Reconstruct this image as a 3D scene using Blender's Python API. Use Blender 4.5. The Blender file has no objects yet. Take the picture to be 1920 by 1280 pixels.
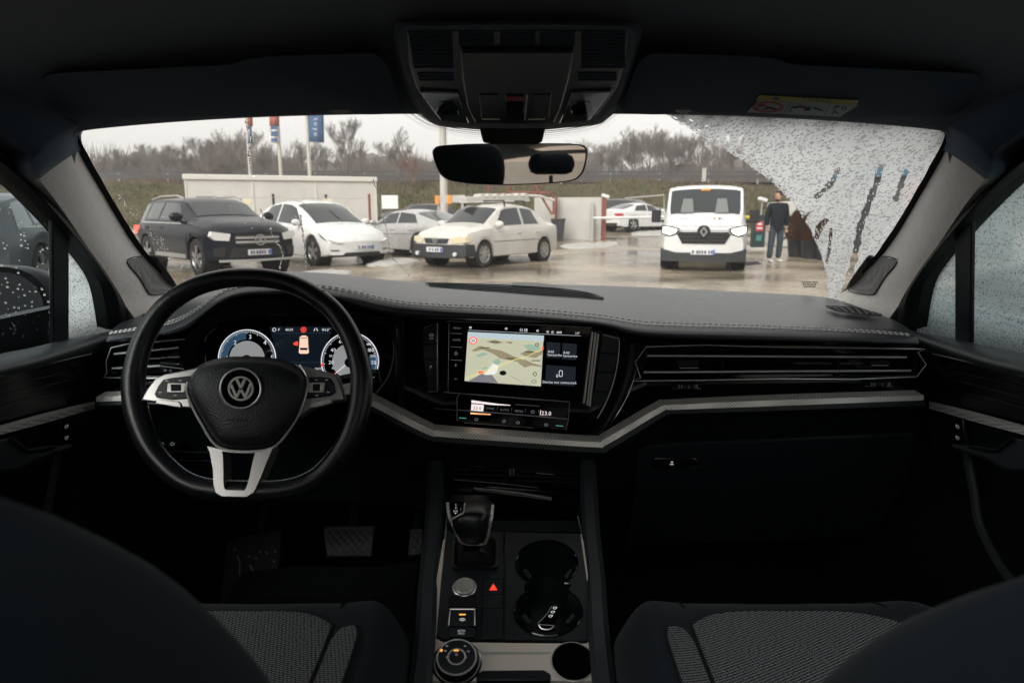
import bpy, bmesh, math, random
from mathutils import Vector, Matrix, noise
random.seed(7)
V = Vector
SC = bpy.context.scene
COL = SC.collection
PI = math.pi
# ------------------------------------------------------------------ camera
FPX = 1280.0                       # focal length in pixels of the 1920 px wide photograph (24 mm)
PITCH = math.radians(10.8)
CAM = V((0, 0, 1.34))
cd = bpy.data.cameras.new('camera'); co = bpy.data.objects.new('camera', cd); COL.objects.link(co)
co.location = CAM; co.rotation_euler = (PI/2 - PITCH, 0, 0)
cd.sensor_width = 36; cd.lens = 24; cd.clip_start = 0.02; cd.clip_end = 2000
cd.dof.use_dof = True; cd.dof.focus_distance = 1.25; cd.dof.aperture_fstop = 7.5
SC.camera = co
# ------------------------------------------------------------------ light
SUN_EL, SUN_ROT = math.radians(42), math.radians(212)
w = bpy.data.worlds.new('World'); SC.world = w; w.use_nodes = True
nt = w.node_tree; nt.nodes.clear()
sky = nt.nodes.new('ShaderNodeTexSky'); sky.sky_type = 'NISHITA'; sky.sun_disc = False
sky.sun_elevation = SUN_EL; sky.sun_rotation = SUN_ROT; sky.dust_density = 6.0; sky.air_density = 1.0; sky.ozone_density = 0.5
hs = nt.nodes.new('ShaderNodeHueSaturation'); hs.inputs['Saturation'].default_value = 0.12
bg = nt.nodes.new('ShaderNodeBackground'); bg.inputs['Strength'].default_value = 0.15
wo = nt.nodes.new('ShaderNodeOutputWorld')
wm = nt.nodes.new('ShaderNodeMix'); wm.data_type = 'RGBA'; wm.blend_type = 'MULTIPLY'; wm.inputs[0].default_value = 1; wm.inputs[7].default_value = (1.0, .972, .942, 1)
ov = nt.nodes.new('ShaderNodeMix'); ov.data_type = 'RGBA'; ov.inputs[0].default_value = .55; ov.inputs[7].default_value = (5.2, 5.15, 5.1, 1)   # even cloud cover over the clear-sky model
nt.links.new(sky.outputs[0], hs.inputs['Color']); nt.links.new(hs.outputs[0], ov.inputs[6]); nt.links.new(ov.outputs[2], wm.inputs[6]); nt.links.new(wm.outputs[2], bg.inputs[0]); nt.links.new(bg.outputs[0], wo.inputs[0])
sl = bpy.data.lights.new('sun', 'SUN'); sl.energy = 1.0; sl.angle = math.radians(40); sl.color = (1, .96, .9)
so = bpy.data.objects.new('sun', sl); COL.objects.link(so)
so.rotation_euler = (PI/2 - SUN_EL, 0, PI - SUN_ROT)
so.location = (0, 0, 40)
vs = SC.view_settings; SC.display_settings.display_device = 'sRGB'
vs.view_transform = 'Standard'; vs.look = 'None'; vs.exposure = 0.84; vs.gamma = 1.0
cy = SC.cycles
cy.max_bounces = 10; cy.diffuse_bounces = 4; cy.glossy_bounces = 4; cy.transmission_bounces = 8; cy.transparent_max_bounces = 24
cy.sample_clamp_indirect = 6.0; cy.use_denoising = True; cy.caustics_refractive = True

# ------------------------------------------------------------------ projection helpers
CP, SP = math.cos(PITCH), math.sin(PITCH)
def ray(u, v):
    a, b = (u - 960)/FPX, (640 - v)/FPX
    return V((a, CP + b*SP, -SP + b*CP))
def at(u, v, Y):                    # the point seen at photo pixel (u,v) at distance Y ahead
    d = ray(u, v); return CAM + d*(Y/d.y)
def atx(u, v, X):
    d = ray(u, v); return CAM + d*(X/d.x)
def ground(u, v, gz=0.0):
    d = ray(u, v); return CAM + d*((gz - CAM.z)/d.z)
class Pl:
    def __init__(s, p, n): s.p = V(p); s.n = V(n).normalized()
    def off(s, e): return Pl(s.p + s.n*e, s.n)
    def __call__(s, u, v):
        d = ray(u, v); return CAM + d*((s.p - CAM).dot(s.n)/d.dot(s.n))
    def px(s, pts): return [s(*q) for q in pts]
# ------------------------------------------------------------------ curves
def catmull(pts, n=6, closed=False):
    P = [V(p) for p in pts]; out = []; N = len(P)
    for i in range(N if closed else N-1):
        if closed: a, b, c, d = P[i-1], P[i], P[(i+1) % N], P[(i+2) % N]
        else: a, b, c, d = P[max(i-1, 0)], P[i], P[i+1], P[min(i+2, N-1)]
        for k in range(n):
            t = k/n
            out.append(0.5*((2*b) + (c-a)*t + (2*a-5*b+4*c-d)*t*t + (3*b-a-3*c+d)*t**3))
    if not closed: out.append(P[-1])
    return out
def resample(pts, n):
    P = [V(p) for p in pts]; L = [0]
    for a, b in zip(P, P[1:]): L.append(L[-1] + (b-a).length)
    out = []; j = 0
    for i in range(n):
        s = L[-1]*i/(n-1)
        while j < len(P)-2 and L[j+1] < s: j += 1
        t = (s-L[j])/max(L[j+1]-L[j], 1e-9); out.append(P[j].lerp(P[j+1], min(max(t, 0), 1)))
    return out
def catmull2(poly, n=3): return [(p.x, p.y) for p in catmull([V((u, v, 0)) for u, v in poly], n, True)]
def lin(tab, x):
    if x <= tab[0][0]: return tab[0][1]
    for (a, b), (c, d) in zip(tab, tab[1:]):
        if x <= c: return b + (d-b)*(x-a)/max(c-a, 1e-9)
    return tab[-1][1]
def rrect(x0, y0, x1, y1, r, n=4):
    out = []
    for cx, cy_, a0 in ((x1-r, y0+r, -90), (x1-r, y1-r, 0), (x0+r, y1-r, 90), (x0+r, y0+r, 180)):
        for k in range(n+1):
            a = math.radians(a0 + 90*k/n); out.append((cx + r*math.cos(a), cy_ + r*math.sin(a)))
    return out
def ell(cx, cy_, rx, ry, n=28, a0=0, a1=360):
    return [(cx + rx*math.cos(math.radians(a0+(a1-a0)*k/n)), cy_ + ry*math.sin(math.radians(a0+(a1-a0)*k/n))) for k in range(n + (0 if a1-a0 == 360 else 1))]
# ------------------------------------------------------------------ mesh builder
OFF = {}
class MB:
    def __init__(s): s.v = []; s.f = []; s.mi = []; s.m = 0
    def add(s, pts, faces):
        o = len(s.v); s.v += [V(p) for p in pts]
        for f in faces: s.f.append([o+i for i in f]); s.mi.append(s.m)
        return s
    def poly(s, pts): return s.add(pts, [list(range(len(pts)))])
    def prism(s, pts, d):
        n = len(pts); d = V(d); P = [V(p) for p in pts]
        fs = [list(range(n)), list(range(2*n-1, n-1, -1))] + [[i, n+i, n+(i+1) % n, (i+1) % n] for i in range(n)]
        return s.add(P + [p+d for p in P], fs)
    def frame(s, outer, inner, d):
        n = len(outer); d = V(d); o = [V(p) for p in outer]; i_ = [V(p) for p in inner]
        P = o + i_ + [p+d for p in o] + [p+d for p in i_]; fs = []
        for k in range(n):
            j = (k+1) % n
            fs += [[k, j, n+j, n+k], [2*n+k, 3*n+k, 3*n+j, 2*n+j], [k, 2*n+k, 2*n+j, j], [n+k, n+j, 3*n+j, 3*n+k]]
        return s.add(P, fs)
    def loft(s, rows, closed=False):
        n = len(rows[0]); P = [p for r in rows for p in r]; fs = []
        for i in range(len(rows)-1):
            for k in range(n if closed else n-1):
                j = (k+1) % n; fs.append([i*n+k, i*n+j, (i+1)*n+j, (i+1)*n+k])
        return s.add(P, fs)
    def capped(s, rows):
        s.loft(rows, True); s.poly(rows[0][::-1]); s.poly(rows[-1]); return s
    def tube(s, path, r, seg=8, closed=False, flat=1.0, up=None):
        P = [V(p) for p in path]; N = len(P)
        R = r if isinstance(r, (list, tuple)) else [r]*N
        rows = []; prev = None
        for i in range(N):
            if closed: t = P[(i+1) % N] - P[i-1]
            else: t = P[min(i+1, N-1)] - P[max(i-1, 0)]
            t = t.normalized() if t.length > 1e-9 else V((0, 0, 1))
            if prev is None:
                a = V(up) if up else (V((0, 0, 1)) if abs(t.z) < .9 else V((1, 0, 0)))
            else: a = prev
            x = (a - t*a.dot(t)).normalized(); prev = x; y = t.cross(x)
            rows.append([P[i] + (x*math.cos(2*PI*k/seg) + y*math.sin(2*PI*k/seg)*flat)*R[i] for k in range(seg)])
        if closed: s.loft(rows + [rows[0]], True)
        else: s.capped(rows)
        return s
    def box(s, c, size, R=None):
        c = V(c); h = [q/2 for q in size]; P = []
        for x in (-1, 1):
            for y in (-1, 1):
                for z in (-1, 1):
                    p = V((x*h[0], y*h[1], z*h[2]))
                    if R is not None: p = R @ p
                    P.append(c+p)
        return s.add(P, [[0, 1, 3, 2], [4, 6, 7, 5], [0, 4, 5, 1], [2, 3, 7, 6], [0, 2, 6, 4], [1, 5, 7, 3]])
    def ball(s, c, rad, seg=14, rings=8, R=None):
        rows = []
        for i in range(rings+1):
            a = -PI/2 + PI*i/rings; a = max(min(a, PI/2-.02), -PI/2+.02)
            row = []
            for k in range(seg):
                b = 2*PI*k/seg; p = V((rad[0]*math.cos(a)*math.cos(b), rad[1]*math.cos(a)*math.sin(b), rad[2]*math.sin(a)))
                if R is not None: p = R @ p
                row.append(V(c)+p)
            rows.append(row)
        return s.capped(rows)
    def lathe(s, c, axis, prof, seg=28, up=None):
        ax = V(axis).normalized(); a = V(up) if up else (V((0, 0, 1)) if abs(ax.z) < .9 else V((1, 0, 0)))
        x = (a - ax*a.dot(ax)).normalized(); y = ax.cross(x)
        rows = [[V(c) + ax*h + (x*math.cos(2*PI*k/seg) + y*math.sin(2*PI*k/seg))*max(r, 1e-4) for k in range(seg)] for r, h in prof]
        return s.loft(rows, True)
    def build(s, name, mats, parent=None, smooth=True, bevel=0, sub=0, angle=40, mirror=False, solid=0, seg=2):
        me = bpy.data.meshes.new(name); off = OFF.get(parent.name, V((0, 0, 0))) if parent else V((0, 0, 0))
        vs_ = [(V((-p.x, p.y, p.z)) if mirror else p) - off for p in s.v]
        me.from_pydata([tuple(p) for p in vs_], [], s.f)
        mats = mats if isinstance(mats, (list, tuple)) else [mats]
        for m in mats: me.materials.append(m)
        me.polygons.foreach_set('material_index', s.mi)
        bm = bmesh.new(); bm.from_mesh(me); bmesh.ops.remove_doubles(bm, verts=bm.verts, dist=1e-5)
        bmesh.ops.recalc_face_normals(bm, faces=bm.faces); bm.to_mesh(me); bm.free()
        if smooth:
            me.polygons.foreach_set('use_smooth', [True]*len(me.polygons))
            if not sub: me.set_sharp_from_angle(angle=math.radians(angle))
        o = bpy.data.objects.new(name, me); COL.objects.link(o)
        if parent: o.parent = parent; OFF[o.name] = off
        if solid:
            md = o.modifiers.new('solid', 'SOLIDIFY'); md.thickness = solid; md.offset = 0
        if bevel:
            md = o.modifiers.new('bevel', 'BEVEL'); md.width = bevel; md.segments = seg; md.limit_method = 'ANGLE'; md.angle_limit = math.radians(35); md.harden_normals = False
        if sub:
            md = o.modifiers.new('sub', 'SUBSURF'); md.levels = sub; md.render_levels = sub
        return o
def tag(o, label, cat, group=None, kind=None):
    if label: o['label'] = label
    if cat: o['category'] = cat
    if group: o['group'] = group
    if kind: o['kind'] = kind
    return o
def thing(name, label, cat, loc=(0, 0, 0), rz=0, group=None):
    o = bpy.data.objects.new(name, None); COL.objects.link(o); o.location = loc; o.rotation_euler = (0, 0, rz)
    o.empty_display_size = .1; OFF[o.name] = V(loc) if rz == 0 else V((0, 0, 0))
    return tag(o, label, cat, group)
def children(o): return [c for c in bpy.data.objects if c.parent == o]
def copy_tree(o, parent=None):
    c = o.copy(); COL.objects.link(c)
    if parent is not None: c.parent = parent
    for ch in KIDS.get(o.name) or [q for q in COL.objects if q.parent == o]: copy_tree(ch, c)
    return c
KIDS = {}
# ------------------------------------------------------------------ lettering (built-in font turned into mesh, drawn in photo pixels on a plane)
GLYPH = {}
def load_glyphs(chars):
    for ch in chars:
        cu = bpy.data.curves.new('g', 'FONT'); cu.body = ch; cu.resolution_u = 2
        ob = bpy.data.objects.new('g', cu); COL.objects.link(ob)
        dg = bpy.context.evaluated_depsgraph_get(); me = ob.evaluated_get(dg).to_mesh()
        vv = [(p.co.x, p.co.y) for p in me.vertices]; ff = [list(p.vertices) for p in me.polygons]
        GLYPH[ch] = (vv, ff, (max([q[0] for q in vv]) if vv else .25) + .07)
        bpy.data.objects.remove(ob); bpy.data.curves.remove(cu)
load_glyphs("ABCDEFGHIKLMNOPRSTUVWYZ0123456789abcdefghiklmnoprstuvwyx.:/+-°%")
def text2d(s, size):
    x = 0; out = []
    for ch in s:
        if ch == ' ': x += .3*size; continue
        g = GLYPH[ch]; out.append(([(x+a*size, b*size) for a, b in g[0]], g[1])); x += g[2]*size
    return out, x
def ptext(mb, s, u, v, h, plane, rot=0, center=True, wide=1.0):   # h: capital height in px
    gl, wd = text2d(s, h/.7); ca, sa = math.cos(rot), math.sin(rot)
    for vv, ff in gl:
        P = []
        for a, b in vv:
            a = (a - (wd/2 if center else 0))*wide; b = -(b - h/2)
            P.append(plane(u + a*ca - b*sa, v + a*sa + b*ca))
        mb.add(P, ff)
# ------------------------------------------------------------------ materials
MATS = {}
def mat(name, col, rough=.5, metal=0, spec=.5, emit=None, estr=1, coat=0, bump=None, var=None, sheen=0, aniso=None, croug=.05):
    m = bpy.data.materials.new(name); m.use_nodes = True; n = m.node_tree; b = n.nodes['Principled BSDF']
    b.inputs['Base Color'].default_value = (*col, 1); b.inputs['Roughness'].default_value = rough; b.inputs['Metallic'].default_value = metal
    b.inputs['Specular IOR Level'].default_value = spec; b.inputs['Coat Weight'].default_value = coat; b.inputs['Coat Roughness'].default_value = croug
    if sheen: b.inputs['Sheen Weight'].default_value = sheen; b.inputs['Sheen Roughness'].default_value = .5
    if emit: b.inputs['Emission Color'].default_value = (*emit, 1); b.inputs['Emission Strength'].default_value = estr
    tc = None
    if bump or var: tc = n.nodes.new('ShaderNodeTexCoord')
    if var:          # (scale, amount) mottling of the base colour, or (scale, colour2)
        sc_, am = var[0], var[1]
        nz = n.nodes.new('ShaderNodeTexNoise'); nz.inputs['Scale'].default_value = sc_; nz.inputs['Detail'].default_value = 6; nz.inputs['Roughness'].default_value = .65
        rp = n.nodes.new('ShaderNodeValToRGB'); c2 = am if isinstance(am, tuple) else tuple(q*(1-am) for q in col)
        rp.color_ramp.elements[0].position = .35; rp.color_ramp.elements[1].position = .65
        rp.color_ramp.elements[0].color = (*c2, 1); rp.color_ramp.elements[1].color = (*col, 1)
        n.links.new(tc.outputs['Object'], nz.inputs['Vector']); n.links.new(nz.outputs['Fac'], rp.inputs[0]); n.links.new(rp.outputs[0], b.inputs['Base Color'])
        mr = n.nodes.new('ShaderNodeMapRange'); mr.inputs[3].default_value = max(rough-.08, .02); mr.inputs[4].default_value = min(rough+.08, 1)
        n.links.new(nz.outputs['Fac'], mr.inputs[0]); n.links.new(mr.outputs[0], b.inputs['Roughness'])
    if bump:         # (kind, scale, strength, distance)
        k, sc_, st, ds = bump
        if k == 'noise': tx = n.nodes.new('ShaderNodeTexNoise'); tx.inputs['Scale'].default_value = sc_; tx.inputs['Detail'].default_value = 4; out = tx.outputs['Fac']
        elif k == 'cell': tx = n.nodes.new('ShaderNodeTexVoronoi'); tx.inputs['Scale'].default_value = sc_; out = tx.outputs['Distance']
        elif k == 'weave':
            a1 = n.nodes.new('ShaderNodeTexWave'); a1.inputs['Scale'].default_value = sc_; a1.bands_direction = 'X'
            a2 = n.nodes.new('ShaderNodeTexWave'); a2.inputs['Scale'].default_value = sc_; a2.bands_direction = 'Z'
            mx = n.nodes.new('ShaderNodeMath'); mx.operation = 'MULTIPLY'
            n.links.new(tc.outputs['Object'], a1.inputs['Vector']); n.links.new(tc.outputs['Object'], a2.inputs['Vector'])
            n.links.new(a1.outputs['Fac'], mx.inputs[0]); n.links.new(a2.outputs['Fac'], mx.inputs[1]); tx = None; out = mx.outputs[0]
        if tx: n.links.new(tc.outputs['Object'], tx.inputs['Vector'])
        bp = n.nodes.new('ShaderNodeBump'); bp.inputs['Strength'].default_value = st; bp.inputs['Distance'].default_value = ds
        n.links.new(out, bp.inputs['Height']); n.links.new(bp.outputs[0], b.inputs['Normal'])
    MATS[name] = m
    return m
def lines_mat(name, c1, c2, scale, direction, rough=.5, metal=0, thresh=.5, bump=0):
    m = mat(name, c1, rough, metal); n = m.node_tree; b = n.nodes['Principled BSDF']
    tc = n.nodes.new('ShaderNodeTexCoord'); wv = n.nodes.new('ShaderNodeTexWave'); wv.inputs['Scale'].default_value = scale; wv.bands_direction = direction
    rp = n.nodes.new('ShaderNodeValToRGB'); rp.color_ramp.elements[0].position = thresh-.1; rp.color_ramp.elements[1].position = thresh+.1
    rp.color_ramp.elements[0].color = (*c1, 1); rp.color_ramp.elements[1].color = (*c2, 1)
    n.links.new(tc.outputs['Object'], wv.inputs['Vector']); n.links.new(wv.outputs['Fac'], rp.inputs[0]); n.links.new(rp.outputs[0], b.inputs['Base Color'])
    if bump:
        bp = n.nodes.new('ShaderNodeBump'); bp.inputs['Distance'].default_value = bump; n.links.new(wv.outputs['Fac'], bp.inputs['Height']); n.links.new(bp.outputs[0], b.inputs['Normal'])
    return m
def dots_mat(name, base, dot, scale, rough, metal=0, size=.35, bump=.001, diag=False):   # regular grid of small pyramids / dots
    m = mat(name, base, rough, metal); n = m.node_tree; b = n.nodes['Principled BSDF']
    tc = n.nodes.new('ShaderNodeTexCoord'); mp = n.nodes.new('ShaderNodeMapping')
    if diag: mp.inputs['Rotation'].default_value = (math.radians(20), math.radians(45), 0)
    vo = n.nodes.new('ShaderNodeTexVoronoi'); vo.inputs['Scale'].default_value = scale; vo.inputs['Randomness'].default_value = 0.0
    rp = n.nodes.new('ShaderNodeValToRGB'); rp.color_ramp.elements[0].position = size-.06; rp.color_ramp.elements[1].position = size+.06
    rp.color_ramp.elements[0].color = (*dot, 1); rp.color_ramp.elements[1].color = (*base, 1)
    n.links.new(tc.outputs['Object'], mp.inputs[0]); n.links.new(mp.outputs[0], vo.inputs['Vector'])
    n.links.new(vo.outputs['Distance'], rp.inputs[0]); n.links.new(rp.outputs[0], b.inputs['Base Color'])
    bp = n.nodes.new('ShaderNodeBump'); bp.inputs['Distance'].default_value = bump; bp.inputs['Strength'].default_value = .8; bp.invert = True
    n.links.new(vo.outputs['Distance'], bp.inputs['Height']); n.links.new(bp.outputs[0], b.inputs['Normal'])
    return m
M = MATS
mat('dash_pad', (.023, .0275, .034), .36, spec=.6, bump=('cell', 900, .25, .0006), var=(60, .15))
mat('soft_black', (.008, .0125, .0165), .5, spec=.4, bump=('cell', 700, .2, .0005))
mat('hard_black', (.0055, .0085, .0115), .42, spec=.4, bump=('noise', 400, .1, .0004))
mat('piano_black', (.003, .0032, .004), .07, spec=.5, coat=.3)
mat('leather', (.006, .008, .0105), .30, spec=.5, bump=('cell', 800, .25, .0006), var=(25, .3))
mat('hub_leather', (.008, .0105, .013), .42, spec=.5, bump=('cell', 420, .6, .0009))
mat('satin_silver', (.66, .65, .62), .34, metal=.5, bump=('noise', 500, .03, .0002))
mat('spoke_silver', (.48, .48, .47), .33, metal=.85, bump=('noise', 500, .03, .0002))
mat('vent_silver', (.92, .92, .90), .28, metal=.3)
mat('door_gloss', (.003, .0032, .004), .22, spec=.22)
mat('mirror_black', (.003, .004, .005), .3, spec=.12)
mat('chrome', (.85, .85, .84), .22, metal=.42)
mat('dark_chrome', (.20, .20, .20), .2, metal=1)
mat('beige_metal', (.74, .68, .61), .42, metal=.12, bump=('noise', 300, .04, .0002))
mat('pillar_fabric', (.60, .585, .565), .9, spec=.15, sheen=.3, bump=('weave', 160, .5, .0006), var=(90, .12))
mat('headliner_fabric', (.058, .088, .125), .95, spec=.1, sheen=.15, bump=('noise', 600, .3, .0006), var=(80, .12))
mat('visor_fabric', (.042, .064, .092), .9, spec=.15, bump=('noise', 500, .3, .0005))
mat('console_plastic', (.011, .0155, .019), .42, spec=.4, bump=('noise', 350, .12, .0004), var=(30, .2))
mat('rail_plastic', (.022, .029, .034), .48, spec=.4, bump=('noise', 500, .15, .0004), var=(30, .15))
mat('rubber', (.008, .008, .009), .7, spec=.25)
mat('seat_fabric', (.010, .0155, .021), .9, spec=.15, sheen=.05, bump=('noise', 900, .4, .0006), var=(40, .15))
mat('carpet', (.006, .007, .008), 1, spec=.05, bump=('noise', 300, .8, .002))
mat('stitch', (.75, .74, .71), .8)
mat('glow_print', (.75, .76, .78), .5, emit=(.8, .85, .9), estr=.25)  # marks given a slight glow of their own, key fob symbols included
mat('dim_glow_print', (.42, .43, .45), .6, emit=(.7, .75, .8), estr=.06)  # faint glow put into print and rim stitches so they show
mat('display_black', (.002, .0022, .003), .05, spec=.4)
mat('display_navy', (.003, .006, .010), .1, emit=(.010, .016, .024), estr=.3)
mat('red_glow', (.5, .02, .01), .5, emit=(1, .06, .03), estr=.7)
mat('amber_glow', (.5, .2, .02), .5, emit=(1, .42, .06), estr=.8)
mat('white_glow', (.7, .7, .7), .5, emit=(.92, .95, 1), estr=.42)
mat('grey_glow', (.3, .3, .3), .5, emit=(.40, .41, .42), estr=.36)
mat('blue_glow', (.05, .1, .2), .5, emit=(.05, .12, .20), estr=.3)
mat('mirror_glass', (.93, .93, .92), .015, metal=1)
dots_mat('trim_silver', (.95, .91, .85), (.45, .43, .40), 230, .38, metal=.5, size=.3, bump=.0015, diag=True)
dots_mat('door_trim_silver', (.45, .45, .45), (.08, .08, .08), 210, .36, metal=.5, size=.3, bump=.0015, diag=True)
dots_mat('speaker_mesh', (.16, .16, .16), (.004, .004, .004), 300, .6, size=.36, bump=.001)
dots_mat('pedal_rubber', (.003, .0035, .004), (.0055, .0065, .008), 75, .6, size=.32, bump=.003, diag=True)
def seat_insert_mat():
    m = mat('seat_insert', (.03, .034, .04), .85, spec=.2); n = m.node_tree; b = n.nodes['Principled BSDF']
    tc = n.nodes.new('ShaderNodeTexCoord'); mp = n.nodes.new('ShaderNodeMapping'); mp.inputs['Rotation'].default_value = (0, 0, math.radians(38)); mp.inputs['Scale'].default_value = (1, 2.4, 1)
    vo = n.nodes.new('ShaderNodeTexVoronoi'); vo.inputs['Scale'].default_value = 150; vo.inputs['Randomness'].default_value = .12; vo.voronoi_dimensions = '2D'
    rp = n.nodes.new('ShaderNodeValToRGB'); rp.color_ramp.elements[0].position = .26; rp.color_ramp.elements[1].position = .42
    rp.color_ramp.elements[0].color = (.25, .265, .28, 1); rp.color_ramp.elements[1].color = (.006, .008, .011, 1)
    n.links.new(tc.outputs['Object'], mp.inputs[0]); n.links.new(mp.outputs[0], vo.inputs['Vector']); n.links.new(vo.outputs['Distance'], rp.inputs[0]); n.links.new(rp.outputs[0], b.inputs['Base Color'])
seat_insert_mat()
def glass_mat(name, tint, refl=.05, rough=.0):
    m = bpy.data.materials.new(name); m.use_nodes = True; n = m.node_tree; n.nodes.clear()
    t = n.nodes.new('ShaderNodeBsdfTransparent'); t.inputs[0].default_value = (*tint, 1)
    g = n.nodes.new('ShaderNodeBsdfGlossy'); g.inputs['Roughness'].default_value = rough
    mx = n.nodes.new('ShaderNodeMixShader'); mx.inputs[0].default_value = refl
    o = n.nodes.new('ShaderNodeOutputMaterial')
    n.links.new(t.outputs[0], mx.inputs[1]); n.links.new(g.outputs[0], mx.inputs[2]); n.links.new(mx.outputs[0], o.inputs[0])
    MATS[name] = m; return m
glass_mat('windscreen_glass', (.94, .95, .94), .012)
glass_mat('side_glass', (.70, .77, .79), .004)
glass_mat('added_roof_glass', (.35, .37, .37), .04)  # tint of the added roof pane
glass_mat('lamp_lens', (.8, .82, .84), .3, .05)
def wet_mat(name, scale, drop, haze, clear_amt, col=(.86, .87, .87), streak=8.0, bdist=.0016, lens=.6, squash=1.0):
    """Rain-covered pane: a scattering film of fine water, larger lens-like drops that bend the view, and runs that wash the film away."""
    m = bpy.data.materials.new(name); m.use_nodes = True; n = m.node_tree; n.nodes.clear(); L = n.links.new
    tc = n.nodes.new('ShaderNodeTexCoord')
    nz0 = n.nodes.new('ShaderNodeTexNoise'); nz0.inputs['Scale'].default_value = 60; L(tc.outputs['Object'], nz0.inputs['Vector'])
    wob = n.nodes.new('ShaderNodeVectorMath'); wob.operation = 'MULTIPLY_ADD'; wob.inputs[1].default_value = (.006, .006, .006)
    L(nz0.outputs['Color'], wob.inputs[0]); L(tc.outputs['Object'], wob.inputs[2])
    sq = n.nodes.new('ShaderNodeMapping'); sq.inputs['Scale'].default_value = (1, squash, 1); L(wob.outputs[0], sq.inputs[0])
    hts = []; masks = []
    for sc_, th in ((scale, drop), (scale*.55, drop*.60)):
        vo = n.nodes.new('ShaderNodeTexVoronoi'); vo.inputs['Scale'].default_value = sc_; L(sq.outputs[0], vo.inputs['Vector'])
        # random drop size per cell
        sp = n.nodes.new('ShaderNodeSeparateColor'); L(vo.outputs['Color'], sp.inputs[0])
        sz = n.nodes.new('ShaderNodeMath'); sz.operation = 'MULTIPLY'; sz.inputs[1].default_value = th; L(sp.outputs[0], sz.inputs[0])
        sub = n.nodes.new('ShaderNodeMath'); sub.operation = 'SUBTRACT'; L(sz.outputs[0], sub.inputs[0]); L(vo.outputs['Distance'], sub.inputs[1])
        mr = n.nodes.new('ShaderNodeMapRange'); mr.inputs[1].default_value = 0; mr.inputs[2].default_value = .25; L(sub.outputs[0], mr.inputs[0])
        pw = n.nodes.new('ShaderNodeMath'); pw.operation = 'POWER'; pw.inputs[1].default_value = .5; L(mr.outputs[0], pw.inputs[0])
        hts.append(pw.outputs[0])
        ms = n.nodes.new('ShaderNodeMapRange'); ms.inputs[1].default_value = 0; ms.inputs[2].default_value = .04; L(sub.outputs[0], ms.inputs[0]); masks.append(ms.outputs[0])
    h = n.nodes.new('ShaderNodeMath'); h.operation = 'MAXIMUM'; L(hts[0], h.inputs[0]); L(hts[1], h.inputs[1])
    mk = n.nodes.new('ShaderNodeMath'); mk.operation = 'MAXIMUM'; L(masks[0], mk.inputs[0]); L(masks[1], mk.inputs[1])
    bp = n.nodes.new('ShaderNodeBump'); bp.inputs['Strength'].default_value = 1; bp.inputs['Distance'].default_value = bdist; L(h.outputs[0], bp.inputs['Height'])
    rf = n.nodes.new('ShaderNodeBsdfRefraction'); rf.inputs['IOR'].default_value = 1.33; rf.inputs['Roughness'].default_value = .02; L(bp.outputs[0], rf.inputs['Normal'])
    rf.inputs[0].default_value = (.95, .96, .97, 1)
    tl = n.nodes.new('ShaderNodeBsdfTranslucent'); tl.inputs[0].default_value = (*col, 1)
    tr = n.nodes.new('ShaderNodeBsdfTransparent'); tr.inputs[0].default_value = (.9, .92, .92, 1)
    # runs: noise stretched down the pane
    mp = n.nodes.new('ShaderNodeMapping'); mp.inputs['Scale'].default_value = (streak*4, streak*.25, streak*.25); L(tc.outputs['Object'], mp.inputs[0])
    nz = n.nodes.new('ShaderNodeTexNoise'); nz.inputs['Scale'].default_value = 1; nz.inputs['Detail'].default_value = 3; L(mp.outputs[0], nz.inputs['Vector'])
    st = n.nodes.new('ShaderNodeMapRange'); st.inputs[1].default_value = .35; st.inputs[2].default_value = .7; st.inputs[3].default_value = max(min(haze+.1, 1), 0); st.inputs[4].default_value = max(haze-clear_amt, 0)
    L(nz.outputs['Fac'], st.inputs[0])
    f1 = n.nodes.new('ShaderNodeMixShader'); L(st.outputs[0], f1.inputs[0]); L(tr.outputs[0], f1.inputs[1]); L(tl.outputs[0], f1.inputs[2])
    lm = n.nodes.new('ShaderNodeMath'); lm.operation = 'MULTIPLY'; lm.inputs[1].default_value = lens; L(mk.outputs[0], lm.inputs[0])
    f2 = n.nodes.new('ShaderNodeMixShader'); L(lm.outputs[0], f2.inputs[0]); L(f1.outputs[0], f2.inputs[1]); L(rf.outputs[0], f2.inputs[2])
    o = n.nodes.new('ShaderNodeOutputMaterial'); L(f2.outputs[0], o.inputs[0]); MATS[name] = m; return m
wet_mat('rain_film', 270, .64, .96, .16, col=(.56, .575, .58), lens=.47, squash=.42)
wet_mat('rain_side', 300, .62, .70, .2, col=(.60, .66, .67), lens=.5)
wet_mat('rain_light', 240, .22, -.1, .02, col=(.7, .74, .75))
wet_mat('rain_quarter', 330, .62, .80, .25, col=(.62, .64, .64), lens=.55)
def water_mat():
    m = bpy.data.materials.new('water_drop'); m.use_nodes = True; n = m.node_tree; n.nodes.clear()
    g = n.nodes.new('ShaderNodeBsdfGlass'); g.inputs['IOR'].default_value = 1.33; g.inputs['Roughness'].default_value = .02
    o = n.nodes.new('ShaderNodeOutputMaterial'); n.links.new(g.outputs[0], o.inputs[0]); MATS['water_drop'] = m
water_mat()
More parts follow.
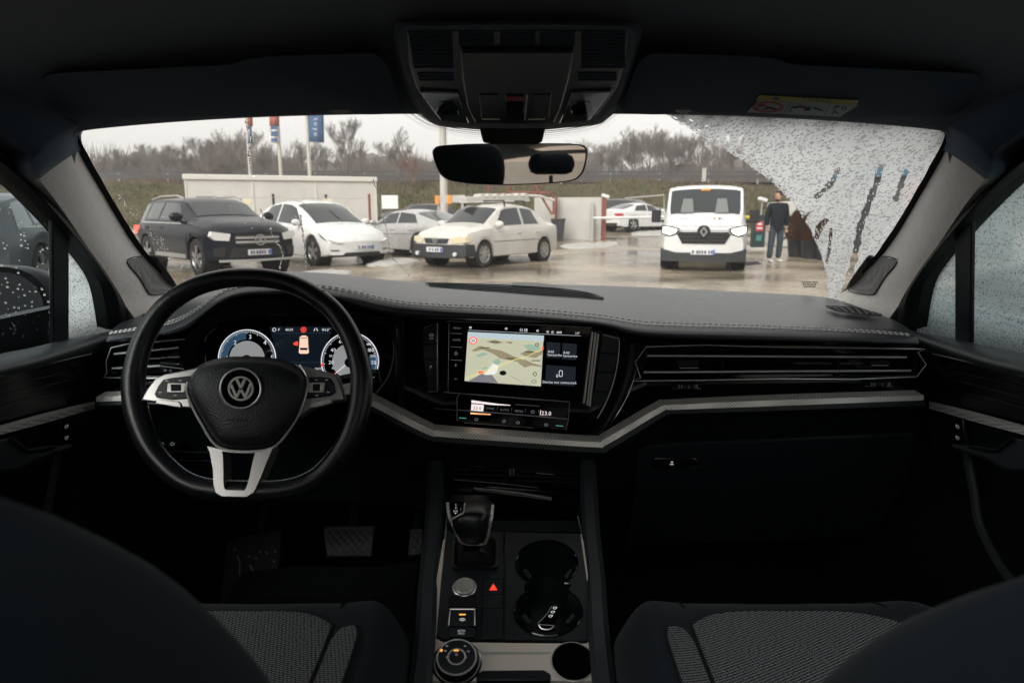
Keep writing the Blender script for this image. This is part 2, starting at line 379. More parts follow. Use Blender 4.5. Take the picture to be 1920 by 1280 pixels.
# ================================================================== THE CAR WE SIT IN: SHELL
XB, XT = .80, .674
def ws_Y(x, z):
    yb = 1.95 - .30*(x/XB)**2; yt = 1.17 - .04*(x/XT)**2; zt = 1.49 - .015*(x/XT)**2
    t = (z-1.14)/(zt-1.14); return yb + (yt-yb)*t + .035*4*t*(1-t)*0.5
def ws(u, v, off=0.0):              # where the sight line through (u,v) meets the windscreen
    d = ray(u, v); lo, hi = .6, 2.6
    for _ in range(40):
        s = (lo+hi)/2; p = CAM + d*s
        if p.y < ws_Y(p.x, p.z): lo = s
        else: hi = s
    return CAM + d*(lo+off)
shell = thing('car_cabin', 'dark car cabin around the dashboard: headliner, grey fabric pillars and wet windscreen', 'car cabin', (0, 1.0, .42))
# windscreen
mb = MB(); rows = []
for i in range(13):
    t = -.06 + 1.10*i/12; row = []
    for k in range(33):
        q = -1.04 + 2.08*k/32; x = q*(XB + (XT-XB)*t); z = 1.14 + (.35 - .015*(x/XT)**2)*t
        row.append(V((x, ws_Y(x, z), z)))
    rows.append(row)
mb.loft(rows); wsc = mb.build('windscreen', M['windscreen_glass'], shell)
BL = resample(catmull([V(q) for q in ((146, 250, 0), (150, 262, 0), (205, 365, 0), (264, 462, 0), (320, 532, 0), (350, 556, 0))], 6), 17)
# black border of the glass along the pillars, and the printed dots round the mirror foot
for sgn in (1, -1):
    mb = MB(); r1 = []; r2 = []
    for t in range(17):
        p_ = BL[t]; wdt = -1 + 5*t/16
        r1.append(ws(p_.x-30, p_.y, -.004)); r2.append(ws(p_.x + wdt + random.uniform(0, 1.5), p_.y, -.004))
    mb.loft([r1, r2]); mb.build('border_print', M['rubber'], wsc, mirror=(sgn < 0))
mb = MB()
edge = catmull([V((745, 188, 0)), V((775, 208, 0)), V((812, 230, 0)), V((880, 243, 0)), V((960, 246, 0)), V((1040, 243, 0)), V((1108, 231, 0)), V((1145, 208, 0)), V((1175, 188, 0))], 14)
for j in range(6):
    n_ = int(125 - j*2)
    for p in resample([(q.x, q.y, 0) for q in edge], n_):
        r = 2.3*(1-j/7.2); cx = p.x + (2.2 if j % 2 else 0); dx = (cx-960)/215
        c = ws(cx + dx*j*3.0, p.y + j*3.9*(1-abs(dx)*.35) - 2, -.003); e = ws(cx + dx*j*3.0 + r, p.y + j*3.9*(1-abs(dx)*.35) - 2, -.003); R_ = (e-c).length
        mb.poly([c + V((math.cos(a)*R_, -math.sin(a)*R_*.9, math.sin(a)*R_*.45)) for a in [k*PI/3 for k in range(6)]])
mb.build('border_dots', M['rubber'], wsc)
# maker's print in the lower corner of the glass
mb = MB(); rnd = random.Random(3)
for r in range(3):
    x = 1503 + r*2
    while x < 1533 - r*2:
        wd = rnd.uniform(1.2, 3.6); mb.poly([ws(x, 528+r*4, -.004), ws(x+wd, 528+r*4, -.004), ws(x+wd, 530.5+r*4, -.004), ws(x, 530.5+r*4, -.004)]); x += wd+1.1
mb.build('glass_stamp', M['rubber'], wsc)
# headliner: one sheet from the windscreen header to the tail, turned down at the rails
def head_z(x, y):
    z = 1.545 - .045*min(abs(x)/.72, 1)**3
    if y > .80: z -= .052*((y-.80)/.36)**1.5
    return z
def head_row(y):
    row = []
    for k in range(41):
        q = -1 + 2*k/40; hw = .72 if y < .95 else .72 - .02*((y-.95)/.2); yy = y - .04*abs(q)**3*(1 if y > 1 else 0)
        row.append(V((q*hw, yy, head_z(q*hw, yy))))
    return [row[0] + V((-.02, 0, -.075))] + [row[0] + V((-.012, 0, -.03))] + row + [row[-1] + V((.012, 0, -.03))] + [row[-1] + V((.02, 0, -.075))]
ys_ = [-1.7, -1.5, -1.25, -1.0, -.7, -.4, -.1, .15, .30, .40, .50, .60, .70, .78, .85, .91, .96, 1.0, 1.04, 1.08, 1.11, 1.14, 1.165]
mb = MB(); rows = [head_row(y) for y in ys_]
for i in range(len(rows)-1):          # opening for an added, unseen glass roof that lets top light in
    n = len(rows[0])
    for k in range(n-1):
        if -1.25 <= ys_[i] < .30 and 12 <= k < 32: continue
        mb.add([rows[i][k], rows[i][k+1], rows[i+1][k+1], rows[i+1][k]], [[0, 1, 2, 3]])
e_ = [p + V((0, .03, .02)) for p in rows[-1]]; mb.loft([rows[-1], e_]); mb.build('headliner', M['headliner_fabric'], shell, sub=1)
mb = MB()                           # roof skin keeps daylight out
def rr_(y): return [V((-.86, y, 1.36)), V((-.80, y, 1.52)), V((-.40, y, 1.585)), V((0, y, 1.60)), V((.40, y, 1.585)), V((.80, y, 1.52)), V((.86, y, 1.36))] if y < .9 else [V((-.70, y, 1.515)), V((-.69, y, 1.525)), V((-.5, y, 1.53)), V((0, y, 1.545)), V((.5, y, 1.53)), V((.69, y, 1.525)), V((.70, y, 1.515))]
ry = (-1.75, -1.25, .30, .6, .9, 1.18)
for y0, y1 in zip(ry, ry[1:]):
    A, B = rr_(y0), rr_(y1)
    for k in range(6):
        if y0 == -1.25 and k in (2, 3): continue
        mb.add([A[k], A[k+1], B[k+1], B[k]], [[0, 1, 2, 3]])
mb.build('roof_skin', M['hard_black'], shell)
mb = MB(); mb.loft([[p + V((0, 0, -.006)) for p in rr_(-1.25)[2:5]], [p + V((0, 0, -.006)) for p in rr_(.30)[2:5]]]); mb.build('glass_roof', M['added_roof_glass'], shell)  # unseen roof pane added to bring light onto wheel and console
# A-pillar trims with loudspeaker grilles
Ls = [[(168, 225, 1.150), (148, 262, 1.19), (203, 365, 1.335), (262, 462, 1.49), (318, 532, 1.595), (352, 556, 1.62)],
      [(150, 230, 1.110), (133, 266, 1.14), (188, 368, 1.28), (246, 466, 1.43), (302, 540, 1.54), (335, 566, 1.57)],
      [(120, 240, 1.065), (112, 280, 1.08), (166, 372, 1.215), (225, 478, 1.36), (268, 548, 1.46), (300, 585, 1.50)],
      [(82, 262, 1.02), (85, 300, 1.035), (140, 382, 1.165), (205, 488, 1.31), (243, 555, 1.41), (272, 592, 1.45)],
      [(55, 285, 1.000), (62, 318, 1.010), (120, 398, 1.14), (188, 500, 1.285), (228, 562, 1.38), (255, 600, 1.42)]]
def lines_up(Ls, n=5): return [catmull([at(*q) for q in l], n) for l in Ls]
for sgn in (1, -1):
    nm = 'pillar_trim'
    mb = MB(); rows = lines_up(Ls); tr_ = list(map(list, zip(*rows)))
    tr_ = [catmull(r, 4) for r in tr_]
    tr_ = [[r[0] + V((-.02, .04, .0))] + r + [r[-1] + V((-.05, .02, -.004))] for r in tr_]
    mb.loft(tr_); pt = mb.build(nm, M['pillar_fabric'], shell, mirror=(sgn < 0))
    # upper corner cover: same shape carried on into the roof lining
    mb = MB()
    top = [r[:7] for r in rows]; lift = V((.0045, -.003, -.002))
    t2 = list(map(list, zip(*top))); t2 = [catmull(r, 4) for r in t2]
    t2 = [[r[0] + V((-.012, .008, .004))] + r + [r[-1] + V((-.05, .02, -.004))] for r in t2]
    t2 = [[p + lift for p in r] for r in t2]
    last = t2[-1]; nl = len(last)          # curved seam: the middle of the lower edge hangs lower
    up1 = [p + V((.00, -.10, .045)) for p in t2[0]]; up2 = [p + V((.02, -.30, .06)) for p in t2[0]]
    mb.loft([up2, up1] + t2); mb.build('pillar_cover', M['headliner_fabric'], shell, mirror=(sgn < 0), solid=.002)
    # loudspeaker grille in the pillar foot
    pl_o = [(240, 492), (252, 483), (286, 481), (297, 488), (325, 528), (329, 540), (318, 547), (288, 551), (278, 546), (262, 520)]
    ctr = at(284, 516, 1.452); nrm = (CAM - ctr); e1 = at(325, 535, 1.515) - at(250, 485, 1.375); e2 = at(300, 487, 1.462) - at(262, 530, 1.42)
    n_ = e1.cross(e2).normalized(); n_ = n_ if n_.dot(nrm) > 0 else -n_
    def onp_(u, v, e, L=None):
        q_ = []
        for l in LC:
            j = min(range(len(l)), key=lambda i: abs(l[i][1]-v)); q_.append((l[j][0], l[j][2]))
        q_.sort(); y_ = lin(q_, u); p_ = at(u, v, y_); return p_ + (CAM-p_).normalized()*e
    LC = [[(p.x, p.y, p.z/100) for p in catmull([V((a_, b_, c_*100)) for a_, b_, c_ in l], 12)] for l in Ls]
    def disc(poly, e): return [onp_(u, v, e) for u, v in catmull2(poly)]
    mb = MB(); big = [(284+(u-284)*1.07, 516+(v-516)*1.07) for u, v in pl_o]; mb.loft([disc(big, -.01), disc(big, .004), disc([(284+(u-284)*.97, 516+(v-516)*.97) for u, v in pl_o], .0055)], True)
    gr = mb.build('speaker_surround', M['pillar_fabric'], pt, mirror=(sgn < 0))
    mb = MB(); rr_ = [disc([(284+(u-284)*f, 516+(v-516)*f) for u, v in pl_o], .0065) for f in (1.0, .85, .6, .3, .05)]; mb.loft(rr_, True); mb.poly(rr_[-1]); mb.build('speaker_grille', M['speaker_mesh'], pt, mirror=(sgn < 0))
    mb = MB(); mb.tube(disc([(284+(u-284)*1.03, 516+(v-516)*1.03) for u, v in pl_o], .0065), .0012, 6, True); mb.build('grille_rim', M['hard_black'], pt, mirror=(sgn < 0))
# floor, firewall, body sides, tail: keep the cabin dark and give the mirror something to show
mb = MB(); mb.box((0, .15, .40), (1.9, 4.0, .03)); mb.build('floor_carpet', M['carpet'], shell)
mb = MB(); mb.box((0, 2.02, .72), (1.9, .03, .72)); mb.box((0, 2.01, 1.03), (1.66, .04, .10)); mb.box((-.83, 1.45, .72), (.05, 1.1, .62)); mb.box((.83, 1.45, .72), (.05, 1.1, .62)); mb.box((-.42, 1.73, 1.03), (.80, .50, .03)); mb.box((.42, 1.73, 1.03), (.80, .50, .03)); mb.build('firewall', M['carpet'], shell)  # flat boxes under the cowl are added only to stop light leaks
for sgn in (1, -1):
    mb = MB(); mb.box((-.885, -.185, .76), (.03, 3.27, .80)); mb.box((-.87, 1.72, .72), (.08, .70, .66)); mb.build('body_side', M['hard_black'], shell, mirror=(sgn < 0))
    mb = MB(); mb.tube([(-.85, -.02, 1.1), (-.80, -.05, 1.32), (-.72, -.10, 1.50)], .055, 8, flat=.8); mb.build('door_pillar', M['pillar_fabric'], shell, mirror=(sgn < 0))
    mb = MB(); mb.tube([(-.86, -.98, 1.1), (-.80, -1.04, 1.32), (-.72, -1.12, 1.50)], .06, 8); mb.build('rear_pillar', M['headliner_fabric'], shell, mirror=(sgn < 0))
    mb = MB(); mb.poly([(-.86, 0, 1.12), (-.86, -1.65, 1.12), (-.78, -1.65, 1.44), (-.78, 0, 1.44)]); mb.build('rear_side_window', M['side_glass'], shell, mirror=(sgn < 0))
mb = MB(); mb.box((0, -1.72, .76), (1.72, .04, .76)); mb.build('tailgate', M['hard_black'], shell)
mb = MB(); mb.poly([(-.84, -1.72, 1.14), (.84, -1.72, 1.14), (.72, -1.66, 1.50), (-.72, -1.66, 1.50)]); mb.build('rear_window', M['side_glass'], shell)
# raindrops on the glass: scattering film on the parts the wipers missed
def film(name, arc, edge_, matn, label, off=.006, n=110, tracks=()):
    N_ = 150; a = resample([V((u, v, 0)) for u, v in arc], N_); b = resample([V((u, v, 0)) for u, v in edge_], N_); rnd = random.Random(4)
    T = [(catmull([V((u, v, 0)) for u, v in pts], 8), w_) for pts, w_ in tracks]
    mb = MB(); G = [[p.lerp(q, k/n) for p, q in zip(a, b)] for k in range(n+1)]; keep = []
    for k in range(n):
        for i in range(N_-1):
            c = (G[k][i] + G[k+1][i+1])/2; hit_ = False
            for P, w_ in T:
                for j, t_ in enumerate(P):
                    if (t_-c).length < w_*(.85 + .18*math.sin(t_.y*.21 + w_) + .12*math.sin(t_.y*.9) + .12*rnd.random()): hit_ = True; break
                if hit_: break
            if rnd.random() < .85*math.exp(-k/2.2): hit_ = True
            if not hit_: keep.append([k*N_+i, k*N_+i+1, (k+1)*N_+i+1, (k+1)*N_+i])
    mb.add([ws(p.x, p.y, off) for r in G for p in r], keep)
    return tag(mb.build(name, M[matn]), label, 'raindrops', kind='stuff')
TRK = [([(1650, 314), (1641, 350), (1627, 385), (1613, 425), (1607, 460), (1598, 500), (1584, 545)], 6.5), ([(1572, 318), (1560, 340), (1546, 356), (1530, 369)], 5), ([(1548, 414), (1537, 425), (1532, 445)], 6), ([(1558, 430), (1556, 460), (1550, 492)], 3.5), ([(1699, 322), (1690, 345), (1680, 372)], 5), ([(1392, 258), (1386, 284)], 5), ([(1366, 258), (1364, 272)], 4), ([(1520, 395), (1500, 420)], 3)]
film('raindrops', [(1215, 196), (1262, 226), (1330, 266), (1400, 308), (1450, 345), (1488, 385), (1518, 430), (1538, 475), (1550, 520), (1553, 566)],
     [(1790, 196), (1788, 226), (1785, 245), (1775, 270), (1752, 310), (1724, 355), (1688, 410), (1652, 465), (1612, 525), (1578, 566)], 'rain_film',
     'dense raindrops on the unwiped right side of the windscreen', tracks=TRK)
mb = MB(); rnd = random.Random(77)
for pts, w_ in TRK[:4]:
    for p_ in resample([V((u, v, 0)) for u, v in pts], 26):
        r = rnd.uniform(.0008, .0020); mb.ball(ws(p_.x + rnd.uniform(-w_, w_)*.8, p_.y + rnd.uniform(-4, 4), .004), (r, r*1.2, r), 6, 4)
bd_ = mb.build('raindrops', M['water_drop']); tag(bd_, 'round raindrops left in the dark clear runs of the wet windscreen', 'raindrops', kind='stuff')
# trickles that the wipers left on the cleared glass
def trickle(pts, w, seed, label):
    rnd = random.Random(seed); P = resample([V((u, v, 0)) for u, v in pts], 60); path = []; rr = []
    for i, p in enumerate(P):
        path.append(ws(p.x + rnd.uniform(-1.2, 1.2), p.y, -.001)); rr.append(w*rnd.uniform(.35, 1.3)*(1 if i % 7 else .3))
    mb = MB(); mb.tube(path, rr, 6); return tag(mb.build('water_trickle', M['water_drop']), label, 'trickle', 'trickles of water on the windscreen')
trickle([(488, 392), (495, 408), (505, 418), (508, 436), (514, 450), (525, 462), (530, 480), (524, 503)], .0017, 1, 'crooked trickle of water down the glass before the black SUV grille')
trickle([(563, 402), (566, 425), (568, 445), (571, 462), (573, 480), (574, 500)], .0019, 2, 'trickle of water crossing the front wheel of the white hatchback')
trickle([(700, 336), (708, 365), (714, 390), (722, 420), (729, 455), (732, 480), (760, 508), (770, 520)], .0013, 3, 'long thin trickle of water left of the silver coupe')
trickle([(460, 226), (466, 245), (470, 262), (466, 285), (470, 318), (474, 330)], .0016, 4, 'trickle of water over the red and blue banner')
rnd = random.Random(11)
mb = MB()
for k in range(260):
    if k < 120:
        f = rnd.random()**.7; u = 190 + 170*f + rnd.expovariate(1/9.0)*(1 if f > .3 else .7); v = 330 + 215*f + rnd.uniform(-6, 4)
    else: u = rnd.choice([rnd.uniform(420, 800), rnd.uniform(640, 1500)]); v = rnd.uniform(215, 515)
    p = ws(u, v, -.001); r = rnd.uniform(.0006, .0018) if k < 120 else rnd.uniform(.0004, .0011)
    mb.ball(p, (r, r*1.2, r*.9), 6, 4)
tag(mb.build('stray_raindrops', M['water_drop']), 'scattered small raindrops on the wiped glass, thickest beside the left pillar', 'raindrops', kind='stuff')
# ================================================================== DOORS
DP = Pl((-.815, 0, 1.125), (1, 0, -.30))         # leaning plane of the side windows
def door(sgn, label, nm='front_door'):
    mir = sgn < 0
    t = bpy.data.objects.new('front_door', None); COL.objects.link(t); t.parent = shell; dl = V((-.80*sgn, .9, .55)); t.location = dl - OFF[shell.name]; OFF[t.name] = dl; t['label'] = label
    def B(mb, name, m, parent=None, **k): return mb.build(name, m, parent or t, mirror=mir, **k)
    # window frame: outer line, inner line (glass edge)
    outer = [(-260, 60), (-120, 180), (-30, 262), (40, 318), (100, 382), (160, 458), (205, 520), (234, 570), (244, 606)]
    inner = [(-260, 150), (-130, 235), (-40, 292), (0, 322), (55, 372), (112, 432), (162, 492), (190, 540), (204, 618)]
    o_ = catmull([DP.off(.012)(*q) for q in outer], 5); i_ = catmull([DP.off(.006)(*q) for q in inner], 5)
    mid = [a.lerp(b, .55) + DP.n*.010 for a, b in zip(o_, i_)]
    mb = MB(); mb.loft([[p - DP.n*.05 for p in o_], o_, mid, i_, [p - DP.n*.03 for p in i_]]); B(mb, 'window_frame', M['rubber'])
    gi = catmull([DP.off(.009)(*q) for q in inner], 5); g2 = [p.lerp(q, .30) + DP.n*.012 for p, q in zip(gi, o_)]
    mb = MB(); mb.loft([gi, g2]); B(mb, 'frame_liner', M['hard_black'])
    mb = MB(); mb.prism(DP.off(.008).px([(99, 405), (130, 437), (130, 655), (101, 655)]), -DP.n*.008); B(mb, 'window_post', M['hard_black'], bevel=.002)
    # panes
    mb = MB(); mb.poly(DP.off(-.012).px([(112, 425), (168, 492), (200, 540), (214, 640), (112, 655)])); q = B(mb, 'quarter_window', M['side_glass'])
    mb = MB(); mb.poly(DP.off(-.016).px([(115, 420), (-40, 270), (-160, 205), (-330, 90), (-330, 760), (115, 665)])); B(mb, 'door_window', M['side_glass'])
    # belt pad, meets the dashboard end
    R = [[(250, 603, .80), (205, 618, .80), (130, 630, .81), (60, 646, .815), (0, 657, .815), (-150, 690, .815), (-420, 745, .815)],
         [(262, 606, .77), (212, 624, .775), (135, 642, .785), (62, 662, .79), (0, 676, .79), (-150, 712, .79), (-420, 775, .79)],
         [(255, 622, .765), (205, 640, .765), (135, 660, .765), (65, 681, .765), (0, 696, .765), (-150, 735, .765), (-420, 805, .765)],
         [(240, 650, .775), (200, 655, .78), (135, 672, .78), (65, 692, .78), (0, 708, .78), (-150, 745, .78), (-420, 815, .78)]]
    rows = [catmull([atx(u, v, -x) for u, v, x in r], 4) for r in R]
    mb = MB(); mb.loft([[p + V((-.03, 0, -.02)) for p in rows[0]]] + rows); B(mb, 'belt_pad', M['rail_plastic'], sub=1)
    # glossy panel with fine silver line over it
    r1 = [(240, 648), (172, 662), (80, 683), (0, 704), (-200, 755), (-420, 815)]; r2 = [(240, 742), (178, 748), (90, 768), (0, 790), (-200, 845), (-420, 905)]
    mb = MB(); a = catmull([atx(u, v, -.783) for u, v in r1], 4); b = catmull([atx(u, v, -.785) for u, v in r2], 4); m_ = [p.lerp(q, .5) + V((-.006, 0, 0)) for p, q in zip(a, b)]
    mb.loft([a, m_, b]); B(mb, 'gloss_panel', M['door_gloss'])
    mb = MB(); mb.tube(catmull([atx(u, v+1, -.778) for u, v in r1[1:]], 4), .0009, 6); B(mb, 'silver_line', M['satin_silver'])
    mb = MB()
    for dv, uu in ((26, 165), (44, 150), (62, 172)):
        mb.tube([atx(uu, 664+dv-2, -.781), atx(60, 690+dv-4, -.781), atx(-30, 712+dv, -.781)], .0005, 5)
    B(mb, 'grain_lines', M['dark_chrome'])
    # silver strip: bright upper lip, perforated face
    s1 = [(178, 752), (145, 759), (80, 775), (0, 797), (-200, 850), (-420, 912)]; s2 = [(178, 758), (145, 764), (80, 782), (0, 803), (-200, 858), (-420, 920)]; s3 = [(178, 766), (145, 775), (80, 794), (0, 815), (-200, 870), (-420, 935)]
    A = [catmull([atx(u, v, -x) for u, v in s], 4) for s, x in ((s1, .782), (s2, .768), (s3, .765))]
    mb = MB(); mb.loft(A[:2]); B(mb, 'strip_lip', M['satin_silver']); mb = MB(); mb.loft(A[1:]); B(mb, 'perforated_strip', M['door_trim_silver'])
    # lower door skin with pocket edge
    d0 = [(185, 768), (145, 777), (80, 797), (0, 818), (-200, 873), (-420, 938)]
    d1 = [(170, 835), (130, 836), (60, 860), (0, 880), (-200, 930), (-420, 1000)]
    d2 = [(120, 985), (85, 985), (40, 1030), (0, 1060), (-200, 1140), (-420, 1240)]
    mb = MB(); P = [catmull([atx(u, v, -x) for u, v in s], 3) for s, x in ((d0, .79), (d1, .80), (d2, .83))]
    mb.loft(P); B(mb, 'lower_panel', M['hard_black'])
    # armrest with pull handle
    h1 = [(136, 832), (102, 838), (52, 846), (38, 836), (20, 822), (0, 826), (-120, 850), (-300, 900)]
    h2 = [(132, 838), (100, 848), (60, 862), (40, 874), (14, 881), (0, 880), (-120, 905), (-300, 960)]
    A1 = catmull([atx(u, v, -.755) for u, v in h1], 4); A2 = catmull([atx(u, v, -.75) for u, v in h2], 4)
    mb = MB(); mb.loft([[p + V((-.045, 0, -.004)) for p in A1], A1, A2, [p + V((-.04, 0, .0)) for p in A2]]); ar = B(mb, 'armrest', M['rail_plastic'], bevel=.003)
    mb = MB(); mb.tube([atx(u, v-1, -.752) for u, v in h1[1:5]], .003, 8); B(mb, 'pull_edge', M['hard_black'])
    mb = MB(); mb.tube(catmull([atx(u, v+3, -.752) for u, v in h2[:6]], 4), .0016, 6); B(mb, 'seam_line', M['hard_black'])
    # lock switch
    pl = Pl((-.77, 0, 0), (1, -.35, 0)); c = atx(124, 810, -.772); pl = Pl(c, (1, -.35, 0))
    mb = MB(); mb.prism(pl.px([(114, 786), (135, 783), (133, 833), (110, 838)]), -pl.n*.02); sw = B(mb, 'lock_switch', M['piano_black'], bevel=.0015)
    mb = MB(); o2 = pl.off(.001)
    for v0 in (800, 821):
        mb.frame([o2(124+a, v0+b) for a, b in ell(0, 0, 2.6, 3.2, 10)], [o2(124+a, v0+b) for a, b in ell(0, 0, 1.7, 2.2, 10)], pl.n*.0004); mb.prism([o2(125, v0-4), o2(128, v0-5), o2(128, v0-1), o2(126, v0)], pl.n*.0004)
    B(mb, 'switch_symbols', M['dim_glow_print'])
    mb = MB(); mb.tube([pl.off(.001)(u, v) for u, v in ((112, 786), (106, 838))], .0014, 6); B(mb, 'switch_edge', M['hard_black'])
    # lower front edge of the door
    mb = MB(); e = catmull([atx(u, v, -.79) for u, v in ((107, 838), (101, 880), (92, 930), (82, 985), (30, 1080), (-60, 1150), (-200, 1200))], 4)
    mb.tube(e, .008, 8); B(mb, 'pocket_rim', M['rail_plastic'])
    return t
door(1, 'left front door with a clear pane showing its black mirror and a parked grey car')
door(-1, 'right front door whose panes are covered all over in raindrops')
def pane(name, poly, matn, label, mirror, off):
    mb = MB(); mb.poly(DP.off(off).px(poly)); return tag(mb.build(name, M[matn], mirror=mirror), label, 'raindrops', kind='stuff')
pane('window_raindrops', [(112, 425), (168, 492), (200, 540), (214, 640), (112, 655)], 'rain_quarter', 'raindrops on the small left quarter window', False, -.018)
pane('window_raindrops', [(112, 425), (168, 492), (200, 540), (214, 640), (112, 655)], 'rain_side', 'raindrops on the small right quarter window', True, -.018)
pane('window_raindrops', [(115, 420), (-40, 270), (-160, 205), (-330, 90), (-330, 760), (115, 665)], 'rain_side', 'raindrops covering the right door window', True, -.022)
pane('window_raindrops', [(115, 420), (-40, 270), (-160, 205), (-330, 90), (-330, 760), (115, 665)], 'rain_light', 'sparse raindrops and mist on the left door window', False, -.022)
mb = MB(); rnd = random.Random(5)
for k in range(90):
    u, v = rnd.uniform(0, 96), rnd.uniform(380, 630); r = rnd.uniform(.0007, .0022); mb.ball(DP.off(-.024)(u, v), (r, r, r*1.15), 6, 4)
tag(mb.build('window_raindrops', M['water_drop']), 'clear round raindrops on the left door window', 'raindrops', kind='stuff')
# outside mirrors
for sgn, lab in ((1, 'glossy black outside mirror wet with rain beyond the left door window'), (-1, 'dark outside mirror blurred behind the raindrops of the right window')):
    c = at(20, 578, 1.52); t = thing('side_mirror', lab, 'side mirror', (c.x*sgn, c.y, c.z-.09), group='outside mirrors')
    mb = MB(); rows = []
    for i in range(9):
        f = i/8; s_ = [1.0, 1.02, 1.02, 1.0, .96, .90, .80, .62, .25][i]; yy = c.y - .05 + .15*f
        rows.append([V((c.x + p[0]*s_, yy, c.z + p[1]*s_ - .005*f)) for p in [(.125*math.copysign(abs(math.cos(a))**.7, math.cos(a)), .098*math.copysign(abs(math.sin(a))**.75, math.sin(a))) for a in [2*PI*k/28 for k in range(28)]]])
    mb.capped(rows); mb.build('housing', M['mirror_black'], t, mirror=(sgn < 0))
    mb = MB(); mb.tube([V((c.x+.07, c.y+.02, c.z-.08)), V((c.x+.16, c.y-.01, c.z-.10)), V((-.86, c.y-.03, c.z-.10))], .03, 8, flat=.5); mb.build('arm', M['hard_black'], t, mirror=(sgn < 0))
    mb = MB(); mb.prism([V((c.x + p[0], c.y-.052, c.z + p[1])) for p in [(.112*math.copysign(abs(math.cos(a))**.7, math.cos(a)), .086*math.copysign(abs(math.sin(a))**.75, math.sin(a))) for a in [2*PI*k/24 for k in range(24)]]], (0, .004, 0)); mb.build('mirror_glass', M['hard_black'], t, mirror=(sgn < 0))
# ================================================================== DASHBOARD
dash = thing('dashboard', 'wide black dashboard with stitched leather top, silver trim band and glowing screens', 'dashboard', (0, 1.3, .9))
R1 = [(200, 646, 1.19), (260, 634, 1.17), (322, 630, 1.15), (362, 612, 1.12), (400, 578, 1.10), (440, 560, 1.095), (500, 556, 1.095), (560, 556, 1.095), (625, 563, 1.10), (690, 586, 1.13), (780, 600, 1.17), (960, 606, 1.19), (1130, 614, 1.185), (1195, 634, 1.175), (1400, 642, 1.175), (1600, 646, 1.185), (1722, 650, 1.195)]
R2 = [(206, 628, 1.22), (265, 619, 1.20), (330, 607, 1.17), (365, 588, 1.14), (420, 549, 1.12), (455, 540, 1.115), (505, 537, 1.115), (560, 537, 1.115), (650, 549, 1.125), (760, 573, 1.165), (960, 584, 1.205), (1130, 599, 1.20), (1210, 612, 1.195), (1400, 617, 1.20), (1600, 624, 1.21), (1718, 632, 1.22)]
R3 = [(214, 614, 1.29), (290, 592, 1.30), (350, 566, 1.26), (400, 541, 1.24), (460, 524, 1.23), (505, 521, 1.23), (560, 521, 1.23), (650, 529, 1.25), (760, 549, 1.32), (960, 556, 1.50), (1130, 565, 1.50), (1250, 574, 1.46), (1400, 585, 1.40), (1600, 601, 1.31), (1706, 618, 1.26)]
R4 = [(246, 597, 1.42), (330, 562, 1.50), (400, 530, 1.46), (460, 511, 1.42), (505, 507, 1.42), (560, 507, 1.42), (640, 511, 1.45), (700, 518, 1.60), (790, 525, 1.88), (960, 527, 1.955), (1200, 533, 1.90), (1440, 544, 1.74), (1550, 551, 1.655), (1600, 566, 1.53), (1664, 594, 1.40)]
NC = 97
def row_u(tab):                      # sample a dash line at fixed columns (by its own width fraction)
    c = catmull([V(q) for q in tab], 10); c = resample([V((q.x, q.y*1.0, q.z*100)) for q in c], 400)
    u0, u1 = tab[0][0], tab[-1][0]; out = []
    for k in range(NC):
        f = k/(NC-1); j = min(range(400), key=lambda i: abs((c[i].x-u0)/(u1-u0) - f)); out.append(at(c[j].x, c[j].y, c[j].z/100))
    for _ in range(2): out = [out[0]] + [(out[i-1]+out[i]*2+out[i+1])/4 for i in range(1, NC-1)] + [out[-1]]
    return out
r1, r2, r3, r4 = row_u(R1), row_u(R2), row_u(R3), row_u(R4)
r12 = [a.lerp(b, .5) + V((0, -.008, .001)) for a, b in zip(r1, r2)]
r23 = [a.lerp(b, .45) + V((0, 0, .004)) for a, b in zip(r2, r3)]
r34 = [a.lerp(b, .5) + V((0, 0, .003)) for a, b in zip(r3, r4)]
under = [p + V((0, .05, .004)) for p in r1]
back = [p + V((0, .05, -.03)) for p in r4]; back2 = [p + V((0, .07, -.12)) for p in back]
mb = MB(); mb.loft([under, r1, r12, r2, r23, r3, r34, r4, back, back2]); pad = mb.build('top_pad', M['dash_pad'], dash, sub=1)
# twin seams
def seam(rowA, dz, name='seam_stitching', step=.0105, lo=0, hi=NC-1):
    P = resample(rowA[lo:hi], 900); mb = MB(); acc = 0
    d = 0; last = P[0]; pts = []
    n_ = int(sum((a-b).length for a, b in zip(P, P[1:]))/step)
    Q = resample(P, n_*2)
    for i in range(0, len(Q)-1, 2):
        a, b = Q[i] + dz, Q[i].lerp(Q[i+1], 1.25) + dz
        if (b-a).length > .002: mb.tube([a, a.lerp(b, .5) + V((0, -.0004, .0006)), b], .0012, 5)
    return mb.build(name, M['stitch'], pad)
seam([a.lerp(b, .0) for a, b in zip(r2, r3)], V((0, -.001, .0024)))
seam([a.lerp(b, .10) for a, b in zip(r2, r3)], V((0, 0, .0034)))
mb = MB(); mb.tube([a.lerp(b, .05) + V((0, 0, .0008)) for a, b in zip(r2, r3)], .0005, 5); mb.build('seam_groove', M['rubber'], pad)
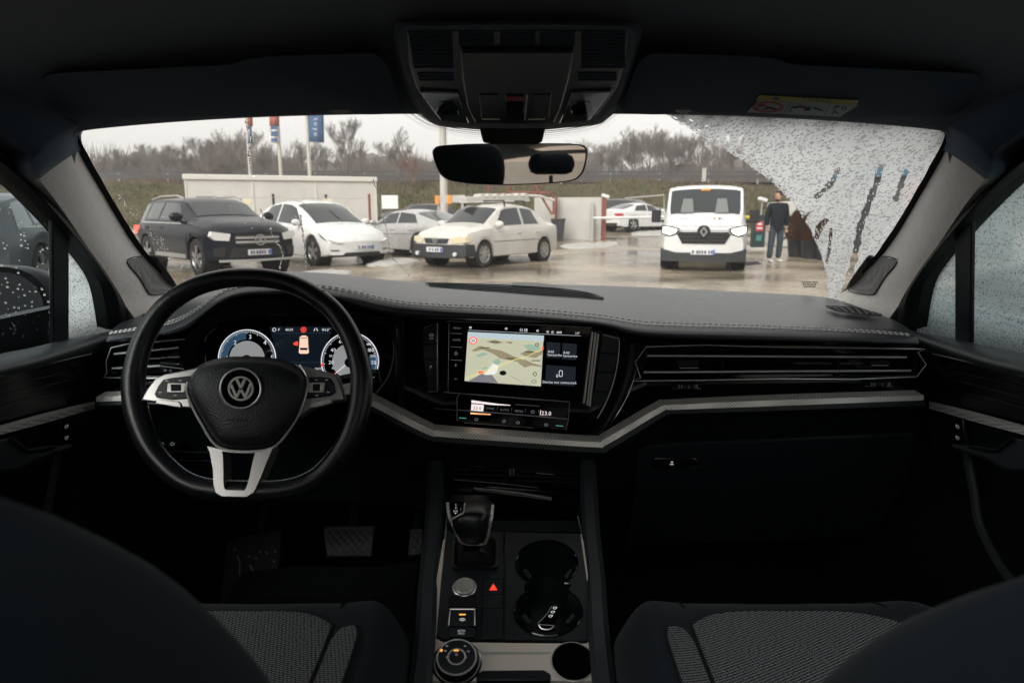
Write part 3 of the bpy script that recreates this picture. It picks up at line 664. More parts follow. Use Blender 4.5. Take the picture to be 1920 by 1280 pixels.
# defroster grille in the top
def surf(u, v, Y): return at(u, v, Y)
g0 = [(798, 535, 1.66), (850, 536, 1.68), (960, 540, 1.69), (1040, 545, 1.67), (1100, 553, 1.62), (1131, 563, 1.55)]
g1 = [(806, 544, 1.56), (850, 546, 1.57), (960, 552, 1.57), (1040, 557, 1.555), (1100, 563, 1.53), (1131, 565, 1.52)]
a, b = catmull([at(*q) for q in g0], 6), catmull([at(*q) for q in g1], 6)
up_ = V((0, 0, .006))
mb = MB(); mb.loft([[p + up_*.6 for p in a], [p + up_*.6 for p in b]]); vent = mb.build('defroster_vent', M['rubber'], dash)
mb = MB()
for k in range(5):
    f = k/4; mb.tube([p.lerp(q, f) + up_ for p, q in zip(a, b)], .0016, 5)
mb.tube([at(798, 534, 1.67) + up_, at(806, 545, 1.55) + up_], .0022, 5)
mb.build('vent_slats', M['hard_black'], vent)
mb = MB(); mb.loft([[p + up_*.4 for p in catmull([at(*q) for q in [(960, 531, 1.90), (1010, 532, 1.88), (1062, 541, 1.70)]], 6)], [p + up_*.4 for p in catmull([at(*q) for q in [(960, 537, 1.74), (1010, 539, 1.72), (1062, 542, 1.69)]], 6)]]); mb.build('sensor_cover', M['hard_black'], dash)
# side defroster grilles by the pillar feet
for sgn in (1, -1):
    p0 = [(1548, 581, 1.42), (1600, 584, 1.385), (1652, 597, 1.33)]; p1 = [(1566, 589, 1.36), (1610, 596, 1.325), (1652, 599, 1.32)]
    A = resample(catmull([at(*q) for q in p0], 8), 15); B = resample(catmull([at(*q) for q in p1], 8), 15)
    mb = MB(); mb.loft([[p + V((0, 0, .006)) for p in A], [p + V((0, 0, .006)) for p in B]]); sv = mb.build('side_defroster', M['rubber'], dash, mirror=(sgn > 0))
    mb = MB()
    for k in range(1, 14, 2): mb.tube([A[k] + V((0, 0, .008)), B[min(k+1, 14)] + V((0, 0, .008))], .0014, 5)
    mb.tube([p + V((0, 0, .008)) for p in A], .0013, 5); mb.build('defroster_fins', M['hard_black'], sv, mirror=(sgn > 0))
# embossed airbag word at the right end of the pad
plA = Pl(at(1670, 619, 1.235) + V((0, -.006, .006)), CAM - at(1670, 619, 1.235))
mb = MB(); ptext(mb, 'AIRBAG', 1670, 619, 5, plA, rot=.06); mb.build('airbag_mark', M['rubber'], pad)
# ------------------------------------------------------------------ fascia
FY = 1.265
def fl(Y): return Pl((0, Y, 0), (0, -1, 0))
F0 = fl(FY)
mb = MB(); mb.prism(F0.px([(742, 585), (1000, 590), (1160, 600), (1200, 630), (1730, 640), (1732, 748), (1460, 752), (1262, 764), (1235, 772), (1115, 835), (830, 822), (742, 775)]), (0, .10, 0))
mb.prism(F0.px([(196, 640), (330, 628), (352, 634), (356, 748), (190, 750)]), (0, .10, 0)); fas = mb.build('fascia_panel', M['piano_black'], dash, bevel=.002)
mb = MB(); mb.loft([[at(u, v, 1.40) for u, v in ((170, 640), (345, 610), (745, 585), (1160, 585), (1760, 620))], [at(u, v, 1.40) for u, v in ((160, 790), (345, 800), (745, 830), (1160, 860), (1760, 790))]]); mb.build('fascia_core', M['hard_black'], dash)
# vertical panel seam left of the screens, leather cheek right of them
mb = MB(); mb.prism([at(u, v, 1.262) for u, v in ((745, 592), (757, 593), (757, 765), (745, 768))], (0, .02, 0)); mb.build('panel_seam', M['hard_black'], fas, bevel=.002)
A = catmull([at(*q) for q in [(1172, 640, 1.255), (1164, 690, 1.25), (1150, 740, 1.24), (1130, 786, 1.23), (1108, 822, 1.21)]], 5); B = catmull([at(*q) for q in [(1196, 644, 1.255), (1192, 690, 1.25), (1176, 740, 1.24), (1150, 785, 1.23), (1122, 824, 1.21)]], 5)
Mi = [p.lerp(q, .5) + V((0, -.018, 0)) for p, q in zip(A, B)]
mb = MB(); mb.loft([[p + V((0, .03, 0)) for p in A], A, Mi, B, [p + V((0, .03, 0)) for p in B]]); mb.build('padded_cheek', M['soft_black'], dash, sub=1)
mb = MB(); mb.tube([p + V((.001, -.002, 0)) for p in B], .0008, 5); mb.build('cheek_piping', M['dark_chrome'], dash)
# ------------------------------------------------------------------ silver trim band (runs the width of the dash)
top = [(180, 744, 1.215), (240, 742, 1.21), (460, 735, 1.20), (640, 726, 1.20), (695, 748, 1.195), (800, 801, 1.185), (828, 808, 1.18), (960, 818, 1.175), (1112, 828, 1.175), (1135, 822, 1.178), (1235, 764, 1.19), (1262, 759, 1.195), (1453, 750, 1.205), (1732, 741, 1.215)]
bot = [(180, 753, 1.20), (240, 751, 1.195), (460, 745, 1.185), (640, 738, 1.185), (695, 760, 1.18), (797, 812, 1.17), (833, 819, 1.165), (960, 828, 1.16), (1115, 838, 1.16), (1140, 832, 1.163), (1243, 771, 1.175), (1265, 768, 1.18), (1453, 761, 1.19), (1732, 750, 1.20)]
lip = [(180, 764, 1.205), (240, 763, 1.20), (460, 757, 1.19), (640, 750, 1.19), (692, 771, 1.185), (790, 824, 1.175), (833, 833, 1.17), (960, 843, 1.165), (1118, 853, 1.165), (1150, 845, 1.168), (1250, 783, 1.18), (1270, 779, 1.185), (1453, 774, 1.195), (1732, 766, 1.205)]
def sm(tab, n=5):
    return catmull([at(*q) for q in tab], n)
T0, T1, T2 = sm([(u, v, y - .012) for u, v, y in top]), sm(bot), sm(lip)
mb = MB(); mb.loft([[p + V((0, .03, .002)) for p in T0], T0, T1]); mb.build('trim_band', M['trim_silver'], dash)
mid = [a.lerp(b, .5) + V((0, -.006, 0)) for a, b in zip(T1, T2)]
mb = MB(); mb.loft([[p + V((0, -.0006, -.0002)) for p in T1], mid, T2, [p + V((0, .05, -.006)) for p in T2]]); mb.build('trim_lip', M['soft_black'], dash)
# knee panels and glovebox under the band
k0 = [p + V((0, .02, -.004)) for p in T2]
def low(dv, Y, f=1.0): return [at(960+(q[0]-960)*f, q[1]+dv, Y) for q in [(180, 764), (240, 763), (460, 757), (640, 750), (692, 771), (790, 824), (833, 833), (960, 843), (1118, 853), (1150, 845), (1250, 783), (1270, 779), (1453, 774), (1732, 766)]]
k1 = catmull(low(55, 1.26), 5); k2 = catmull([at(u, v, Y) for u, v, Y in ((175, 930, 1.38), (240, 940, 1.36), (460, 940, 1.36), (640, 940, 1.38), (692, 945, 1.40), (790, 950, 1.42), (833, 955, 1.42), (960, 960, 1.42), (1118, 960, 1.42), (1150, 960, 1.42), (1250, 960, 1.38), (1270, 960, 1.38), (1453, 955, 1.38), (1732, 930, 1.38))], 5)
k3 = [p + V((0, .38, -.10)) for p in k2]
mb = MB(); mb.loft([k0, k1, k2, k3]); mb.build('knee_panel', M['hard_black'], dash)
gl_ = [(1195, 842, 1.232), (1241, 831, 1.232), (1400, 824, 1.232), (1600, 815, 1.232), (1712, 811, 1.235)]
mb = MB(); A = sm(gl_); mb.loft([A, [p + V((0, -.004, -.004)) for p in A], [p + V((0, .0, -.09)) for p in A], [p + V((0, .10, -.26)) for p in A]]); gb = mb.build('glovebox_lid', M['hard_black'], dash)
mb = MB(); gp = fl(1.222); mb.prism(gp.px([(1226, 858), (1302, 857), (1325, 877), (1225, 879)]), (0, .02, 0)); gh = mb.build('glovebox_handle', M['piano_black'], gb, bevel=.002)
mb = MB(); mb.prism(gp.off(.001).px([(1296, 873), (1322, 872), (1326, 877), (1292, 878)]), (0, .004, 0)); mb.build('handle_edge', M['console_plastic'], gb)
mb = MB(); mb.prism(gp.off(.001).px([(1256, 869.5), (1263, 869.5), (1263, 871), (1256, 871)]), (0, .0005, 0)); mb.prism(gp.off(.001).px([(1258, 865), (1262, 865), (1262, 867), (1258, 867)]), (0, .0005, 0)); mb.build('lock_symbol', M['glow_print'], gb)
mb = MB(); mb.box(at(316, 836, 1.262), (.06, .004, .02)); mb.build('switch_plate', M['piano_black'], dash)
mb = MB(); pp = fl(1.255)
for u in (303, 323): mb.frame(pp.px(ell(u, 832, 4, 3.2, 12)), pp.px(ell(u, 832, 2.8, 2.1, 12)), (0, .0005, 0))
mb.build('switch_symbols', M['dim_glow_print'], dash)
mb = MB(); mb.tube([at(300, 846, 1.255), at(392, 848, 1.255)], .001, 5); mb.tube([at(310, 862, 1.27), at(395, 864, 1.27)], .001, 5); mb.build('panel_joint', M['console_plastic'], dash)
# ------------------------------------------------------------------ air vents
def vent_unit(outl, slats, parent, Y, tabs=(), wheels=(), depth=.04):
    p = fl(Y)
    inn = [(sum(q[0] for q in outl)/len(outl)*.02 + q[0]*.98, q[1] + (2.6 if q[1] < sum(r[1] for r in outl)/len(outl) else -2.6)) for q in outl]
    mb = MB(); mb.frame(p.px(outl), p.px(inn), (0, depth, 0)); fr = mb.build('air_vent', M['piano_black'], parent, bevel=.0015)
    mb = MB(); mb.poly(fl(Y+depth*.9).px(outl)); mb.build('vent_cavity', M['rubber'], fr)
    mb = MB()
    for (u0, v0, u1, v1, th) in slats:
        a, b = p.off(-.004)(u0, v0), p.off(-.004)(u1, v1); q = fl(Y+.03)
        mb.prism([a, b, b + V((0, .004, -.0062*th)), a + V((0, .004, -.0062*th))], (0, .022, .003))
    mb.build('vent_slats', M['piano_black'], fr)
    mb = MB()
    for (u0, v0, u1, v1, th) in slats:
        if th < 1: continue
        mb.tube([p.off(-.0028)(u0, v0-.4), p.off(-.0028)(u1, v1-.4)], .0019, 6)
    mb.build('slat_chrome', M['vent_silver'], fr)
    if tabs:
        for (u0, v0, u1, v1) in tabs:
            mb = MB(); mb.prism(p.off(.004).px([(u0, v0), (u1, v0), (u1-2, v1), (u0+4, v1)]), (0, .02, 0)); mb.build('vent_tab', M['hard_black'], fr, bevel=.0012)
            mb = MB(); mb.tube([p.off(.0045)(u0+4, v1), p.off(.0045)(u1-2, v1)], .0009, 5); mb.build('tab_edge', M['satin_silver'], fr)
    for (u, v) in wheels:
        mb = MB(); mb.lathe(p.off(.0005)(u, v) + V((0, .006, 0)), (0, 0, 1), [(0, -.004), (.019, -.004), (.020, -.003), (.020, .003), (.019, .004), (0, .004)], 30); wh = mb.build('vent_wheel', M['hard_black'], fr)
        mb = MB()
        for k in range(-4, 5): mb.box(p(u + k*4.2, v) + V((0, -.0135 + abs(k)*.0012, 0)), (.0012, .002, .006))
        mb.build('wheel_ridges', M['satin_silver'], wh)
        mb = MB(); mb.tube([p.off(.001)(u-27, v+6), p.off(.001)(u+26, v+6)], .0006, 5); mb.build('wheel_line', M['satin_silver'], fr)
    mb = MB(); mb.tube(catmull(p.off(.0008).px(outl), 2, True), .0010, 5, True); mb.build('vent_rim', M['vent_silver'], fr)
    return fr
vent_unit([(1212, 650), (1460, 651), (1715, 654), (1721, 660), (1719, 706), (1460, 710), (1203, 714), (1201, 708)],
          [(1210, 667, 1700, 670, 1), (1208, 681, 1704, 683, .7), (1206, 698, 1708, 695, 1)], dash, 1.252,
          tabs=((1270, 676, 1311, 690), (1630, 678, 1668, 685)), wheels=((1288, 722), (1647, 718)))
mb = MB()
for (u0, u1, v0, v1) in ((1356, 1357, 666, 712), (1573, 1574.5, 668, 709)): mb.prism(fl(1.2535).px([(u0, v0), (u1, v0), (u1, v1), (u0, v1)]), (0, .02, 0))
mb.build('vent_divider', M['rubber'], dash)
vent_unit([(208, 652), (280, 642), (343, 636), (350, 642), (348, 700), (338, 707), (206, 708), (200, 700)],
          [(214, 664, 335, 652, 1), (211, 678, 338, 670, .7), (210, 691, 338, 684, 1)], dash, 1.252)
mb = MB(); mb.prism(fl(1.252).px([(202, 710), (340, 708), (346, 738), (204, 740)]), (0, .01, 0)); mb.build('vent_plate', M['piano_black'], dash, bevel=.002)
# ------------------------------------------------------------------ instrument cluster
CY = 1.34; P0 = fl(CY)
clo = [(392, 735), (376, 690), (374, 655), (386, 628), (405, 609), (440, 600), (560, 597), (680, 600), (722, 618), (737, 640), (736, 672), (724, 712), (702, 740)]
mb = MB(); mb.prism(P0.px(clo), (0, .03, 0)); clu = mb.build('instrument_cluster', M['display_black'], dash)
# shroud from the hood lip in to the cluster edge
hood = [at(u, v, y+.012) for u, v, y in [(335, 690, 1.20), (340, 650, 1.17), (362, 616, 1.125), (400, 582, 1.10), (440, 563, 1.095), (560, 560, 1.095), (690, 590, 1.13), (745, 600, 1.16), (756, 640, 1.19), (752, 700, 1.22), (735, 745, 1.25)]]
ins = P0.off(.002).px([(384, 700), (372, 660), (386, 628), (405, 609), (440, 600), (560, 597), (680, 600), (722, 618), (737, 640), (736, 690), (712, 735)])
mb = MB(); h_, i_ = resample(catmull(hood, 5), 60), resample(catmull(ins, 5), 60)
mb.loft([h_, [a.lerp(b, .5) + V((0, .02, .004)) for a, b in zip(h_, i_)], i_]); mb.build('cluster_shroud', M['carpet'], dash)
mb = MB(); mb.tube(catmull(P0.off(.004).px([(737, 632), (738, 668), (727, 708), (704, 738)]), 4), .0012, 6); mb.build('cluster_rim', M['satin_silver'], clu); mb = MB(); mb.tube(catmull(P0.off(.004).px([(408, 612), (385, 634), (384, 665), (388, 690)]), 4), .0008, 6); mb.build('cluster_rim', M['satin_silver'], clu)
mb = MB(); mb.prism(fl(1.22).px([(498, 588), (541, 589), (541, 592), (498, 591)]), (0, .004, 0)); mb.build('cluster_sensor', M['console_plastic'], clu)
P1, P2, P3 = P0.off(.0012), P0.off(.0024), P0.off(.0036)
mb = MB(); mb.prism(P0.off(.001).px([(505, 612), (625, 612), (610, 650), (604, 690), (606, 718), (512, 718), (520, 690), (515, 650)]), (0, .0008, 0)); mb.build('centre_screen', M['display_navy'], clu)
def gauge(cx, cy_, ex, ang0, labels, blue, needle):
    mb = MB(); mb.prism(P1.px(ell(cx, cy_, 55, 55, 40)), (0, .001, 0)); g = mb.build('gauge_dial', M['display_black'], clu)
    mb = MB(); mb.frame(P2.px(ell(cx, cy_, 54.5, 54.5, 48)), P2.px(ell(cx, cy_, 52.6, 52.6, 48)), (0, .0012, 0)); mb.build('gauge_ring', M['white_glow'], g)
    mb = MB(); mb.prism(P2.px(ell(cx, cy_, 33, 33, 40)), (0, .0008, 0)); mb.build('gauge_centre', M['grey_glow'], g)
    if blue:
        mb = MB(); o = ell(cx, cy_, 51.5, 51.5, 20, *blue); i = ell(cx, cy_, 36, 36, 20, *blue); mb.loft([P2.px(o), P2.px(i)]); mb.build('gauge_sector', M['blue_glow'], g)
    mb = MB()
    for k in range(61):
        a = math.radians(150 + 240*k/60); L_ = 4.2 if k % 6 == 0 else 2.2; wd = .5
        ca, sa = math.cos(a), math.sin(a)
        q = [(cx + ca*r - sa*t, cy_ + sa*r + ca*t) for r, t in ((51, -wd), (51, wd), (51-L_, wd), (51-L_, -wd))]; mb.poly(P3.px(q))
    for s_, u, v, h in labels: ptext(mb, s_, u, v, h, P3)
    mb.build('gauge_marks', M['white_glow'], g)
    mb = MB(); a = math.radians(needle); ca, sa = math.cos(a), math.sin(a)
    mb.prism(P3.off(.001).px([(cx + ca*8 - sa*.9, cy_ + sa*8 + ca*.9), (cx+ca*46-sa*.5, cy_+sa*46+ca*.5), (cx+ca*46+sa*.5, cy_+sa*46-ca*.5), (cx + ca*8 + sa*.9, cy_ + sa*8 - ca*.9)]), (0, .0006, 0)); mb.build('needle', M['white_glow'], g)
    mb = MB(); mb.prism(P3.off(.001).px([(cx + ca*34 - sa*.9, cy_ + sa*34 + ca*.9), (cx+ca*46-sa*.7, cy_+sa*46+ca*.7), (cx+ca*46+sa*.7, cy_+sa*46-ca*.7), (cx + ca*34 + sa*.9, cy_ + sa*34 - ca*.9)]), (0, .0016, 0)); mb.build('needle_tip', M['red_glow'], g)
    mb = MB(); mb.lathe(P3(cx, cy_+2), (0, -1, 0), [(.010, 0), (.010, .004), (.0085, .006), (0, .006)], 20); mb.build('needle_hub', M['hard_black'], g)
gauge(463, 672, 0, 0, [('1', 425, 671, 8), ('2', 441, 642, 8), ('3', 469, 631, 8), ('4', 497, 642, 8), ('5', 510, 670, 8)], (165, 268), 148)
gauge(656, 677, 0, 0, [('20', 621, 679, 6.5), ('40', 625, 656, 6.5), ('60', 640, 640, 6.5), ('160', 691, 645, 4.5), ('180', 695, 656, 6.5), ('200', 699, 667, 4.5), ('220', 698, 679, 6.5), ('30', 620, 667, 4), ('10', 624, 690, 4)], (-15, 40), 140)
mb = MB(); ptext(mb, 'P', 523, 618, 5, P3); ptext(mb, '4KM', 542, 618, 5, P3); ptext(mb, '1.0°', 614, 618, 5, P3)
ptext(mb, '20031', 597, 691, 4, P3)
mb.prism(P3.px([(588, 620.5), (590, 615), (591.2, 615), (589.5, 620.5)]), (0, .0004, 0)); mb.prism(P3.px([(596, 620.5), (594, 615), (592.8, 615), (594.5, 620.5)]), (0, .0004, 0))
for a in range(3):
    ca, sa = math.cos(a*PI/3)*3, math.sin(a*PI/3)*3; mb.tube([P3(606-ca, 618-sa), P3(606+ca, 618+sa)], .0003, 4)
mb.frame(P3.px(ell(514, 618, 3.6, 3.6, 14)), P3.px(ell(514, 618, 2.6, 2.6, 14)), (0, .0004, 0))
mb.build('cluster_text', M['white_glow'], clu)
mb = MB(); mb.frame(P3.px(ell(569, 618, 5.2, 5.2, 20)), P3.px(ell(569, 618, 3.6, 3.6, 20)), (0, .0004, 0)); mb.prism(P3.px(ell(569, 618, 1.9, 2.3, 12)), (0, .0004, 0))
mb.prism(P3.px([(549, 644.5), (553, 641), (558, 639.5), (559, 644), (558, 648), (553, 647)]), (0, .0006, 0)); mb.prism(P3.px([(602, 682), (605, 681), (605, 687), (602, 686)]), (0, .0006, 0))
mb.build('warning_light', M['red_glow'], clu)
mb = MB(); mb.tube([P3(512, 625), P3(622, 624)], .0002, 4); mb.tube([P3(520, 679), P3(603, 679)], .0002, 4); mb.build('screen_lines', M['blue_glow'], clu)
mat('car_icon', (.5, .4, .33), .5, emit=(.75, .50, .38), estr=.75)
mb = MB(); mb.prism(P3.px([(562, 632), (566, 629), (573, 629), (577, 632), (578, 652), (579, 661), (576, 663), (563, 663), (560, 661), (561, 652)]), (0, .0006, 0)); ic = mb.build('car_symbol', M['car_icon'], clu)
mb = MB(); mb.prism(P3.off(.0008).px([(562, 652), (577, 652), (576, 656), (563, 656)]), (0, .0004, 0)); mb.prism(P3.off(.0008).px([(563, 633), (576, 633), (576, 634), (563, 634)]), (0, .0004, 0)); mb.build('symbol_glass', M['display_black'], ic)
# ------------------------------------------------------------------ infotainment
cI = at(975, 675, 1.215); IN = (CAM - cI); IN = V((-.12, -1, .10)).normalized(); I0 = Pl(cI, IN)
mb = MB(); mb.prism(I0.px([(841, 602), (1110, 614), (1091, 755), (840, 736)]), -IN*.05); inf = mb.build('touch_screen', M['display_black'], dash, bevel=.0015)
mb = MB(); mb.tube(I0.off(.001).px([(836, 602), (970, 607), (1110, 614)]), .0007, 5); mb.tube(I0.off(.001).px([(832, 735), (960, 745), (1068, 753)]), .0007, 5); mb.tube(I0.off(.001).px([(842, 605), (840, 735)]), .0005, 5); mb.build('screen_rim', M['satin_silver'], inf)
I1, I2, I3, I4 = I0.off(.0008), I0.off(.0016), I0.off(.0024), I0.off(.0032)
mat('map_land', (.3, .3, .2), .4, emit=(.50, .50, .37), estr=.6); mat('map_sky', (.3, .35, .38), .4, emit=(.44, .52, .56), estr=.62)
mat('map_town', (.2, .18, .12), .4, emit=(.30, .26, .17), estr=.55); mat('map_wood', (.2, .25, .2), .4, emit=(.30, .42, .32), estr=.6)
mat('map_road', (.5, .4, .1), .4, emit=(.8, .65, .15), estr=.6); mat('map_dark', (.03, .03, .03), .4)
mat('map_arrow', (.1, .1, .12), .4, emit=(.20, .19, .21), estr=.6); mat('map_beam', (.5, .5, .5), .4, emit=(.72, .73, .70), estr=.62)
mat('led_amber', (.5, .2, .1), .4, emit=(1, .5, .25), estr=.7); mat('led_teal', (.05, .2, .2), .4, emit=(.1, .35, .36), estr=.5); mat('lcd_pink', (.5, .4, .4), .4, emit=(.72, .62, .62), estr=.75)
mb = MB(); mb.prism(I1.px([(877, 626), (1019, 634), (1014, 724), (871, 714)]), -IN*.0006); mp_ = mb.build('navigation_map', M['map_land'], inf)
mb = MB(); mb.prism(I2.off(-.0004).px([(877.5, 622), (1020, 629), (1019.3, 640), (876.6, 632)]), -IN*.0004); mb.build('map_horizon', M['map_sky'], mp_)
mb = MB()
for pts in ([(884, 657), (900, 648), (918, 653), (940, 657), (962, 667), (975, 672), (985, 676), (984, 681), (960, 676), (938, 672), (925, 663), (905, 655), (890, 659)], [(975, 663), (990, 656), (1010, 660), (1017, 655), (1018, 663), (1004, 671), (985, 668)], [(968, 676), (985, 674), (1000, 681), (1015, 685), (1015, 688), (996, 685), (984, 689), (974, 682)], [(910, 640), (928, 637), (945, 642), (930, 645)], [(945, 641), (962, 640), (958, 645)]):
    mb.prism(I2.px(pts), -IN*.0004)
mb.build('map_town', M['map_town'], mp_)
mb = MB()
for pts in ([(980, 647), (995, 645), (1014, 651), (1012, 659), (990, 656)], [(893, 666), (905, 660), (917, 663), (905, 668), (895, 670)], [(924, 676), (935, 671), (940, 680), (932, 684), (926, 683)], [(903, 690), (912, 686), (915, 690), (906, 693)]): mb = MB(); mb.prism(I2.off(.0001).px(pts), -IN*.0004); mb.build('map_wood', M['map_wood'], mp_)
mb = MB(); mb.tube(I3.px([(873, 711), (878, 706), (893, 702), (920, 694), (940, 684), (965, 674), (985, 670), (1000, 662), (1016, 655)]), .0005, 5); mb.build('map_road', M['map_road'], mp_)
mb = MB(); mb.prism(I3.off(.0002).px([(876, 715), (895, 705), (903, 700), (910, 703), (922, 702), (934, 718)]), -IN*.0003); mb.build('map_arrow', M['map_arrow'], mp_)
mb = MB(); mb.prism(I2.off(.0003).px([(908, 702), (925, 681), (935, 686), (930, 700), (920, 703)]), -IN*.0003); mb.build('map_beam', M['map_beam'], mp_)
mb = MB(); mb.prism(I3.px([(897, 696), (907, 696), (907, 700), (898, 700)]), -IN*.0004); mb.prism(I3.px([(1016, 651), (1019.5, 650), (1019, 656), (1016, 655)]), -IN*.0004)
mb.frame(I3.px(ell(887, 638.5, 7.4, 7.4, 24)), I3.px(ell(887, 638.5, 5.6, 5.6, 24)), -IN*.0004); mb.build('map_sign_red', M['red_glow'], mp_)
mb = MB(); mb.prism(I3.off(-.0002).px(ell(887, 638.5, 5.6, 5.6, 24)), -IN*.0004); mb.build('map_sign_white', M['white_glow'], mp_)
mb = MB(); ptext(mb, '30', 887, 638.5, 5.5, I4); rnd = random.Random(2)
for (u, v, n_) in ((928, 641, 7), (910, 652, 8), (957, 672, 7), (992, 660, 7), (1005, 676, 8)):
    for k in range(n_): mb.prism(I3.px([(u - n_ + k*2.1, v-1.3), (u - n_ + k*2.1+1.3, v-1.3), (u-n_+k*2.1+1.3, v+rnd.uniform(.4, 1.6)), (u-n_+k*2.1, v+rnd.uniform(.4, 1.4))]), -IN*.0003)
mb.prism(I3.px(ell(943, 699, 6.5, 4.5, 16)), -IN*.0003); mb.frame(I3.px(ell(1007, 646, 4, 3, 12)), I3.px(ell(1007, 646, 2.6, 1.8, 12)), -IN*.0003)
mb.frame(I3.px(ell(1003, 701, 3.6, 4, 12)), I3.px(ell(1003, 701, 2.4, 2.8, 12)), -IN*.0003); mb.frame(I3.px(ell(1001, 715, 5, 3, 12)), I3.px(ell(1001, 715, 4, 2.2, 12)), -IN*.0003)
mb.tube(I3.px([(957, 704), (985, 720)]), .0002, 4); mb.build('map_names', M['map_dark'], mp_)
mb = MB(); ptext(mb, '11:18', 981.5, 618.6, 6, I2, rot=.04); ptext(mb, '1.0°', 1083, 624.5, 4.5, I2, rot=.04)
ptext(mb, 'Add', 1027, 658.5, 4.6, I2, center=False, rot=.04); ptext(mb, 'favourite', 1027, 664.5, 4.6, I2, center=False, rot=.04)
ptext(mb, 'Add', 1056, 660.5, 4.6, I2, center=False, rot=.04); ptext(mb, 'favourite', 1056, 666.5, 4.6, I2, center=False, rot=.04)
ptext(mb, 'Device not connected.', 1049.5, 716.5, 4.6, I2, rot=.03)
mb.frame(I2.px(rrect(1048, 694, 1055, 706, 2.5, 3)), I2.px(rrect(1049, 695, 1054, 705, 2, 3)), -IN*.0003); mb.frame(I2.px(rrect(1043, 702, 1046.5, 707, 1, 2)), I2.px(rrect(1043.8, 702.8, 1045.7, 706.2, .6, 2)), -IN*.0003)
for (u, v) in ((949, 616), (1008, 620), (1027, 622), (1036, 622.5), (1046, 623), (1051, 623), (882, 614)): mb.frame(I2.px(ell(u, v, 2.4, 2.0, 8)), I2.px(ell(u, v, 1.3, 1.1, 8)), -IN*.0003)
mb.tube(I2.px([(878, 618.8), (980, 624), (1089, 629.5)]), .00022, 4); mb.build('screen_text', M['white_glow'], inf)
mb = MB(); 
for s_, u, v, h in (('MENU', 857, 615, 3.6), ('HOME', 856, 637, 3.6)): ptext(mb, s_, u, v, h, I2, rot=.03)
mb.frame(I2.px(ell(855, 663, 3, 3, 12)), I2.px(ell(855, 663, 2.1, 2.1, 12)), -IN*.0003); mb.prism(I2.px([(854.5, 658), (855.5, 658), (855.5, 663), (854.5, 663)]), -IN*.0003)
mb.prism(I2.px([(852, 684), (857, 684), (857, 685), (852, 685)]), -IN*.0003); mb.prism(I2.px([(854, 682), (855, 682), (855, 687), (854, 687)]), -IN*.0003); mb.prism(I2.px([(852, 710), (857, 710), (857, 711), (852, 711)]), -IN*.0003); ptext(mb, 'P', 808, 688, 6, I0.off(.006), rot=.02)
mb.frame(I0.off(.006).px(ell(809, 628, 4, 3, 10)), I0.off(.006).px(ell(809, 628, 3, 2.1, 10)), -IN*.0003); mb.prism(I0.off(.006).px([(805, 634), (813, 634), (813, 635), (805, 635)]), -IN*.0003)
for v in (625, 650.5, 675): mb.tube(I2.px([(845, v-.5), (866, v+.5)]), .00035, 4)
mb.build('key_print', M['dim_glow_print'], inf)
mat('favourite_tile', (.008, .010, .013), .1, emit=(.02, .026, .034), estr=.35)
mb = MB(); mb.prism(I1.px([(1025, 641), (1051, 643), (1049, 672), (1024, 670)]), -IN*.0005); mb.build('favourite_tile', M['favourite_tile'], inf); mb = MB(); mb.prism(I1.px([(1055, 643), (1082, 645), (1080, 675), (1053, 673)]), -IN*.0005); mb.build('favourite_tile', M['favourite_tile'], inf); mb = MB(); mb.prism(I1.px([(1024, 684), (1080, 688), (1078, 724), (1022, 720)]), -IN*.0005); mb.build('device_tile', M['favourite_tile'], inf)
# key columns beside the glass and the ribbed silver bar
mb = MB(); 
for a, b, c, d in (((793, 615), (820, 606), (819, 644), (793, 645)), ((793, 646), (819, 645), (819, 673), (794, 673)), ((794, 674), (819, 674), (819, 702), (799, 702)), ((799, 703), (819, 703), (819, 733), (804, 733))): mb.prism(I0.off(.005).px([a, b, c, d]), -IN*.02)
mb.build('key_column', M['console_plastic'], dash, bevel=.0008)
mb = MB(); mb.tube(I0.off(.006).px([(795, 615), (820, 605), (820, 734), (803, 734)]), .0007, 5); mb.build('column_rim', M['satin_silver'], dash)
mb = MB()
for a, b in (((1111, 622), (1095, 756)), ((1116.5, 624), (1101, 759)), ((1121.5, 626), (1105.5, 761))): mb.tube(I0.off(.004).px([a, b]), .0019, 8)
mb.build('ribbed_bar', M['satin_silver'], dash)
mb = MB(); mb.prism(I0.off(.001).px([(1107, 618), (1127, 622), (1108, 765), (1090, 756)]), -IN*.02); mb.build('bar_bed', M['hard_black'], dash)
mb = MB()
for v0, v1 in ((626, 661), (662, 697), (698, 733), (734, 760)):
    uo = lambda v: 1160 - (max(v-640, 0)/120)**1.6*28; ui = lambda v: 1130 - (v-624)*.135
    mb.prism(I0.off(.003).px([(ui(v0), v0), (uo(v0), v0+2), (uo(v1), v1+1), (ui(v1), v1)]), -IN*.02)
mb.build('key_column', M['console_plastic'], dash, bevel=.0008)
mb = MB(); mb.tube(catmull(I0.off(.004).px([(1129, 627), (1152, 633), (1161, 639), (1158, 680), (1149, 720), (1136, 755), (1120, 784)]), 5), .0011, 6); mb.build('column_rim', M['satin_silver'], dash)
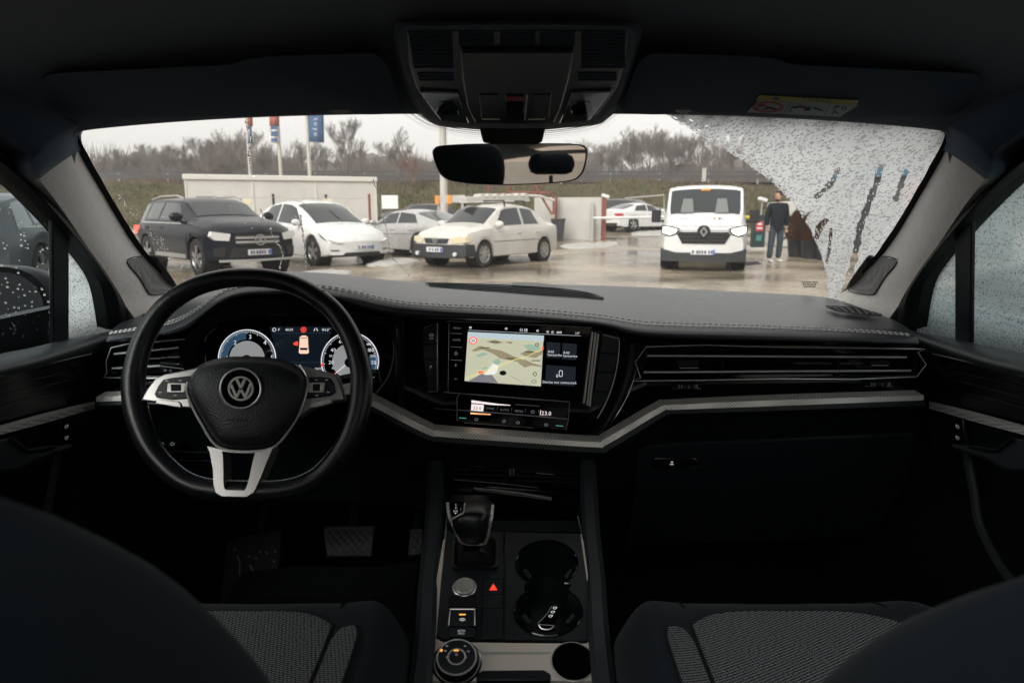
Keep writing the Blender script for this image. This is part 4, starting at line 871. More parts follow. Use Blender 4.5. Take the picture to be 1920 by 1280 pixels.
# climate panel
cC = at(965, 775, 1.205); CN = V((-.10, -1, .06)).normalized(); C0 = Pl(cC, CN)
mb = MB(); mb.prism(C0.px([(858, 738), (1068, 754), (1062, 806), (857, 790)]), -CN*.03); cl = mb.build('climate_panel', M['piano_black'], dash, bevel=.001)
C1, C2 = C0.off(.001), C0.off(.002)
mb = MB(); mb.tube(C1.px([(862, 738), (857, 745), (857, 789)]), .0006, 5); mb.tube(C1.px([(858, 768), (960, 776), (1064, 785)]), .0008, 5); mb.tube(C1.px([(870, 792), (960, 799), (1000, 802)]), .0006, 5); mb.tube(C1.px([(1068, 754), (1066, 785), (1061, 806)]), .0006, 5); mb.tube(C1.px([(966, 758), (1012, 761)]), .0005, 5); mb.tube(fl(1.24).px([(813, 765), (858, 769)]), .0006, 5); mb.build('panel_lines', M['satin_silver'], cl)
mb = MB(); mb.prism(C1.px([(884, 757), (907, 759), (906, 771), (883, 769)]), -CN*.0006); mb.prism(C1.px([(884, 750), (935, 757), (957, 759), (957, 760), (925, 759), (884, 755)]), -CN*.0006); mb.build('left_display', M['lcd_pink'], cl)
mb = MB(); mb.prism(C1.px([(882, 773), (920, 776), (920, 777.5), (882, 776)]), -CN*.0006); mb.build('amber_led', M['led_amber'], cl)
mb = MB(); mb.prism(C1.px([(861, 782.5), (874, 783.5), (874, 784.5), (861, 783.5)]), -CN*.0006); mb.prism(C1.px([(1042, 797), (1056, 798), (1056, 799), (1042, 798)]), -CN*.0006); mb.build('cooler_led', M['led_teal'], cl)
mb = MB(); ptext(mb, 'SYNC', 920, 765.5, 4, C2, rot=.07); ptext(mb, 'AUTO', 946, 768, 4, C2, rot=.07); ptext(mb, 'MENU', 973, 770.5, 4, C2, rot=.07)
for (u, v) in ((999, 772), (893, 786), (945, 789.5), (971, 792), (1024, 796)): mb.frame(C2.px(ell(u, v, 3.6, 2.8, 10)), C2.px(ell(u, v, 2.4, 1.8, 10)), -CN*.0004)
for u in (910, 933, 960, 986, 1010): mb.tube(C1.px([(u, 760 + (u-900)*.07), (u-1, 766+(u-900)*.07)]), .0002, 4)
mb.build('button_print', M['dim_glow_print'], cl)
mb = MB(); ptext(mb, '23.0', 1024.5, 774.5, 7.5, C2, rot=.07); mb.prism(C2.px([(1013, 769), (1014.2, 769), (1013.4, 778), (1012.4, 778)]), -CN*.0004); mb.build('temperature_text', M['lcd_pink'], cl)
mb = MB(); ptext(mb, '22.0', 895, 764.5, 6, C2, rot=.07); mb.build('display_digits', M['map_dark'], cl)
# ------------------------------------------------------------------ column stalks
st1 = thing('stalk_switch', 'thin black indicator stalk left of the steering wheel hub', 'stalk', at(330, 692, 1.10), group='steering column stalks')
mb = MB(); mb.tube([at(380, 700, 1.13), at(340, 694, 1.10), at(300, 690, 1.09)], [.007, .009, .010], 10, flat=.5); mb.build('lever', M['hard_black'], st1)
mb = MB(); plS = Pl(at(320, 694, 1.085), (0, -1, .1)); ptext(mb, 'IO', 310, 694, 4, plS); ptext(mb, 'D', 320, 695, 4, plS); mb.build('lever_print', M['dim_glow_print'], st1)
mb = MB(); mb.tube([at(300, 686, 1.082), at(345, 692, 1.092)], .0008, 5); mb.build('lever_edge', M['satin_silver'], st1)
st2 = thing('stalk_switch', 'short black wiper stalk poking out right behind the wheel rim', 'stalk', at(706, 710, 1.12), group='steering column stalks')
mb = MB(); mb.tube([at(640, 712, 1.14), at(690, 702, 1.12), at(708, 698, 1.11), at(710, 716, 1.11), at(702, 722, 1.115)], [.008, .008, .007, .006, .004], 10, flat=.6); mb.build('lever', M['hard_black'], st2)
mb = MB(); mb.tube([at(699, 708, 1.105), at(699, 719, 1.105)], .003, 6); mb.build('lever_tip', M['console_plastic'], st2)
# column cowl
mb = MB(); mb.loft([[at(460+math.cos(a)*(74-t*8), 738+math.sin(a)*(52-t*6), 1.07+.22*t) for a in [2*PI*k/24 for k in range(24)]] for t in (0, .3, 1)], True); mb.build('column_cowl', M['hard_black'], dash)
# ================================================================== STEERING WHEEL
TILT = math.radians(23); WN = V((0, -math.cos(TILT), math.sin(TILT))); WC = at(463, 722, 1.012); W0 = Pl(WC, WN)
wheel = thing('steering_wheel', 'black leather steering wheel with three silver spokes and a flat bottom', 'steering wheel', WC)
rim = [(463, 520), (520, 525), (572, 543), (623, 580), (658, 632), (676, 690), (677, 740), (667, 790), (645, 840), (610, 884), (575, 907), (530, 919), (463, 921), (398, 918), (352, 905), (315, 878), (282, 838), (261, 790), (251, 740), (253, 690), (271, 632), (305, 580), (355, 543), (408, 525)]
rp_ = catmull(W0.px(rim), 6, True)
mb = MB(); mb.tube(rp_, [.0152 + .0022*max(0, math.cos(2*PI*(i/len(rp_)-.27)*1))**6 + .0022*max(0, math.cos(2*PI*(i/len(rp_)-.73)))**6 for i in range(len(rp_))], 16, True, up=WN); rimo = mb.build('rim', M['leather'], wheel)
# seams on the rim
mb = MB()
for (u, v, ang) in ((330, 561, 0), (596, 560, 0), (463, 921, 0)):
    c = W0(u, v); j = min(range(len(rp_)), key=lambda i: (rp_[i]-c).length); t = (rp_[(j+1) % len(rp_)] - rp_[j-1]).normalized()
    x = WN; y = t.cross(x); mb.tube([rp_[j] + (x*math.cos(a) + y*math.sin(a))*.0153 for a in [2*PI*k/20 for k in range(20)]], .0008, 5, True); mb.build('rim_seam', M['rubber'], rimo); mb = MB()
# stitched inner edge
mb = MB(); Q = resample(rp_, 170); ctr = WC
for i in range(40, 130, 1):
    d = (ctr - Q[i]).normalized(); a = Q[i] + d*.0155 + WN*.003; b = Q[(i+1) % 170]; b = b + (ctr-b).normalized()*.0155 + WN*.003; mb.tube([a, a.lerp(b, .6)], .0006, 4)
mb.build('rim_stitching', M['dim_glow_print'], rimo)
hub = [(460, 671), (500, 672), (530, 678), (556, 690), (572, 706), (574, 732), (566, 760), (545, 795), (520, 826), (500, 838), (465, 841), (425, 839), (405, 828), (382, 792), (360, 752), (352, 728), (355, 708), (372, 690), (396, 679), (425, 672)]
hc = (463, 745)
def hubring(f, e): return [W0.off(e)(hc[0]+(u-hc[0])*f, hc[1]+(v-hc[1])*f) for u, v in hubc]
hubc = [(p.x, p.y) for p in catmull([V((u, v, 0)) for u, v in hub], 3, True)]
mb = MB(); rows = [hubring(f, e) for f, e in ((1.0, -.015), (1.0, .012), (.985, .019), (.94, .026), (.86, .031), (.70, .035), (.45, .038), (.2, .039))]
mb.loft(rows, True); mb.poly(rows[-1]); mb.build('airbag_cover', M['hub_leather'], wheel, angle=60)
mb = MB(); mb.loft([hubring(1.03, -.05), hubring(1.04, .0), hubring(1.0, .004)], True); mb.build('hub_back', M['hard_black'], wheel)
lo = [(562, 684), (573, 700), (577, 720), (570, 750), (556, 785), (530, 822), (508, 840), (470, 846), (430, 844), (402, 832), (378, 795), (358, 757), (350, 732), (352, 716)]
mb = MB(); mb.tube(catmull(W0.off(.016).px(lo), 5), .0019, 8); mb.build('hub_chrome', M['chrome'], wheel)
def plate(pts, e, d, name, m, bevel=.002, hole=None):
    mb = MB()
    if hole: mb.frame(W0.off(e).px(pts), W0.off(e).px(hole), -WN*d)
    else: mb.prism(W0.off(e).px(pts), -WN*d)
    return mb.build(name, M[m], wheel, bevel=bevel)
sp1 = plate([(264, 750), (276, 728), (291, 709), (308, 701), (345, 694), (388, 686), (362, 702), (356, 716), (353, 740), (358, 765), (330, 762), (296, 754)], .010, .022, 'spoke', 'spoke_silver')
sp2 = plate([(551, 681), (566, 686), (600, 694), (627, 700), (634, 707), (645, 749), (624, 752), (588, 762), (560, 782), (568, 758), (575, 735), (575, 708)], .010, .022, 'spoke', 'spoke_silver')
sp3 = plate([(388, 836), (393, 848), (399, 880), (400, 908), (404, 923), (416, 930), (461, 931), (476, 922), (488, 896), (500, 866), (512, 838), (480, 847), (430, 846)], .0185, .03, 'spoke', 'spoke_silver', hole=[(417, 846), (418, 858), (419, 885), (419, 906), (421, 915), (425, 918), (458, 919), (462, 913), (468, 892), (473, 868), (478, 848), (462, 849), (435, 848)])
b1 = plate([(289, 738), (297, 722), (306, 711), (322, 708), (357, 704), (355, 722), (356, 746), (320, 749), (293, 745)], .0135, .012, 'button_pad', 'hard_black', bevel=.0012)
b2 = plate([(574, 707), (600, 706), (619, 708), (626, 719), (629, 735), (620, 741), (600, 744), (568, 748), (574, 730)], .0135, .012, 'button_pad', 'hard_black', bevel=.0012)
for (pad_, x0, y0, x1, y1) in ((b1, 312, 718, 348, 735), (b2, 577, 717, 609, 735)):
    q = W0.off(.0165); sl_ = 2
    mb = MB(); mb.frame(q.px([(x0+sl_, y0), (x1, y0), (x1-sl_, y1), (x0, y1)]), q.px([(x0+9, y0+2.4), (x1-9, y0+2.4), (x1-9, y1-2.4), (x0+9, y1-2.4)]), -WN*.006)
    mb.build('roller_frame', M['satin_silver'], pad_, bevel=.0008)
    mb = MB(); mb.prism(W0.off(.0160).px([(x0+9, y0+2), (x1-9, y0+2), (x1-9, y1-2), (x0+9, y1-2)]), -WN*.006); mb.build('roller', M['rubber'], pad_, bevel=.001)
mb = MB(); q = W0.off(.0142)
for u, v in ((313, 714), (338, 713), (300, 735), (328, 741)): mb.prism(q.px([(u-3, v-.8), (u+3, v-.8), (u+3, v+.8), (u-3, v+.8)]), -WN*.0004)
ptext(mb, 'SET', 300, 737, 2.6, q); ptext(mb, 'RES', 312, 713, 2.4, q); mb.build('button_print', M['dim_glow_print'], b1)
mb = MB()
for u, v in ((593, 712), (612, 712), (594, 741), (615, 735)): mb.prism(q.px([(u-2.4, v-.7), (u+2.4, v-.7), (u+2.4, v+.7), (u-2.4, v+.7)]), -WN*.0004)
mb.build('button_print', M['dim_glow_print'], b2)
plate([(291, 757), (294, 749), (300, 748), (334, 752), (338, 756), (339, 764), (333, 763), (296, 757)], .013, .012, 'paddle_key', 'satin_silver', bevel=.001)
plate([(580, 765), (582, 758), (588, 754), (617, 747), (621, 749), (622, 755), (600, 761)], .013, .012, 'paddle_key', 'satin_silver', bevel=.001)
# emblem
E0 = W0.off(.0405); ec = (451, 728)
mb = MB(); mb.prism(E0.px(ell(*ec, 37, 36, 36)), -WN*.012); em = mb.build('emblem_plate', M['piano_black'], wheel, bevel=.001)
mb = MB(); mb.tube(E0.off(.0006).px(ell(*ec, 38, 37, 48)), .0014, 8, True); mb.build('emblem_ring', M['chrome'], em)
mb = MB(); G = E0.off(.003)
def bar(p, q, wd):
    p, q = V((*p, 0)), V((*q, 0)); d = (q-p).normalized(); n_ = V((-d.y, d.x, 0))*wd/2
    mb.prism(G.px([((p+n_).x, (p+n_).y), ((q+n_).x, (q+n_).y), ((q-n_).x, (q-n_).y), ((p-n_).x, (p-n_).y)]), -WN*.004)
mb.frame(G.px(ell(*ec, 24, 23, 40)), G.px(ell(*ec, 20.5, 19.6, 40)), -WN*.004)
cx_, cy2 = ec
bar((cx_-8.5, cy2-19), (cx_, cy2-1), 4.6); bar((cx_+8.5, cy2-19), (cx_, cy2-1), 4.6)
bar((cx_-18.5, cy2-8.5), (cx_-8.3, cy2+16.5), 4.6); bar((cx_-8.3, cy2+16.5), (cx_-.8, cy2+2.5), 4.4); bar((cx_+.8, cy2+2.5), (cx_+8.3, cy2+16.5), 4.4); bar((cx_+8.3, cy2+16.5), (cx_+18.5, cy2-8.5), 4.6)
mb.build('emblem', M['satin_silver'], em)
mb = MB(); ptext(mb, 'AIRBAG', 445, 787, 6.5, W0.off(.0385), wide=1.25); mb.build('airbag_mark', M['rubber'], wheel)
# ================================================================== CENTRE CONSOLE
SL = .35; CNn = V((0, -SL, 1)).normalized()
K0 = Pl((0, .80, .74), CNn); K1 = K0.off(.001); K2 = K0.off(.003)
cons = thing('centre_console', 'black centre console with cup holders, switches and a beige metal surround', 'console', (0, .85, .45))
# body and side rails
mb = MB()
rl = [(815, 868, 1.20), (812, 930, 1.12), (808, 1000, 1.035), (800, 1080, .955), (793, 1190, .845), (782, 1290, .77)]
for sgn in (1, -1):
    mb = MB(); A = catmull([at(*q) for q in rl], 5)
    rows = []
    for i, p in enumerate(A): rows.append([p + V((dx, 0, dz)) for dx, dz in ((.017, -.12), (.017, .000), (.011, .006), (-.004, .006), (-.012, -.002), (-.022, -.12), (-.024, -.34))])
    mb.loft(rows); mb.build('side_rail', M['rail_plastic'], cons, mirror=(sgn < 0))
mb = MB(); mb.loft([[at(836, 975, 1.10), at(1096, 975, 1.10)], [K0(835, 996), K0(1100, 996)]]); mb.build('tray_edge', M['hard_black'], cons)
# top plate with the cup-holder opening left free
plate_o = [(836, 996), (945, 997), (1096, 1000), (1103, 1080), (1112, 1192), (1098, 1200), (960, 1199), (830, 1197), (817, 1189), (826, 1090)]
def cup_outline():
    pts = []
    pts += ell(1025, 1056, 58, 43, 26, 125, 415)       # upper cup, open at the bottom
    pts += [(1056, 1092), (1066, 1096)]
    pts += ell(1027, 1100, 42, 26, 6, -15, 25)
    pts += [(1063, 1112)]
    pts += ell(1028, 1146, 64, 46, 26, -55, 235)
    pts += [(991, 1112)]
    pts += ell(1027, 1100, 42, 26, 6, 155, 195)
    pts += [(988, 1096), (994, 1092)]
    return pts
cup = cup_outline()
# split plate: left solid part, right part with hole (frame between matching rings)
mb = MB(); mb.prism(K0.px([(836, 996), (945, 997), (946, 1085), (945, 1199), (830, 1197), (817, 1189), (826, 1090)]), -CNn*.03)
cc = (1027, 1100); right = [(947, 997), (1096, 1000), (1103, 1080), (1112, 1192), (1098, 1200), (947, 1199)]
def hit(poly, ang):
    dx, dy = math.cos(ang), math.sin(ang); best = None
    for (ax, ay), (bx, by) in zip(poly, poly[1:] + poly[:1]):
        ex, ey = bx-ax, by-ay; den = dx*ey - dy*ex
        if abs(den) < 1e-9: continue
        t = ((ax-cc[0])*ey - (ay-cc[1])*ex)/den; s_ = ((ax-cc[0])*dy - (ay-cc[1])*dx)/den
        if t > 0 and -1e-6 <= s_ <= 1+1e-6: best = t if best is None else max(best, t)
    return (cc[0]+dx*best, cc[1]+dy*best)
angs = sorted(set([2*PI*k/90 for k in range(90)] + [math.atan2(y-cc[1], x-cc[0]) % (2*PI) for x, y in right]))
outer = [hit(right, a) for a in angs]; inner = [hit(cup, a) for a in angs]
mb.frame(K0.px(outer), K0.px(inner), -CNn*.01); mb.build('top_plate', M['console_plastic'], cons, angle=30)
ip = K0.px(inner); dn = -CNn
mb = MB(); mb.loft([ip, [p + dn*.004 for p in ip]], True)
cen = K0(*cc); mb.loft([[p + dn*.004 for p in ip], [cen.lerp(p, .95) + dn*.03 for p in ip], [cen.lerp(p, .90) + dn*.075 for p in ip]], True); mb.poly([cen.lerp(p, .90) + dn*.075 for p in ip]); ch = mb.build('cup_holder', M['hard_black'], cons, angle=50)
mb = MB(); mb.tube([p + CNn*.0005 for p in ip], .0016, 6, True); mb.build('cup_rim', M['piano_black'], ch)
mb = MB()
for (u0, v0, u1, v1) in ((983, 1068, 994, 1084), (1072, 1068, 1061, 1084), (980, 1152, 993, 1168), (1077, 1152, 1064, 1168)): mb.tube([K0.off(-.004)(u0, v0), K0.off(-.012)(u1, v1)], .0042, 8); mb.build('cup_grip', M['soft_black'], ch); mb = MB()
mb = MB(); mb.tube(K1.px([(945, 998), (946, 1085), (945, 1198)]), .0013, 5); mb.build('plate_joint', M['rubber'], cons)
# beige metal surround
mb = MB(); mb.prism(K0.off(.002).px([(806, 1204), (817, 1195), (830, 1202), (960, 1204), (1098, 1205), (1112, 1197), (1118, 1205), (1128, 1275), (801, 1275)]), -CNn*.02)
mb.prism(K0.off(.002).px([(835, 985), (838, 985), (827, 1090), (818, 1190), (810, 1200), (814, 1110)]), -CNn*.02)
mb.prism(K0.off(.002).px([(1088, 1000), (1092, 998), (1103, 1080), (1119, 1200), (1112, 1192), (1101, 1090)]), -CNn*.02); bz = mb.build('metal_surround', M['beige_metal'], cons, bevel=.001)
mb = MB(); mb.prism(K0.off(.0026).px([(896, 1221), (1032, 1221), (1028, 1226), (901, 1226)]), -CNn*.002); mb.build('surround_groove', M['satin_silver'], bz)
mb = MB(); mb.tube([K0.off(.003)(832, 1010), K0.off(.003)(838, 966)], .002, 6); mb.tube([K0.off(.003)(1094, 1010), K0.off(.003)(1084, 968)], .002, 6); mb.build('rail_tip', M['dark_chrome'], cons)
# lower air vent and ashtray lid
LV = Pl(at(965, 890, 1.235), (0, -1, .22))
mb = MB(); mb.prism(LV.px([(842, 866), (1092, 872), (1086, 918), (846, 900)]), (0, .02, 0)); lv = mb.build('lower_vent', M['piano_black'], cons, bevel=.002)
mb = MB()
for k in range(4):
    v = 870 + k*9; mb.prism(LV.off(.002).px([(848, v), (953, v+3), (953, v+4), (848, v+1)]), (0, .01, 0)); mb.prism(LV.off(.002).px([(967, v+3), (1084, v+8), (1084, v+9), (967, v+4)]), (0, .01, 0))
mb.build('vent_slats', M['hard_black'], lv)
mb = MB(); mb.tube(LV.off(.003).px([(876, 872.5), (906, 875)]), .0008, 5); mb.tube(LV.off(.003).px([(1005, 886.5), (1038, 889.5)]), .0008, 5); mb.tube(LV.off(.003).px([(852, 899), (930, 905), (1010, 914)]), .0006, 5); mb.build('vent_chrome', M['satin_silver'], lv)
mb = MB(); mb.prism(LV.off(.004).px([(956, 870), (964, 870), (964, 893), (956, 893)]), (0, .01, 0)); wh = mb.build('vent_wheel', M['hard_black'], lv, bevel=.001)
mb = MB(); mb.tube(LV.off(.0045).px([(956, 872), (956, 891)]), .0006, 5); mb.tube(LV.off(.0045).px([(963.5, 872), (963.5, 891)]), .0006, 5); mb.build('wheel_ridges', M['satin_silver'], wh)
mb = MB(); mb.prism(LV.off(-.005).px([(846, 905), (1088, 922), (1080, 972), (850, 952)]), (0, .05, 0)); tl_ = mb.build('tray_lid', M['piano_black'], cons, bevel=.003)
mb = MB(); mb.tube(LV.off(-.0035).px([(888, 915), (930, 919), (980, 925), (1034, 934)]), .0022, 8, flat=.6); mb.tube(LV.off(-.0035).px([(892, 919), (980, 929), (1034, 937.5)]), .0006, 5); mb.build('lid_chrome', M['satin_silver'], tl_)
# start button, parking brake, switch column
mb = MB(); c = K0(871, 1100); mb.lathe(c, CNn, [(.0145, -.004), (.0145, .003), (.0135, .004), (.0125, .0035), (0, .0028)], 32); sb = mb.build('start_button', M['satin_silver'], cons)
mb = MB(); mb.lathe(c, CNn, [(.0150, 0), (.0165, .0012), (.0180, 0)], 32); mb.build('button_collar', M['chrome'], sb)
mb = MB(); mb.prism(K0.off(.0005).px(rrect(841, 1114, 894, 1193, 6)), -CNn*.003); pb = mb.build('brake_recess', M['rubber'], cons)
mb = MB(); mb.prism(K0.off(.009).px([(843, 1142), (891, 1142), (890, 1172), (842, 1172)]), -CNn*.012); mb.build('brake_switch', M['console_plastic'], pb, bevel=.0015)
mb = MB(); q = K0.off(.0098); mb.tube(q.px([(841, 1172), (844, 1141.5), (890, 1141.5), (890, 1172)]), .0012, 6); mb.build('switch_chrome', M['chrome'], pb)
mb = MB(); mb.prism(q.px([(861, 1150), (873, 1150), (873, 1152), (861, 1152)]), -CNn*.0004); mb.build('brake_light', M['amber_glow'], pb)
mb = MB(); mb.frame(q.px(ell(867, 1160.5, 3.4, 2.8, 14)), q.px(ell(867, 1160.5, 2.4, 1.9, 14)), -CNn*.0004); ptext(mb, 'P', 867, 1160.5, 3, q)
mb.tube(q.px(ell(867, 1160.5, 5, 4, 6, 140, 220)), .00025, 4); mb.tube(q.px(ell(867, 1160.5, 5, 4, 6, -40, 40)), .00025, 4)
q2 = K0.off(.0075); ptext(mb, 'AUTO', 865, 1181.6, 3.4, q2); ptext(mb, 'HOLD', 865, 1186.4, 3, q2); mb.build('switch_print', M['glow_print'], pb)
mb = MB(); mb.prism(K0.off(.007).px(rrect(841, 1174, 891, 1192, 4)), -CNn*.009); mb.build('hold_switch', M['console_plastic'], pb, bevel=.0012)
mb = MB()
for v0, v1 in ((1086, 1112), (1113.5, 1138), (1139.5, 1196)): mb.prism(K0.off(.0025).px([(906, v0), (942, v0), (942, v1), (904, v1)]), -CNn*.006)
hz = mb.build('switch_column', M['console_plastic'], cons, bevel=.0007)
mb = MB(); mb.prism(K0.off(.0006).px([(903, 1083), (944, 1083), (944, 1198), (901, 1198)]), -CNn*.002); mb.build('column_gap', M['rubber'], hz)
mb = MB(); q = K0.off(.0028)
for f in (1.0, .52):
    cx, cy3 = 925, 1101.5; t3 = [(cx, cy3-8*f), (cx+7.5*f, cy3+4*f), (cx-7.5*f, cy3+4*f)]; i3 = [(cx, cy3-8*f+3.2), (cx+7.5*f-2.6, cy3+4*f-1.3), (cx-7.5*f+2.6, cy3+4*f-1.3)]
    mb.frame(q.px(t3), q.px(i3), -CNn*.0004)
mb.build('hazard_triangle', M['red_glow'], hz)
# drive mode dial
c = K0.off(.002)(857, 1242); mb = MB(); mb.lathe(c, CNn, [(.0335, 0), (.0335, .002), (.031, .003)], 40); dm = mb.build('drive_dial', M['dark_chrome'], cons)
mb = MB(); mb.lathe(c, CNn, [(.0285, .0), (.0270, .012), (.0260, .014), (.024, .0135), (0, .0135)], 44); mb.build('dial_cap', M['console_plastic'], dm)
mb = MB()
for k in range(60):
    a = 2*PI*k/60; x = V((1, 0, 0)); y = CNn.cross(x); d = x*math.cos(a) + y*math.sin(a); mb.tube([c + d*.0287 + CNn*.002, c + d*.0275 + CNn*.011], .0006, 4)
mb.build('dial_knurl', M['hard_black'], dm)
mb = MB(); mb.lathe(c, CNn, [(.0242, .0132), (.0258, .0150), (.0272, .0130)], 44); mb.lathe(c, CNn, [(.0102, .0136), (.0114, .0150), (.0126, .0136)], 30); mb.build('dial_ring', M['chrome'], dm)
cD = K0.off(.0162); ctr2 = c + CNn*.019
u0, v0 = 856, 1222.5
mb = MB(); mb.prism(cD.px([(851, 1217.5), (860, 1217.5), (860, 1219.5), (851, 1219.5)]), -CNn*.0003); mb.prism(cD.px([(826, 1216), (830, 1216), (829, 1220), (826, 1221)]), -CNn*.0003); mb.build('dial_light', M['amber_glow'], dm)
mb = MB(); ptext(mb, 'SELECT', 855.5, 1222.3, 2.2, cD)
for u, v in ((838, 1210), (872, 1210), (835, 1219), (878, 1220), (838, 1231), (873, 1231), (856, 1226.5)): mb.frame(cD.px(ell(u, v, 2.6, 1.6, 8)), cD.px(ell(u, v, 1.6, .8, 8)), -CNn*.0003)
mb.build('dial_print', M['dim_glow_print'], dm)
# socket at right: flat disc, the hole's shade put into its black colour
c = K0.off(.002)(1074, 1240); mb = MB(); mb.lathe(c, CNn, [(.0275, .0012), (.0285, .0028), (.0300, .0012)], 40); so_ = mb.build('socket_ring', M['chrome'], cons)
mb = MB(); mb.lathe(c, CNn, [(.0280, .0020), (.0265, .0008), (.0255, .0006), (0, .0006)], 36); mb.build('socket_shade', mat('painted_shade', (.0015, .0015, .002), 1, spec=0), so_)
# armrest lid
mb = MB(); rows = []
for i, (y, z, hw) in enumerate(((.70, .728, .118), (.705, .748, .122), (.69, .768, .124), (.66, .778, .125), (.40, .79, .125), (.05, .80, .12))):
    rows.append([V((-hw-.004, y-.02, z-.12)), V((-hw, y-.006, z-.010)), V((-hw*.93, y, z)), V((-hw*.45, y+.002, z+.001)), V((0, y+.003, z+.0015)), V((hw*.45, y+.002, z+.001)), V((hw*.93, y, z)), V((hw, y-.006, z-.010)), V((hw+.004, y-.02, z-.12))])
mb.loft([[p + V((0, .0, -.14)) for p in rows[0]]] + rows); mb.build('armrest_lid', M['soft_black'], cons, sub=1)
mb = MB(); mb.prism(K0.off(.004).px([(893, 1262), (905, 1255), (1020, 1254), (1033, 1262), (1033, 1275), (893, 1275)]), -CNn*.02); mb.build('armrest_latch', M['hard_black'], cons, bevel=.002)
# ------------------------------------------------------------------ gear lever
glv = thing('gear_lever', 'chunky black gear selector with silver edges and a short leather boot', 'gear lever', K0(890, 1040))
mb = MB(); Bq = [(851, 1013), (931, 1013), (934, 1066), (848, 1066)]
b0 = K1.px(rrect(848, 1012, 934, 1068, 8)); ctrB = K0(890, 1040)
KB = at(884, 1000, .975)
mb.loft([b0, [p + CNn*.006 for p in b0], [ctrB.lerp(p, .90) + CNn*.006 for p in b0], [ctrB.lerp(p, .82) + CNn*.001 for p in b0], [ctrB.lerp(p, .62) + CNn*.022 for p in b0], [KB.lerp(p + (KB-ctrB), .35) - V((0, 0, .02)) for p in b0]], True); mb.build('boot', M['leather'], glv, angle=60)
# knob: block with rounded crown, built from sections along its height
kf = lambda u, v, Y: at(u, v, Y)
front = [(838, 943), (842, 985), (850, 1000), (868, 1019), (906, 1020), (914, 1013), (922, 985), (925, 947)]
mb = MB()
def kw(v): return (lin([(943, 838), (985, 842), (1000, 850), (1019, 868)], v), lin([(947, 925), (985, 922), (1010, 915), (1020, 906)], v))
kY = [(938, .975), (944, .945), (952, .922), (964, .908), (985, .902), (1005, .902), (1014, .908), (1020, .925), (1023, .955)]
rows = []
for v in (938, 941, 944, 948, 953, 959, 966, 976, 988, 1000, 1008, 1014, 1018, 1021, 1023):
    u0, u1 = kw(v); Yf = lin(kY, v); q_ = max(0, (944-v)/6)*6 + max(0, (v-1017)/6)*8; u0 += q_; u1 -= q_; row = [kf(u0+2, v, .985)]
    for i in range(13):
        t_ = -1 + 2*i/12; e_ = abs(t_)**5; row.append(kf((u0+u1)/2 + (u1-u0)/2*t_, v, Yf + .022*e_ - .004*(1-t_*t_)))
    rows.append(row + [kf(u1-2, v, .985)])
mb.loft(rows); mb.loft([rows[0], [p + V((0, .03, -.004)) for p in rows[0]]]); mb.build('knob', M['leather'], glv, angle=60)
fr2 = [kf(882 + (u-882)*.98, 982 + (v-982)*.985, lin(kY, v) + .012) for u, v in [(838, 943), (841, 965), (849, 985), (858, 1002), (868, 1018), (906, 1019), (913, 1012), (919, 985), (923, 965), (925, 947)]]
mb = MB(); mb.tube(catmull(fr2, 3), .0024, 8); mb.build('knob_chrome', M['satin_silver'], glv)
KP = Pl(kf(858, 960, .902), (0, -1, .08))
mb = MB(); mb.prism(KP.px([(842, 944), (871, 944), (870, 957), (868, 961), (849, 971)]), (0, .008, 0)); dp = mb.build('gear_display', M['display_black'], glv)
mb = MB(); mb.tube(KP.off(.001).px([(871.5, 943), (870.5, 957), (868, 962), (848, 972)]), .0013, 6); mb.build('display_edge', M['satin_silver'], dp)
mb = MB(); q = KP.off(.0006); ptext(mb, 'R', 855, 946, 3, q); ptext(mb, 'N', 855, 951.5, 3, q); ptext(mb, 'D/S', 854, 957.5, 3.6, q); mb.prism(q.px([(852, 961), (856, 961), (854, 963)]), (0, .0003, 0)); ptext(mb, '+', 864, 953.5, 2.4, q); ptext(mb, '-', 864, 957, 2.4, q); mb.build('gear_letters', M['glow_print'], dp)
# ------------------------------------------------------------------ key in the cup holder
kc = K0.off(-.045)(1033, 1160); key = thing('car_key', 'black folding car key lying in the lower cup holder', 'key', kc)
KY = Pl(K0.off(-.038)(1033, 1155), (CAM - kc).normalized() + V((0, -.15, .5)))
mb = MB(); ky = [(1006, 1172), (1012, 1164), (1024, 1150), (1033, 1134), (1046, 1131), (1050, 1138), (1046, 1156), (1040, 1166), (1041, 1176), (1030, 1181), (1012, 1180)]
mb.prism(KY.px(ky), -KY.n*.016); mb.build('key_body', M['piano_black'], key, bevel=.002)
mb = MB(); mb.tube(KY.off(.0012).px([(1009, 1170), (1020, 1170.5), (1039, 1172)]), .0008, 5); mb.tube(catmull(KY.off(.0012).px([(1010, 1171), (1016, 1178), (1030, 1179), (1039, 1173)]), 3), .0010, 5); mb.tube(KY.off(.0008).px([(1008, 1168), (1026, 1150), (1035, 1135)]), .0005, 5); mb.build('key_chrome', M['chrome'], key)
mb = MB(); q = KY.off(.0008)
for (u, v) in ((1040, 1139), (1036, 1146.5), (1032, 1154)): mb.frame(q.px(ell(u, v, 3.6, 2.4, 10)), q.px(ell(u, v, 2.4, 1.4, 10)), -KY.n*.0004); mb.prism(q.px([(u+3, v-2.6), (u+4.4, v-2.2), (u+4.2, v+.6), (u+3.4, v+.6)]), -KY.n*.0004)
mb.build('key_symbols', M['glow_print'], key)
